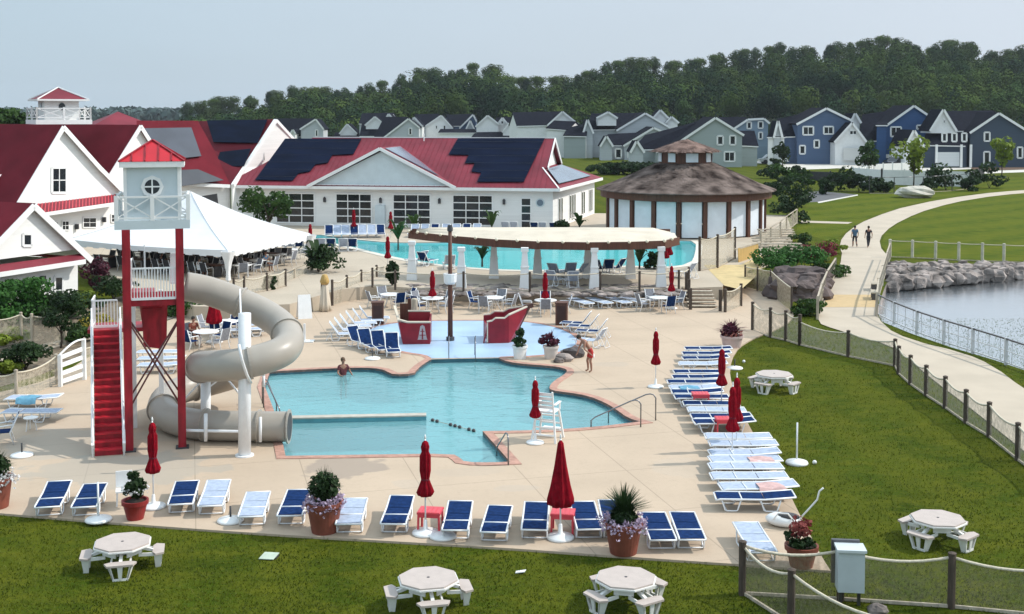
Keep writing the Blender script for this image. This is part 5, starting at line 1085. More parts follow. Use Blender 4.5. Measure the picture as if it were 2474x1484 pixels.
# launch platform with white balustrade
pz = 4.92; o = MB(); o.box((0,.72,pz-.10),(2*w2+.05,1.5,.20)); o.box((-.45,2.2,pz-.11),(2*w2-.85,1.5,.18)); o.build('platform', darkred, TW)
def balus(pts, z, h, name, n):
    o = MB(); a, b = Vector(pts[0]), Vector(pts[1]); o.bar(a+Vector((0,0,z+h)),b+Vector((0,0,z+h)),.05); o.bar(a+Vector((0,0,z+.06)),b+Vector((0,0,z+.06)),.05,.08)
    for i in range(n+1): q = a.lerp(b,i/n); o.bar(q+Vector((0,0,z+.05)),q+Vector((0,0,z+h)),.03)
    o.build(name, wpipe, TW)
balus([(-w2+.14,-.05,0),(w2-.14,-.05,0)], pz-.02, 1.05, 'balustrade', 15); balus([(.5,1.6,0),(w2-.1,1.6,0)], pz+.25, 1.05, 'balustrade', 7); balus([(-w2,.15,0),(-w2,3,0)], pz, 1.0, 'balustrade', 16)
o = MB(); o.box((0,-.02,pz+.14),(2*w2-.3,.03,.24)); o.build('kick_board', pinkred, TW)
# lower flight: wide red stair with white stringers
q0_, q1_ = TI @ P(226,1100,DZ), TI @ P(300,1101,DZ); sx0, sx1 = q0_.x, q1_.x; sy0 = (q0_.y+q1_.y)/2; SK = -.34
NS = 17; rise = 3.35/NS; run = 4.35/NS
o = MB()
for k in range(NS): o.box(((sx0+sx1)/2+SK*k/NS, sy0+run*(k+.5), rise*(k+.92)),(sx1-sx0-.1,run+.06,.05))
o.build('tread', brightred, TW)
o = MB()
for k in range(NS): o.box(((sx0+sx1)/2+SK*k/NS, sy0+run*k+.02, rise*(k+.45)),(sx1-sx0-.1,.03,rise))
o.build('riser', darkred, TW)
for i,x in enumerate((sx0,sx1)):
    o = MB(); o.bar((x,sy0-.1,.25),(x+SK,sy0+4.35,3.55),.09,.42); o.build('stringer', white, TW); o = MB(); o.tube([(x,sy0-.15,0),(x,sy0-.12,.75),(x+SK,sy0+4.3,4.1)],.03,8); o.build('handrail', wpipe, TW, smooth=True)
o = MB(); o.box(((sx0+sx1)/2+SK+.5,sy0+5.0,3.28),(sx1-sx0+1.3,1.4,.14)); o.build('landing', darkred, TW)
xL0, xL1, yL = sx0+SK, sx1+SK-.1, sy0+4.45
balus([(xL0,yL,0),(xL1,yL,0)], 3.36, .98, 'balustrade', 8); balus([(xL0,yL,0),(xL0,yL+1.3,0)], 3.36, .98, 'balustrade', 9)
for x in (xL0,xL1): MB().box((x,yL+1.2,1.6),(.12,.12,3.3)).build('landing_post', white, TW)
# upper flight returning to the platform, seen from below
o = MB(); o.slab([(-w2+.25,yL+1.0,3.2),(.15,yL+1.0,3.2),(.15,2.0,pz-.1),(-w2+.25,2.0,pz-.1)],(0,0,-.18)); o.build('upper_flight', darkred, TW); o = MB(); o.slab([(-w2+.3,2.9,pz-.2),(.35,2.9,pz-.2),(.30,2.9,3.1),(.1,2.9,2.75),(-w2+.35,2.9,2.85)],(0,.06,0)); o.build('red_panel', darkred, TW)
o = MB()
rsm = mat('rust_red_steel',(.10,.03,.03),.5,.25,4)
for y_,zz0,zz1 in ((.0,1.35,4.3),(.35,1.65,4.3)):
    o = MB(); o.tube([(-w2,y_,zz0),(w2,y_,zz1)],.032,6); o.tube([(-w2,y_,zz1),(w2,y_,zz0)],.032,6); o.build('cross_brace', rsm, TW)
# ---------------------------------------------------------------- tube slide
SLD = thing('tube_slide','grey winding fibreglass tube slide ending at the pool','water slide', tuple(P(590,1101,DZ)))
ctrl = [(447,692,41.0),(500,702,41.2),(555,721,41.3),(605,741,41.3),(652,766,41.0),(686,794,40.3),(698,826,39.4),(680,850,38.6),(632,868,38.1),(575,880,37.9),(525,884,38.2),(490,886,39.0),(487,886,40.2),(515,884,41.4),(560,886,42.4),(585,893,43.4),(560,908,44.3),(500,926,44.6),(440,942,44.0),(402,962,42.9),(392,985,41.7),(410,1008,40.7),(455,1022,40.0),(520,1028,39.7),(610,1030,39.6),(698,1031,39.6)]
cp = [PY(*c) for c in ctrl]
def crom(pts, k=6):
    out = []; n = len(pts)
    for i in range(n-1):
        a, b, c, d = pts[max(i-1,0)], pts[i], pts[i+1], pts[min(i+2,n-1)]
        for j in range(k):
            t = j/k; out.append(.5*((2*b)+(c-a)*t+(2*a-5*b+4*c-d)*t*t+(3*b-a-3*c+d)*t**3))
    return out + [pts[-1]]
path3 = crom(cp)
o = MB(); o.tube(path3, .50, 28, caps=False); tb = o.build('tube', tubegrey, SLD, smooth=True, world=True); so_ = tb.modifiers.new('wall','SOLIDIFY'); so_.thickness = .05; so_.offset = -1
for idx in (2.6, 5.4, 8.6, 11.9, 17.5, 20.2, 22.7, 24.2):
    i = int(idx*6); a, b = path3[i], path3[i+1]; d = (b-a).normalized(); MB().tube([a-d*.035, a+d*.035], .555, 28, caps=True).build('joint_flange', tubegrey, SLD, smooth=False, world=True)
def pillar(u, v0, v1, d, r, name='pillar', m=wpipe):
    a, b = PY(u,v0,d), PY(u,v1,d); o = MB(); o.tube([(a.x,a.y,max(a.z,0.0)),(b.x,b.y,b.z)], r, 18); return o.build(name, m, SLD, smooth=True, world=True)
pb = P(591,1101,DZ); pd = pb.y
pillar(591,1101,757,pd,.20); o = MB(); o.lathe([(.30,0),(.30,.04)],16,(pb.x,pb.y,DZ)); o.build('base_plate', wpipe, SLD, world=True)
a = PY(582,760,pd); b = PY(580,702,40.6); o = MB(); o.bar(a,PY(590,772,pd),.08); o.bar(a+Vector((0,0,-.05)), b, .05,.12); o.build('hanger', wpipe, SLD, world=True)
o = MB(); o.tube([PY(577,832,pd-1.35),PY(584,868,pd-1.38),PY(596,905,pd-1.0),PY(606,925,pd-.1)],.045,8); o.build('cradle', wpipe, SLD, world=True, smooth=True)
pillar(497,1062,905,39.0+1.9,.17,'rear_pillar'); pillar(497,1066,1000,38.95,.06,'leg'); pillar(629,1068,1008,38.95,.05,'leg'); pillar(637,935,905,43.2,.05,'leg')
bz = 39.2+2.2
o = MB(); o.tube([PY(440,905,bz),PY(640,905,bz)],.055,8); o.build('beam', wpipe, SLD, world=True); o = MB(); o.tube([PY(497,910,bz),PY(445,965,bz)],.035,6); o.tube([PY(540,905,bz),PY(585,960,bz)],.035,6); o.tube([PY(545,905,bz),PY(500,940,bz)],.03,6); o.build('strut', wpipe, SLD, world=True); o = MB(); o.tube([PY(445,1040,39.0),PY(585,1043,39.0)],.05,8); o.build('floor_rail', wpipe, SLD, world=True)
a = path3[-1]; d = (path3[-1]-path3[-2]).normalized(); MB().tube([a-d*.03,a+d*.02],.57,28).build('exit_flange', tubegrey, SLD, world=True); MB().tube([a+d*.015,a+d*.03],.46,28).build('exit_opening', darkgrey, SLD, world=True)
# ================================================================ rope fences
def fence(posts, name, label, net, ph=1.15, pr=.085, sag=.16, z=0.0, wood_m=wood, cap=True, rail_=False, netn=True, both=True):
    pts = [P(u,v,z) for u,v in posts]; t = thing(name, label, 'fence', tuple(pts[0])); o = None
    for q in pts:
        m = MB(); m.tube([(q.x,q.y,z-.02),(q.x,q.y,z+ph)], pr, 10)
        if cap: m.lathe([(pr*1.12,0),(pr*1.12,.035),(pr*.4,.06)],10,(q.x,q.y,z+ph))
        p_ = m.build('post', wood_m, t, world=True)
    r = MB(); nm = MB()
    for a, b in zip(pts, pts[1:]):
        rp = []; 
        for i in range(9):
            s = i/8; q = a.lerp(b,s); rp.append(Vector((q.x,q.y,z+ph-.06-sag*4*s*(1-s))))
        if rail_: r.bar(rp[0]+Vector((0,0,.1)), rp[-1]+Vector((0,0,.1)), .07)
        else: r.tube(rp, .035, 6)
        for i in range(8): nm.add([rp[i],rp[i+1],(rp[i+1].x,rp[i+1].y,z+.06),(rp[i].x,rp[i].y,z+.06)],[(0,1,2,3)])
    r.build('rail' if rail_ else 'rope', rope if not rail_ else wood_m, t, world=True, smooth=True)
    if netn: nm.build('netting', net, t, world=True)
    b_ = MB()
    for a, c_ in zip(pts, pts[1:]): b_.bar((a.x,a.y,z+.05),(c_.x,c_.y,z+.05),.05,.07)
    b_.build('base_rail', woodlight, t, world=True); return t
fence([(1932,835),(2049,863),(2162,886),(2171,905),(2199,930),(2237,957),(2283,987),(2333,1023),(2389,1057),(2458,1113),(2560,1190)], 'rope_fence','rope fence with dark posts and netting along the lakeside path', net_beige, ph=1.18)
fence([(1793,1436),(1911,1512),(2172,1640)], 'rope_fence','rope fence running from the deck corner to the bottom edge, nearest the camera', net_dark, ph=1.2, sag=.2)
fence([(1793,1438),(2030,1452),(2298,1470),(2600,1500)], 'rope_fence','rope fence crossing the lower right lawn behind the grey utility box', net_dark, ph=1.22, sag=.17)
fence([(1932,835),(1898,824),(1861,816),(1818,800)], 'rope_fence','short rope fence with netting behind the purple planter', net_beige, ph=1.45)
fence([(1752,757),(1790,742)],'gate_fence','short netted fence run beside the terrace steps', net_beige, ph=1.3)
fence([(803,741),(838,728),(873,713),(910,700),(943,688)], 'rope_fence','rope fence with dark posts rising left of the patio tables', net_beige, ph=1.5, pr=.075)
fence([(672,722),(712,703),(752,684),(797,661)], 'ramp_rail','pale timber railing sloping along the ramp below the leafy shrub', net_beige, ph=1.35, rail_=True, wood_m=woodlight)
fence([(900,694),(955,700),(1120,704),(1280,705),(1450,704),(1545,703),(1640,700),(1664,692)], 'terrace_fence','post and rope fence along the terrace edge in front of the pergola', net_beige, ph=1.1, z=TZ, netn=False, pr=.07, sag=.1)
fence([(565,716),(590,712),(645,703),(690,692)], 'rope_fence','dark post fence on the terrace below the tent', net_beige, ph=1.0, z=TZ, pr=.07)
fence([(-30,975),(40,975),(137,932),(0+208,940)][:3], 'rope_fence','rope and netting fence left of the white gate', net_beige, ph=1.25, wood_m=woodlight, pr=.07)
fence([(205,918),(320-8,858),(395,838)], 'rope_fence','rope and netting fence behind the red stairs', net_beige, ph=1.35, wood_m=woodlight, pr=.07)
fence([(-40,850),(52,838),(78,842),(158,832)], 'garden_fence','weathered picket fence at the left garden bed', net_beige, ph=1.6, wood_m=woodlight, pr=.07)
g_a, g_b = P(146,938,0), P(204,921,0); GT = thing('garden_gate','white arched garden gate with boards between the netting fences','gate', tuple(g_a)); 
for s in (0,1): q = g_a.lerp(g_b,s); MB().bar((q.x,q.y,0),(q.x,q.y,1.35 if s==0 else 1.75),.14).build('gate_post', white, GT, world=True)
o = MB()
for k in range(4): q0, q1 = g_a.lerp(g_b,.08), g_a.lerp(g_b,.92); o.bar((q0.x,q0.y,.25+.33*k),(q1.x,q1.y,.30+.35*k),.05,.17)
o.build('gate_board', white, GT, world=True); o = MB(); o.tube([(lambda q: Vector((q.x,q.y,1.35+.4*math.sin(s/8*PI*.6))))(g_a.lerp(g_b,s/8)) for s in range(9)],.04,6); o.build('arch', white, GT, world=True)
# utility box behind the near fence
p = P(2052,1462,0); UB_ = thing('utility_box','grey metal utility box on legs behind the rope fence','utility box', tuple(p), R(-6))
MB().box((0,0,.82),(.58,.42,.92)).build('cabinet', mat('pale_grey_metal',(.46,.52,.54),.4,.06,3), UB_); MB().box((0,-.02,1.31),(.64,.50,.06)).build('lid', mat('pale_grey_lid',(.55,.60,.62),.4,.05,3), UB_)
for sx in (-1,1): MB().box((sx*.2,0,.18),(.07,.07,.36)).build('leg', steel, UB_)
MB().box((-.06,.27,.9),(.62,.08,1.0)).build('rear_panel', steel, UB_)
p = P(2120,1492,0); tag(MB().sphere((p.x,p.y,.16),.2,10,7,(1.2,1,.7),.1).build('fence_rock', stone),'pale rock at the foot of the near rope fence','rock')
# ================================================================ bridge and lake railings
def railing(px, name, label, h, n_bal, m_post, m_rail, z=.035, top_w=.09):
    pts = [P(u,v,z) for u,v in px]; t = thing(name, label, 'railing', tuple(pts[0])); r = MB(); bl = MB()
    for a, b in zip(pts, pts[1:]):
        r.bar(a+Vector((0,0,h)), b+Vector((0,0,h)), top_w, .06); bl.bar(a+Vector((0,0,.12)), b+Vector((0,0,.12)), .05); bl.bar(a+Vector((0,0,h*.55)), b+Vector((0,0,h*.55)), .03)
        for i in range(n_bal): q = a.lerp(b,(i+.5)/n_bal); bl.bar(q+Vector((0,0,.1)), q+Vector((0,0,h)), .025)
    for q in pts: MB().bar(q, q+Vector((0,0,h+.06)), .12).build('post', m_post, t, world=True)
    r.build('rail', m_rail, t, world=True); bl.build('infill_panel', m_post, t, world=True); return t
railing([(2118,762),(2160,784),(2215,808),(2280,832),(2350,855),(2430,882),(2520,915)], 'lake_railing','white metal railing with dark handrail along the lake shore path', 1.15, 3, mat('dull_white_metal',(.50,.51,.52),.5,.1,4), steel)
railing([(2118,764),(2122,725),(2132,690),(2142,655),(2150,628)], 'bridge_railing','pale wooden railing on the lake side of the path bridge', 1.25, 9, woodlight, woodlight)
railing([(1975,772),(1984,738),(1998,702),(2018,668)], 'bridge_railing','pale wooden railing on the garden side of the path bridge', 1.2, 8, woodlight, woodlight)
MB().sheet(poly_px([(1988,742),(2120,742),(2124,712),(1999,712)], .045), .045).build('bridge_planks', mat('sandy_planks',(.50,.36,.19),.8,.2,2,stretch=(1,8,1)), kind='structure')
posts_ = [(2150,622),(2204,624),(2260,627),(2316,630),(2373,632),(2425,634),(2480,636)]
fence(posts_, 'shore_fence','pale post fence above the stone wall on the far lake shore', net_beige, ph=1.35, wood_m=mat('pale_post',(.50,.47,.38),.8,.15,4), pr=.11, rail_=False, netn=False, sag=.03)
for k,(u,v) in enumerate([(2112,700),(2112,722)]):
    p = P(u,v,.04); t = thing('bridge_bench','small bench on the bridge walkway, %s one' % ('far','near')[k],'bench', tuple(p), R(75)); MB().box((0,0,.43),(1.3,.4,.06)).build('seat', woodlight, t)
    for s in (-1,1): MB().box((s*.5,0,.2),(.08,.35,.4)).build('leg', steel, t)
o = MB()
for i in range(470):
    u = random.uniform(2150,2600); s = random.uniform(.25,.52); p = P(u, 0.5*(630+.012*(u-2150)+ 690-(u-2155)*.085) + 0, -.2); tt = random.random(); a_, b_ = P(u, 645+.006*(u-2150), 0), P(u, max(658,694-(u-2155)*.100), -.2); q = a_.lerp(b_,tt); q.z = .02-.10*tt+random.uniform(-.15,.14); o.sphere(q, s, 6, 4, (1.15,1,.95), .3)
tag(o.build('rubble_bank', stone),'rubble stone retaining bank along the far lake edge','stone wall')
o = MB()
for i in range(110): p = P(random.uniform(1880,1985), random.uniform(688,722), .1); o.sphere((p.x,p.y,random.uniform(0,1.0)), random.uniform(.35,.8), 6, 4, (1.2,1,.75), .25)
tag(o.build('culvert_rocks', mat('purple_brown_stone',(.10,.075,.07),.85,.4,1.5,bump=.5,bscale=5)),'dark purple brown rocks beside the path bridge','rocks')
# yellow plank wall and boardwalk railings at the right of the terrace
t = thing('plank_wall','yellow boarded wall of the ramp right of the pergola','wall', PY(1805,640,80)[:])
MB().slab([PY(1783,600,82),PY(1832,588,86),PY(1833,622,86),PY(1785,646,82)],(0,.15,0)).build('boards', woodyellow, t, world=True); MB().bar(PY(1776,603,81.7),PY(1836,585,86.4),.14,.12).build('cap_rail', woodlight, t, world=True)
MB().sheet(poly_px([(1700,640),(1790,640),(1850,612),(1835,660),(1790,700),(1750,690)], TZ+.01), TZ+.01).build('sand_path', mat('sandy_path',(.52,.40,.20),.9,.12,2), kind='structure')
fence([(1690,655),(1733,648),(1775,625)], 'rope_fence','tall post and net fence in front of the round bar, right part', net_beige, ph=2.2, z=TZ, pr=.09, netn=True)
fence([(1838,600),(1862,590),(1885,575),(1900,560),(1915,548),(1925,540)], 'boardwalk_rail','grey wooden boardwalk railing right of the round bar', net_beige, ph=1.3, z=TZ, pr=.08, rail_=True, wood_m=woodlight)
fence([(1800,700),(1830,705),(1862,712),(1912,760)], 'reed_screen','beige reed screen fence around the small yellow green shrub', meshmat('reed_screen_net',(.42,.35,.25),.9,8), ph=1.5, pr=.06, sag=.05)
for k,(u,v) in enumerate([(1870,598),(1880,575),(1895,612)]):
    p = P(u,v,TZ); o = MB()
    for j in range(4): o.box((p.x,p.y+.35*j,TZ+.16*j+.1),(3.0,.4,.08))
    tag(o.build('boardwalk_step', woodlight),'%s flight of boardwalk steps right of the bar' % ORD[k],'steps','boardwalk steps')
# ================================================================ plants in the garden
def bush(u, v, r, h, m, label, z=0.0, n=14, per=90, size=.16, name='shrub', cat='shrub'):
    p = P(u,v,z); t = thing(name, label, cat, tuple(p)); V = crown_quads((0,0,h*.55),(r,r,h*.5),n,per,size,cs=.42)
    V[:,:,2] = np.maximum(V[:,:,2], .02); quad_mesh('foliage', V, m, t)
    o = MB()
    for k in range(3): a = k*2.1; o.tube([(0,0,0),(.3*r*math.cos(a),.3*r*math.sin(a),h*.55)],[.04,.02],5)
    o.build('stems', bark, t); return t
bush(45,782,2.0,2.2,lf_bright,'large bright green rounded shrub in front of the small white shed',n=26,per=200)
bush(195,745,1.0,1.1,lf_lime,'lime green mound shrub near the red stairs',n=10,per=110)
bush(160,770,1.9,1.6,lf_dark,'dark green shrub behind the small dark tree',n=14,per=130)
bush(62,895,1.05,1.3,lf_dark,'round black green shrub by the white gate',n=12,per=160,size=.11)
bush(185,826,.8,.7,lf_mid,'low green shrub under the small dark tree')
bush(230,800,.9,.8,lf_yellow,'yellow flowering clump next to the stairs')
bush(245,790,.7,.6,lf_yellow,'smaller yellow clump right against the stair stringer')
bush(10,838,1.1,.9,lf_lime,'yellow green clump at the left edge behind the garden fence')
bush(12,905,.6,.6,lf_lime,'little yellow green clump at the left edge by the gate path')
bush(275,725,1.3,1.5,lf_dark,'dark shrub left of the upper stair landing',n=12)
bush(230,705,.9,2.0,lf_purple,'dark maroon shrub beside the shed corner')
bush(488,760,1.6,1.3,lf_dark,'dark leafy shrub behind the bright red umbrella',n=14)
bush(560,764,1.4,1.1,lf_mid,'green shrub under the upper slide tube',n=12)
bush(440,765,1.2,1.0,lf_mid,'green shrub seen behind the red slide post')
bush(1905,672,2.3,2.1,lf_bright,'big green shrub right of the yellow plank wall',n=24,per=150)
bush(1965,628,1.9,1.3,lf_red,'low red leaved shrub by the lakeside path',n=14)
bush(2008,612,1.0,1.0,lf_lime,'yellow green shrub at the path edge',n=8)
bush(1930,606,1.4,1.4,lf_mid,'mid green shrub behind the red leaved one',n=10)
bush(1998,668,1.5,.8,lf_mid,'low green ground shrub by the bridge railing',n=12)
bush(1955,682,2.2,.9,lf_dark,'dark low shrub above the brown rocks',n=14)
bush(1958,762,1.3,.9,lf_mid,'green shrub between rocks and path bridge',n=10)
bush(1845,690,1.2,1.0,lf_lime,'small yellow green shrub inside the reed screen',n=9)
bush(1915,540,2.0,3.0,lf_dark,'dark shrub right behind the round bar roof',n=12,size=.25)
bush(1925,500,2.2,3.2,lf_dark,'tall dark shrub beyond the round bar',n=12,size=.25)
bush(1070,540,.5,1.1,lf_dark,'small dark potted looking shrub by the garage doors',z=TZ)
bush(1580,650,.6,1.2,lf_dark,'round dark shrub at the right end of the upper pool',z=TZ)
bush(947,690,.45,1.3,lf_dark,'narrow dark shrub above the left patio table',z=TZ)
bush(1350,565,.7,1.3,lf_dark,'dark bush at the pool house corner',z=TZ)
bush(655,715,.5,1.1,lf_dark,'dark thin shrub by the ramp',z=.4)
def frond_plant(u, v, z, h, r, n, label, m=lf_mid, trunk=.6, name='palm_plant'):
    p = P(u,v,z); t = thing(name, label, 'plant', tuple(p)); V = []
    MB().tube([(0,0,0),(0,0,trunk)],[.07,.05],8).build('trunk', bark, t)
    for i in range(n):
        a = 2*PI*i/n + RNG.uniform(-.3,.3); d = np.array((math.cos(a),math.sin(a),0)); s = np.array((-d[1],d[0],0)); L_ = r*RNG.uniform(.7,1.1); lift = RNG.uniform(.4,1.0)*(h-trunk); pv = None
        for k in range(6):
            t_ = k/5; c0 = d*L_*t_ + np.array((0,0,trunk+lift*math.sin(t_*2.2)*1.1)); w_ = .17*math.sin(PI*min(.97,t_*.85+.14))
            q = (c0-s*w_+np.array((0,0,-.05)), c0+s*w_+np.array((0,0,-.05)))
            if pv is not None: V.append([pv[0],pv[1],q[1],q[0]])
            pv = q
    quad_mesh('fronds', np.array(V), m, t); return t
frond_plant(768,655,TZ,1.9,1.6,20,'broad leafy palm like plant beside the ramp railing',lf_dark,.3); bush(770,657,1.5,1.7,lf_dark,'dense dark bush around the palm like plant by the ramp',z=TZ,n=14)
frond_plant(962,605,TZ,2.4,1.1,12,'green palm at the left end of the pergola',lf_mid,.9)
frond_plant(1188,565,TZ,2.0,.9,10,'small palm in front of the fourth garage door',lf_mid,.7)
frond_plant(1000,562,TZ,1.5,.9,9,'small palm in front of the third garage door',lf_mid,.3)
frond_plant(1165,645,TZ,1.7,.8,10,'dark palm between pergola columns by the upper pool',lf_dark,.6)
frond_plant(1545,650,TZ,1.7,.9,10,'dark palm at the right end of the upper pool',lf_dark,.5)
frond_plant(1400,560,TZ,1.6,.8,9,'palm left of the round bar',lf_mid,.5)
# trees
def tree(loc, h, r, m, label, name='tree', trunk_h=None, clumps=16, per=130, size=.22, rz=.8, group=None, tr=.12):
    t = thing(name, label, 'tree', loc, 0, group); th_ = trunk_h or h*.4; o = MB(); o.tube([(0,0,-.1),(.05,.02,th_*.6),(0,.05,th_),(.1,0,h*.75)],[tr,tr*.8,tr*.65,tr*.2],7)
    for k in range(5):
        a = k*1.3+random.random(); o.tube([(0,.03,th_*(.75+.08*k)),(r*.35*math.cos(a),r*.35*math.sin(a),th_+ (h-th_)*.35),(r*.7*math.cos(a),r*.7*math.sin(a),th_+(h-th_)*.55)],[tr*.5,tr*.3,tr*.12],5)
    o.build('trunk', bark, t, smooth=True); quad_mesh('crown', crown_quads((0,0,th_+(h-th_)*.5),(r,r,(h-th_)*.5*rz/.8),clumps,per,size,cs=.40), m, t); return t
p = P(147,842,0); tree(tuple(p), 2.5, 1.15, lf_dark, 'small dark leaved tree with forked trunk in the left bed', trunk_h=.8, clumps=14, per=120, size=.13, tr=.06)
p = P(648,578,TZ); tree(tuple(p), 4.3, 1.9, lf_mid, 'loose green tree between the white tent and the first garage door', trunk_h=1.5, clumps=18, per=110, size=.24)
for i,(u,v,h,r,m,tx) in enumerate([(2207,455,9,3.0,lf_lime,'young yellow green street tree before the white garage'),(2420,430,7,2.2,lf_lime,'young street tree in front of the dark slate house'),(2095,428,6,1.8,lf_mid,'small sapling left of the white vinyl fence'),(1890,405,6,1.6,lf_dark,'dark sapling right of the grey green house')]):
    p = P(u,v,0); tree(tuple(p), h, r, m, tx, trunk_h=h*.3, clumps=12, per=60, size=.5)
for i,(u,v,r,h) in enumerate([(2025,462,2.6,3.6),(2075,464,1.8,2.4),(2110,466,1.5,2),(2285,460,3.2,3.4),(2390,455,3,3.2),(2135,466,1.4,1.8),(1995,470,1.2,2),(2250,466,1.6,1.8),(2345,462,1.5,1.9)]):
    bush(u,v,r,h,lf_dark,'%s round dark bush from the left along the grey slope fence' % ORD[i],n=9,per=70,size=.4)
for i,(u,v,r,h) in enumerate([(1862,432,2.2,2.6),(1893,446,2.6,3),(1925,437,2.0,2.2),(1945,452,1.6,2.0),(1880,470,1.8,2.4)]):
    bush(u, v, r, h, lf_mid if i%2 else lf_dark, '%s garden bush from the left between the round bar and the dark fence' % ORD[i], n=9, per=70, size=.4)
for i in range(9):
    bush(1446+i*16, 421+(i%2)*2, 2.3, 2.2, lf_dark, '%s dark hedge bush from the left behind the pool house corner' % ORD[i], n=9, per=70, size=.4)
# white vinyl fence and garden fences by the houses
def board_fence(px, h, m, label, mp=None, name='board_fence'):
    pts = [P(u,v,0) for u,v in px]; t = thing(name, label, 'fence', tuple(pts[0])); o = MB()
    for a,b in zip(pts,pts[1:]): o.bar((a.x,a.y,h/2),(b.x,b.y,h/2),.08,h)
    
    for a,b in zip(pts,pts[1:]):
        k = max(1,int((b-a).length/2.6))
        for i in range(k+1): q = a.lerp(b,i/k); o.box((q.x,q.y,h/2+.1),(.2,.2,h+.2))
    o.build('panel', m, t, world=True); return t
board_fence([(2060,440),(2130,446),(2240,449),(2343,452)],2.3,white,'long white vinyl board fence below the blue houses'); board_fence([(2062,440),(2110,424),(2200,419)],2.0,white,'white vinyl board fence of the yard behind the long one')
board_fence([(2343,452),(2376,438)],2.2,darkgrey,'short dark board fence right of the white vinyl fence'); board_fence([(1955,436),(2058,440)],1.5,darkgrey,'dark garden fence left of the white vinyl fence')
fence([(2100,468),(2160,468),(2230,466),(2300,462),(2345,456)],'slope_fence','thin metal fence in front of the white vinyl fence',net_dark,ph=2.2,pr=.06,rail_=True,wood_m=steel,netn=False)
p = P(2210,478,0); tag(MB().sphere((p.x,p.y,.7),1.6,10,7,(1.6,1,.55),.15).build('pale_boulder', mat('pale_rock',(.5,.47,.40),.8,.2,1)),'pale boulder on the slope below the white fence','rock')
# ================================================================ houses beyond
hs = {}
def house(name_label, loc_px, d):
    q = PY(loc_px[0], loc_px[1], d); return thing('house', name_label, 'house', (q.x, q.y, 0), 0, 'houses of the estate beyond the pool')
def hwin(h, d, r, yaw=0, nx=1, off=.0, fr=white):
    n = Vector((math.sin(yaw),-math.cos(yaw),0)); p0 = PY(*h_ref[h.name], d); win_px(h, r, p0+n*off, n, nx=nx, ny=1, fw=.20, depth=.12)
h_ref = {}
def gh(h, d, prof, wall, L=10, yaw=0, over=.4, zb=0, roof=shingle, tw=.48):
    n = Vector((math.sin(yaw),-math.cos(yaw),0)); h_ref[h.name] = prof[0]; return gabled(h, PY(*prof[0], d), n, prof, zb, L, wall, roof, over=over, tw=tw, th=.3)
def wg(h, e0, e1, r0, r1, d, dd, wall, **k): return wing(h, e0, e1, r0, r1, d, dd, 0, wall, shingle, th=.3, **k)
# big grey green house
H = house('grey green house with long sloping roof and white trimmed windows','',0) if False else house('grey green gabled house with long sweeping roof right behind the bar lantern',(1690,404),247)
gh(H,247,[(1588,367),(1640,345),(1728,286),(1793,326)],h_greygreen,L=14); wg(H,(1785,353),(1830,355),(1785,319),(1820,319),251,6,h_greygreen); wg(H,(1530,363),(1640,362),(1560,330),(1690,295),252,7,h_greygreen)
for r_,nx in (((1733,329,1747,350),1),((1763,328,1777,350),1),((1750,367,1775,390),2)): hwin(H,247,r_,nx=nx)
gh(H,243,[(1525,366),(1538,342),(1554,366)],h_greylt,L=6)
H2 = house('pale grey gabled house with lower front wing, middle of the row',(1560,390),285)
gh(H2,300,[(1492,315),(1559,275),(1616,308)],h_greylt,L=14); gh(H2,285,[(1509,352),(1579,310),(1602,320)],h_greylt,L=14); wg(H2,(1420,315),(1495,314),(1430,277),(1555,275),302,9,h_greylt); wg(H2,(1455,352),(1512,353),(1470,327),(1560,322),287,7,h_greylt)
gh(H2,283,[(1452,352),(1465,330),(1479,352)],h_greylt,L=5)
for r_ in ((1459,360,1475,382),(1487,360,1501,382),(1517,360,1531,382)): hwin(H2,285,r_,off=.05)
gh(H2,304,[(1580,284),(1595,267),(1612,284)],white,L=6); gh(H2,304,[(1610,296),(1622,283),(1637,296)],white,L=6); gh(H2,300.5,[(1444,285),(1469,272),(1489,285)],white,L=6,zb=8)
H3 = house('white fronted house with open porch left of the pale grey house',(1380,390),300)
gh(H3,310,[(1325,302),(1359,271),(1395,300)],white,L=12); gh(H3,298,[(1410,320),(1419,290),(1432,320)],h_greylt,L=8); wg(H3,(1250,306),(1330,304),(1240,274),(1355,272),313,9,white); wg(H3,(1320,312),(1370,316),(1340,294),(1390,296),300,5,white); wg(H3,(1362,330),(1415,331),(1372,312),(1420,300),296,6,h_greygreen)
for r_ in ((1368,345,1376,372),(1395,345,1402,372)): hwin(H3,298,r_)
def small(label, d, items):
    u,v = items[0][1][0]; h = house(label,(u,v),d)
    for it in items:
        if it[0]=='g': gh(h,d+(it[3] if len(it)>3 else 0),it[1],it[2],L=9)
        elif it[0]=='w': wg(h,*it[1],d+(it[3] if len(it)>3 else 2),6,it[2])
        else: hwin(h,d+(it[3] if len(it)>3 else 0),it[1],off=.1)
    return h
small('grey house with two white dormer windows beyond the white swooping gable',380,[('g',[(727,312),(763,289),(781,312)],h_greylt),('w',((664,330),(730,330),(662,288),(757,288)),h_greylt,3),('g',[(703,322),(708,314),(713,322)],white,-4),('n',(762,314,768,330),0)])
small('little white A-frame cottage at the tree line',400,[('g',[(822,322),(839,301),(861,322)],white),('w',((806,334),(880,334),(812,322),(872,322)),white,-2),('n',(835,311,843,320),0,.5)])
small('dark roofed house with small white porch gables, beside the cottage',390,[('g',[(884,302),(906,283),(922,296)],white),('w',((868,300),(930,302),(876,276),(950,274)),h_greylt,3),('g',[(932,288),(939,276),(950,288)],white,-2),('w',((870,330),(915,330),(876,300),(912,300)),white,-3)])
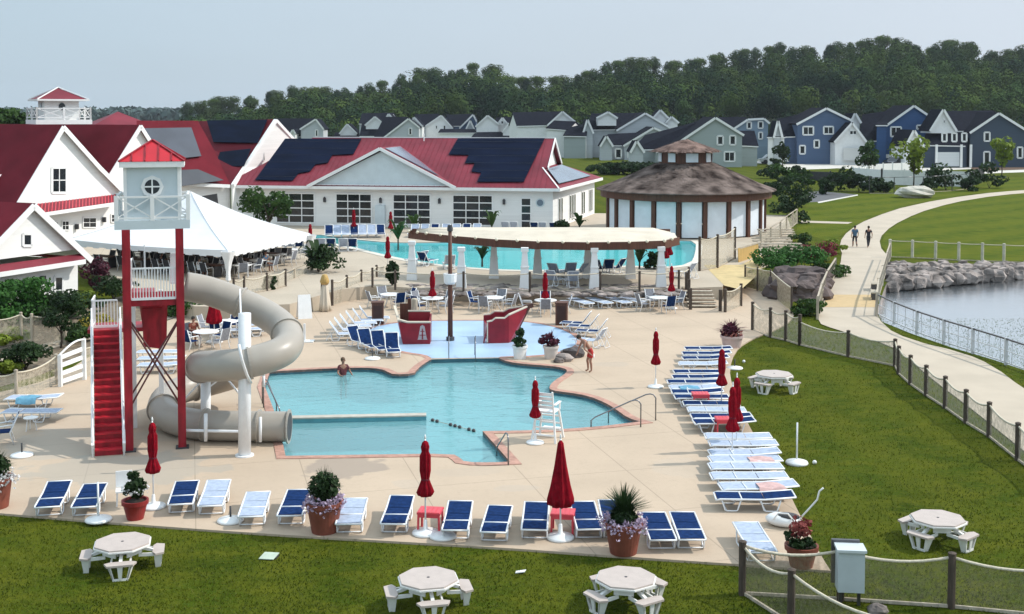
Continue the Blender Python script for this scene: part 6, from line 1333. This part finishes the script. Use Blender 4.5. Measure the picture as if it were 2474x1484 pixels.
small('grey gabled house behind the red roof ridge, centre left',370,[('g',[(927,334),(987,288),(1012,308)],h_greylt),('w',((905,333),(960,333),(930,284),(985,284)),h_greylt,4),('n',(988,310,995,326),0),('g',[(992,306),(1000,284),(1020,305)],white,6)])
small('white gabled house with veranda, behind the pool house ridge',385,[('g',[(1029,305),(1066,280),(1092,309)],white),('w',((1010,306),(1050,304),(1004,278),(1060,277)),white,4),('n',(1052,303,1057,312),0),('n',(1071,303,1077,316),0),('w',((1060,322),(1150,322),(1066,314),(1145,314)),white,-6)])
small('dark roofed house with white V shaped gable trim',390,[('g',[(1112,309),(1143,278),(1150,292)],h_slate),('g',[(1124,318),(1136,292),(1148,318)],h_greylt,-4),('w',((1085,305),(1130,306),(1080,279),(1140,277)),h_slate,5)])
small('white house with pair of small front gables',380,[('g',[(1151,305),(1178,280),(1204,300)],white),('g',[(1203,300),(1214,285),(1226,300)],white,2),('g',[(1215,318),(1230,298),(1245,318)],white,-4),('w',((1195,312),(1250,314),(1200,286),(1240,284)),white,4),('w',((1140,334),(1240,336),(1150,322),(1235,320)),white,-6),('n',(1210,292,1217,300),0,.5)])
small('white house with low gable beside the pool house roof end',360,[('g',[(1245,322),(1253,306),(1268,322)],white),('w',((1262,322),(1310,324),(1268,304),(1312,303)),white,4),('n',(1294,306,1300,316),0,4)])
small('grey blue house with two upper windows behind the grey green house',285,[('g',[(1773,312),(1806,290),(1845,288),(1856,297)],h_greyblue),('w',((1725,316),(1775,314),(1735,286),(1800,285)),h_greyblue,5),('n',(1805,295,1815,311),0),('n',(1832,294,1843,310),0),('n',(1833,320,1842,336),0)])
A = house('slate blue house with two double windows, left of the blue houses',(1960,378),262)
gh(A,262,[(1927,300),(1996,263),(2056,292)],h_slate,L=13); wg(A,(1868,333),(1930,331),(1880,290),(1990,268),264,8,h_slate)
for r_,nx in (((1940,306,1965,326),2),((1990,306,2013,324),2),((1967,339,1979,357),1),((1932,352,1945,372),1)): hwin(A,262,r_,nx=nx)
gh(A,258,[(1870,330),(1879,293),(1888,330)],h_greylt,L=4); wg(A,(1855,333),(1895,333),(1860,326),(1892,326),258,3,white)
gh(A,258,[(2018,342),(2058,298),(2092,344)],white,L=9); gh(A,266,[(2055,295),(2065,275),(2077,295)],white,L=6); hwin(A,258,(2052,315,2070,326),nx=2)
MB().slab([PY(u,v,257.3) for u,v in ((2038,388),(2084,388),(2084,358),(2038,358))],(0,.2,0)).build('garage_door', mat('pale_garage_door',(.62,.62,.60),.5,.05,.4,stretch=(.1,.1,4)), A, world=True)
B = house('deep blue gabled house behind the white garage front',(2200,380),258)
gh(B,258,[(2138,306),(2207,257),(2262,294)],h_blue,L=13); wg(B,(2075,343),(2140,341),(2085,280),(2200,262),260,9,h_blue); hwin(B,258,(2152,307,2177,330),nx=2); hwin(B,258,(2177,345,2188,366)); hwin(B,258,(2215,303,2226,312)); wg(B,(2118,304),(2142,304),(2120,298),(2142,298),257,2,h_blue)
o = MB().slab([PY(u,v,257.7) for u,v in ((2130,382),(2154,382),(2154,373),(2130,373))],(0,.2,0)).build('porch_roof', white, B, world=True)
C = house('dark slate house with tall white gables and garage, right edge',(2400,398),246)
gh(C,246,[(2345,320),(2412,275),(2500,330)],h_dark,L=13); wg(C,(2240,318),(2348,318),(2262,272),(2400,270),249,9,h_dark)
gh(C,246.5,[(2248,314),(2278,266),(2307,314)],white,L=6,zb=7); hwin(C,246.5,(2278,290,2284,298))
gh(C,243,[(2188,352),(2207,316),(2230,354)],white,L=9); wg(C,(2228,352),(2330,354),(2240,322),(2345,322),244,6,h_dark)
for r_ in ((2276,322,2287,342),(2300,322,2311,342),(2324,322,2335,342)): hwin(C,246,r_,off=3.2)
for r_ in ((2378,320,2391,341),(2377,367,2391,396),(2420,360,2430,374),(2458,356,2470,382)): hwin(C,246,r_)
hwin(C,243,(2200,358,2215,380),nx=3)

for u in (2262,2322,2345): a_ = PY(u,400,242.5); MB().box((a_.x,a_.y,a_.z/2+2.2),(.4,.4,4.6)).build('porch_post', white, C, world=True)
MB().slab([PY(u,v,242.8) for u,v in ((2266,402),(2318,402),(2318,368),(2266,368))],(0,.2,0)).build('garage_door', mat('garage_door_white',(.6,.62,.63),.5,.06,.5,stretch=(.1,.1,4)), C, world=True)
# parked cars
def make_car(col):
    t = thing('parked_car','','car'); b = MB(); prof = [(-2.2,.35),(-2.2,.75),(-1.5,.88),(-.9,1.42),(.7,1.45),(1.35,.95),(2.15,.82),(2.2,.35)]
    b.slab([(x,-.85,z) for x,z in prof],(0,1.7,0)); b.build('body', col, t); g_ = MB(); g_.slab([(-1.3,-.87,.92),(-.85,-.87,1.35),(.62,-.87,1.37),(1.1,-.87,.95)],(0,1.74,0)); g_.build('windows', glass_dark, t)
    for x in (-1.35,1.35):
        for y in (-.86,.86): w_ = MB(); w_.tube([(x,y-.1,.33),(x,y+.1,.33)],.33,14); w_.build('wheel', darkgrey, t)
    return t
cw = Proto(make_car(mat('white_car_paint',(.7,.7,.7),.25,.03,1,coat=.5))); cd_ = Proto(make_car(mat('dark_car_paint',(.02,.022,.03),.2,.1,1,coat=.5)))
for i,(u,v,k,tx) in enumerate([(1868,396,'w','white car at the left end of the estate road'),(1992,394,'w','white car parked before the slate blue house'),(2028,386,'d','dark car parked by the white garage'),(2012,381,'w','second white car on the slate house drive'),(2165,396,'d','dark car below the deep blue house'),(2240,390,'w','white car beside the slate house porch'),(2170,404,'d','dark car nearer the street tree')]):
    p = P(u,v,0); (cw if k=='w' else cd_)((p.x,p.y,.0), .1*i, tx, 'cars parked on the estate', 1.45)
for i,(u,v) in enumerate([(1872,402),(1885,398),(2152,402)]):
    p = P(u,v,0); bush(u,v,1.3,1.5,lf_dark,'%s dark garden bush by the estate road' % ORD[i],n=7,per=60,size=.35)
p = P(2412,403,0); G(poly_px([(1862,404),(1960,392),(2050,388),(2090,392),(2110,402),(2000,408),(1900,411)],.022),.022,'estate_driveway', pave)
G(poly_px([(2130,408),(2240,400),(2330,400),(2360,408),(2200,416)],.022),.022,'estate_court', pave)
G(poly_px([(2345,404),(2400,392),(2480,396),(2480,410),(2350,412)],.03),.03,'bare_earth', mat('brown_earth',(.11,.065,.04),.95,.3,1))
# ================================================================ wooded hills
sky_px = [(-60,262),(60,264),(120,262),(225,266),(300,263),(430,262)]
crest = [(430,262),(445,245),(500,232),(560,226),(620,228),(680,205),(760,198),(830,208),(900,190),(960,186),(985,162),(1060,155),(1090,165),(1120,148),(1215,152),(1230,178),(1290,180),(1360,178),(1440,160),(1470,138),(1560,130),(1640,142),(1700,130),(1760,118),(1840,112),(1890,96),(1920,108),(1980,100),(2050,96),(2110,80),(2170,82),(2240,105),(2290,88),(2340,90),(2390,118),(2440,105),(2475,96),(2700,80)]
def cz_(u):
    for (u0,v0),(u1,v1) in zip(crest, crest[1:]):
        if u0 <= u <= u1: return v0+(v1-v0)*(u-u0)/(u1-u0)
    return crest[-1][1] if u > 0 else 262
# hillside terrain
HM = MB(); NU, ND = 60, 10; vs = []; D0, D1 = 430.0, 640.0
for j in range(ND+1):
    d = D0+(D1-D0)*j/ND
    for i in range(NU+1):
        u = 380+ (2900-380)*i/NU; ztop = PY(u, cz_(min(u,2700))+92, D1).z; t_ = j/ND; zz = max(-.5, (ztop)*(t_**.8))*min(1,(u-380)/300) - .3; p = PY(u,300,d); vs.append((p.x,p.y,zz))
HM.add(vs,[(j*(NU+1)+i, j*(NU+1)+i+1,(j+1)*(NU+1)+i+1,(j+1)*(NU+1)+i) for j in range(ND) for i in range(NU)]); HM.build('hills', mat('forest_floor',(.012,.02,.010),.95,.3,.05), kind='structure', smooth=True)
allq = [[],[],[],[]]
def crown_at(u, d, z0, h, r, n, size): 
    p = PY(u,300,d); return np.concatenate([leaf_quads((p.x+rr_.uniform(-.5,.5)*r,p.y+rr_.uniform(-.5,.5)*r,z0+h*rr_.uniform(.35,.8)),(r*rr_.uniform(.4,.62),r*.5,h*rr_.uniform(.18,.3)),n//6,size,out=5,fill=.86,up=1.0) for _ in range(6)])
rr_ = random.Random(5)
for j in range(11):              # body of the wood, rows climbing the hill
    t_ = j/10; d = D0-8+(D1-D0-30)*t_
    nrow = 50
    for i in range(nrow):
        u = 440+(2560-440)*(i+rr_.random())/nrow; ztop = PY(u, cz_(u)+92, D1).z; zz = max(0,ztop*(t_**.8))*min(1,(u-380)/300)
        h = rr_.uniform(13,19)*(1 if j>0 else .8)*(.6+.4*min(1,(u-430)/250)); r = rr_.uniform(4.2,9.5)
        allq[rr_.choice((0,0,0,1,2,2,3,3))].append(crown_at(u, d+rr_.uniform(-8,8), zz-2, h, r, 840 if j < 7 else 760, .74))
for q_, m_ in zip(allq, lf_woods): quad_mesh('woodland', np.concatenate(q_), m_, None, 'stuff')
GT_ = 'trees on the wooded skyline'
protos = []
for k in range(5):      # skyline trees one can tell apart
    h = 20; r = [5.2,6.5,4.6,7.2,5.6][k]; t = thing('skyline_tree','','tree',(0,0,0)); o = MB(); o.tube([(0,0,-1),(.3,.1,h*.45),(0,.3,h*.9)],[.45,.35,.12],6)
    for q in range(7): a = q*.95; o.tube([(0,.1,h*(.38+.05*q)),(r*.6*math.cos(a),r*.6*math.sin(a),h*(.62+.05*q))],[.2,.07],5)
    o.build('trunk', bark, t); V = []
    for c_ in range([20,26,17,30,22][k]):
        a = RNG.uniform(0,2*PI); e = RNG.uniform(0,1); rr2 = r*RNG.uniform(.1,.85); zc = h*(.42+.48*e); V.append(leaf_quads((rr2*math.cos(a)*(1-.4*e),rr2*math.sin(a)*(1-.4*e),zc),(r*RNG.uniform(.38,.62),r*.5,h*RNG.uniform(.08,.15)),130,.60,out=3.0,fill=.45,up=.9))
    quad_mesh('crown', np.concatenate(V), lf_woods[k%4], t); protos.append(Proto(t))
desc = ['slender','broad','sparse','wide spreading','rounded']
ns = 74; last = {}
for i in range(ns):
    u = 445+(2480-445)*(i+rr_.random()*.7)/ns; k = rr_.randrange(5); v = cz_(u)+rr_.uniform(-3,6); d = D1-rr_.uniform(0,16); p = PY(u,300,d); ztop = PY(u,v,d).z; s = rr_.uniform(.75,1.1); base = ztop-20*s*1.05
    s_ = (rr_.uniform(.75,1.15)*s, s, s)
    protos[k]((p.x,p.y,base), rr_.uniform(0,6), 'x', GT_, s_)['label'] = desc[k]+' tree on the skyline of the wooded hill'
# distant ridge on the left
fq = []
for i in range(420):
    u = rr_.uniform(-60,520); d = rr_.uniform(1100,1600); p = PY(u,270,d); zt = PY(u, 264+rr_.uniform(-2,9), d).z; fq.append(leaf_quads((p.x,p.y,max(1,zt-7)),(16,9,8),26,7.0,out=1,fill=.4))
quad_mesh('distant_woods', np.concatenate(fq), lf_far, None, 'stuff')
for i,(u,v,h) in enumerate([(4,292,5)]):
    p = PY(u,300,150); tree((p.x,p.y,PY(u,v,150).z-h*.6), h, 3, lf_mid if i==0 else lf_dark, ['yellow green tree behind the main hall ridge, far left','dark tree top beyond the railed cupola'][i], clumps=22, per=80, size=.5)
# ================================================================ grass blades on the near lawns
def inpoly(x, y, poly):
    c = np.zeros(len(x), bool); n = len(poly)
    for i in range(n):
        x0,y0 = poly[i]; x1,y1 = poly[(i+1)%n]; m = (y0 > y) != (y1 > y); c ^= m & (x < (x1-x0)*(y-y0)/(y1-y0+1e-12)+x0)
    return c
NB = 150000; d = 24+ 40*RNG.random(NB)**1.6; uu = RNG.uniform(-40,2520,NB); x = (uu-UC)/F*d; y = d
keep = ~inpoly(x,y,inset(deck,.03)) & ~inpoly(x,y,inset(path,.05)) & ((x > P(1700,900,0).x) | (y < 36)); x, y = x[keep], y[keep]; n = len(x); hgt = RNG.uniform(.025,.075,n); a = RNG.uniform(0,2*PI,n); lean = RNG.normal(size=(n,2))*.03; wd_ = RNG.uniform(.008,.02,n)
V = np.zeros((n,3,3)); V[:,0] = np.stack([x-np.cos(a)*wd_, y-np.sin(a)*wd_, np.zeros(n)],1); V[:,1] = np.stack([x+np.cos(a)*wd_, y+np.sin(a)*wd_, np.zeros(n)],1); V[:,2] = np.stack([x+lean[:,0], y+lean[:,1], hgt],1)
quad_mesh('grass', V, grass_blade, None, 'stuff')
# ================================================================ people
def skinned(name, pts, edges, rad, m, parent, root=0, sub=2):
    me = bpy.data.meshes.new(name); me.from_pydata(pts, edges, []); o = bpy.data.objects.new(name, me); COL.objects.link(o)
    sk = o.modifiers.new('skin','SKIN'); sk.use_smooth_shade = True; lay = me.skin_vertices[0].data
    for i, r in enumerate(rad): r = r if isinstance(r,(tuple,list)) else (r,r); lay[i].radius = r
    lay[root].use_root = True; ss = o.modifiers.new('sub','SUBSURF'); ss.levels = ss.render_levels = sub
    dg = bpy.context.evaluated_depsgraph_get(); nm = bpy.data.meshes.new_from_object(o.evaluated_get(dg)); bpy.data.objects.remove(o); nm.name = name
    nm.materials.clear(); nm.materials.append(m); nm.polygons.foreach_set('use_smooth',[True]*len(nm.polygons))
    o = bpy.data.objects.new(name, nm); COL.objects.link(o); o.parent = parent; return o
def person(label, loc, rz, J, cloth, hairc=hairm, handopen=True):
    """J: joint dictionary in metres (z up, facing -y). One continuous body, clothing and hair as children"""
    t = thing('person', label, 'person', loc, rz); names = list(J); idx = {k:i for i,k in enumerate(names)}
    R0 = dict(pelvis=(.135,.10),waist=(.115,.09),chest=(.155,.105),neck0=(.07,.065),neck=(.05,.05),head=(.085,.095),crown=(.07,.08),hipL=.085,hipR=.085,kneeL=.058,kneeR=.058,calfL=.056,calfR=.056,ankL=.038,ankR=.038,toeL=.035,toeR=.035,shL=.06,shR=.06,elL=.040,elR=.040,wrL=.027,wrR=.027,haL=.032,haR=.032)
    E = [('pelvis','waist'),('waist','chest'),('chest','neck0'),('neck0','neck'),('neck','head'),('head','crown')]
    for s in 'LR': E += [('pelvis','hip'+s),('hip'+s,'knee'+s),('knee'+s,'calf'+s),('calf'+s,'ank'+s),('ank'+s,'toe'+s),('chest','sh'+s),('sh'+s,'el'+s),('el'+s,'wr'+s),('wr'+s,'ha'+s)]
    E = [(a,b) for a,b in E if a in J and b in J]; pts = [J[k] for k in names]; rad = [R0[k] for k in names]; ed = [(idx[a],idx[b]) for a,b in E]
    for s in 'LR':
        if 'ha'+s in J:
            h = Vector(J['ha'+s]); w_ = Vector(J['wr'+s]); d = (h-w_).normalized(); sd = d.cross(Vector((0,1,.2))).normalized()
            for k,(o_,L_) in enumerate(((-.028,.075),(-.010,.09),(.010,.085),(.028,.068),(.045,.045))):
                pts.append(tuple(h+sd*o_+d*L_+Vector((0,-.015,0)))); rad.append(.009); ed.append((idx['ha'+s], len(pts)-1))
    skinned('body', pts, ed, rad, skin, t, idx['pelvis'])
    for nm, ks, es, rs, m in cloth:
        skinned(nm, [J[k] if isinstance(k,str) else k for k in ks], es, rs, m, t, 0)
    if 'head' in J:
        h, c = Vector(J['head']), Vector(J['crown']); u = (c-h).normalized(); bk = Vector((0,.03,0)) if abs(u.y) < .7 else Vector((0,0,.03))
        MB().sphere(h+u*.055+bk, .108, 12, 9, (.92,1,.95)).build('hair', hairc, t, smooth=True)
        f = MB(); fr_ = (Vector((0,-1,0)) - u*Vector((0,-1,0)).dot(u)).normalized(); f.sphere(h+fr_*.10-u*.01,.018,6,5); f.build('nose', skin, t)
        for s in (-1,1): MB().sphere(h+fr_*.085+Vector((s*.035,0,0))+u*.02,.012,6,5).build('eye', hairm, t); MB().sphere(h+Vector((s*.09,0,0)),.024,6,5,(.5,1,1.2)).build('ear', skin, t)
        MB().box(h+fr_*.092-u*.05,(.04,.012,.012)).build('mouth', cloth_maroon, t)
    return t
stand = dict(pelvis=(0,0,.95),waist=(0,0,1.10),chest=(0,0,1.32),neck0=(0,0,1.46),neck=(0,-.01,1.53),head=(0,-.02,1.63),crown=(0,-.015,1.71),hipL=(.10,0,.88),hipR=(-.10,0,.88))
def walker(ph, arm=.08):
    J = dict(stand); a = .20*ph
    J.update(kneeL=(.10,-a*.7-.02,.49),calfL=(.10,-a*.6+.02,.36),ankL=(.10,-a+.02,.08),toeL=(.11,-a-.12,.035),kneeR=(-.10,a*.5-.03,.49),calfR=(-.10,a*.9,.37),ankR=(-.10,a*1.5,.12),toeR=(-.11,a*1.5-.10,.04),
      shL=(.19,0,1.40),shR=(-.19,0,1.40),elL=(.24+arm,.06+a*.5,1.13),elR=(-.24-arm,.06-a*.5,1.13),wrL=(.26+arm*.6,-.02+a*.4,.90),wrR=(-.26-arm*.6,-.02-a*.4,.90),haL=(.25+arm*.5,-.03+a*.5,.83),haR=(-.25-arm*.5,-.03-a*.5,.83))
    return J
def shirt(J, m, r=1.0): return ('shirt', ['waist','pelvis','chest','neck0','shL','shR',tuple((Vector(J['shL'])*.35+Vector(J['elL'])*.65)),tuple((Vector(J['shR'])*.35+Vector(J['elR'])*.65))], [(0,1),(0,2),(2,3),(2,4),(2,5),(4,6),(5,7)], [(.14*r,.12*r),(.155*r,.125*r),(.175*r,.13*r),(.075,.07),.078*r,.078*r,.06,.06], m)
def shorts(J, m): return ('shorts', ['pelvis','waist','hipL','hipR',tuple((Vector(J['hipL'])*.3+Vector(J['kneeL'])*.7)),tuple((Vector(J['hipR'])*.3+Vector(J['kneeR'])*.7))], [(0,1),(0,2),(0,3),(2,4),(3,5)], [(.155,.12),(.125,.1),.105,.105,.09,.09], m)
def trousers(J, m): return ('trousers', ['pelvis','waist','hipL','hipR','kneeL','kneeR','ankL','ankR'], [(0,1),(0,2),(0,3),(2,4),(3,5),(4,6),(5,7)], [(.155,.12),(.125,.1),.10,.10,.072,.072,.055,.055], m)
J = walker(1,.05); p = P(2065,597,.035); person('person in blue top walking away on the path, left of the pair', tuple(p), PI, J, [shirt(J,cloth_blue,1.15),trousers(J,cloth_dark)])
J = walker(-1,.01); p = P(2098,598,.035); person('person in dark shirt and shorts walking away on the path, right of the pair', tuple(p), PI, J, [shirt(J,cloth_dark,1.0),trousers(J,cloth_dark)])
# bending over towards the left (local -y = picture left after the turn)
J = dict(pelvis=(0,.16,.93),waist=(0,.05,1.08),chest=(0,-.14,1.28),neck0=(0,-.24,1.38),neck=(0,-.30,1.43),head=(0,-.38,1.47),crown=(0,-.42,1.54),hipL=(.10,.16,.86),hipR=(-.10,.15,.86),kneeL=(.12,.10,.47),calfL=(.12,.14,.35),ankL=(.12,.15,.07),toeL=(.14,.03,.035),kneeR=(-.12,.02,.47),calfR=(-.12,.05,.35),ankR=(-.12,.06,.07),toeR=(-.14,-.06,.035),
   shL=(.19,-.14,1.33),shR=(-.19,-.16,1.33),elL=(.27,-.20,1.05),elR=(-.22,-.30,1.06),wrL=(.32,.02,.86),wrR=(-.20,-.38,.82),haL=(.33,.10,.80),haR=(-.20,-.41,.75))
p = P(1419,899,DZ); person('person in red shorts bending forward at the pool edge', tuple(p), -PI/2+.15, J, [shorts(J,cloth_red)])
bt = thing('white_bottle','white bottle held by the bending person','bottle',(p.x+.24,p.y-.05,DZ+.62)); MB().lathe([(.05,0),(.06,.03),(.06,.14),(.02,.18),(.02,.21)],12).build('bottle_body', plastic, bt, smooth=True); MB().lathe([(.024,.21),(.024,.235)],10).build('cap', cloth_blue, bt)
J = dict(stand); J.update(kneeL=(.11,-.05,.49),calfL=(.11,-.02,.36),ankL=(.11,0,.08),toeL=(.12,-.13,.035),kneeR=(-.11,-.05,.49),calfR=(-.11,-.02,.36),ankR=(-.11,0,.08),toeR=(-.12,-.13,.035),shL=(.18,0,1.40),shR=(-.18,0,1.40),elL=(.30,-.02,1.15),elR=(-.27,-.08,1.14),wrL=(.36,-.16,1.0),wrR=(-.22,-.28,1.06),haL=(.37,-.22,.97),haR=(-.2,-.34,1.06))
p = P(829,906,-.1); person('person in maroon swimwear standing waist deep in the pool', (p.x,p.y,-1.12), .5, J, [shirt(J,cloth_maroon,.97)], mat('brown_hair',(.10,.055,.03),.7,.2,20))
# a few people at tables under the tent and slide
def sitter(label, loc, rz, top, m2):
    J = dict(pelvis=(0,.05,.52),waist=(0,.06,.66),chest=(0,.04,.88),neck0=(0,.03,1.02),neck=(0,.02,1.09),head=(0,0,1.19),crown=(0,.005,1.27),hipL=(.10,.02,.52),hipR=(-.10,.02,.52),kneeL=(.12,-.42,.52),calfL=(.12,-.42,.38),ankL=(.12,-.40,.08),toeL=(.13,-.53,.035),kneeR=(-.12,-.42,.52),calfR=(-.12,-.42,.38),ankR=(-.12,-.40,.08),toeR=(-.13,-.53,.035),shL=(.18,.04,.96),shR=(-.18,.04,.96),elL=(.23,-.06,.74),elR=(-.23,-.06,.74),wrL=(.16,-.28,.76),wrR=(-.16,-.28,.76),haL=(.14,-.35,.77),haR=(-.14,-.35,.77))
    return person(label, loc, rz, J, [shirt(J,top),shorts(J,m2)])
p = P(497,838,DZ); sitter('person in rust red top sitting at the table under the slide', (p.x-.72,p.y+.62,DZ), .7, mat('rust_shirt',(.16,.035,.02),.85,.15,9), cloth_dark)

for i,(x_,y_,rz,tx,m_) in enumerate([(-19.4,74.2,R(150),'person in white top sitting at the front row table in the tent',mat('white_shirt',(.6,.6,.6),.85,.1,9)),(-22.6,77.2,R(150),'person in dark top sitting at the middle of the tent front',cloth_dark),(-16.0,77.6,R(60),'person in blue top sitting near the tent corner leg',cloth_blue)]):
    sitter(tx, (x_,y_,TZ), rz, m_, cloth_dark)

# ================================================================ summer haze over the whole site
hz = bpy.data.materials.new('summer_haze'); hz.use_nodes = True; nt = hz.node_tree; nt.nodes.remove(nt.nodes['Principled BSDF'])
pv = nt.nodes.new('ShaderNodeVolumePrincipled'); pv.inputs['Color'].default_value = (.82,.88,.95,1); pv.inputs['Density'].default_value = .00009; pv.inputs['Anisotropy'].default_value = .2; nt.links.new(pv.outputs[0], nt.nodes['Material Output'].inputs['Volume'])
MB().box((0,1650,45),(5400,3900,96)).build('haze', hz, kind='stuff')
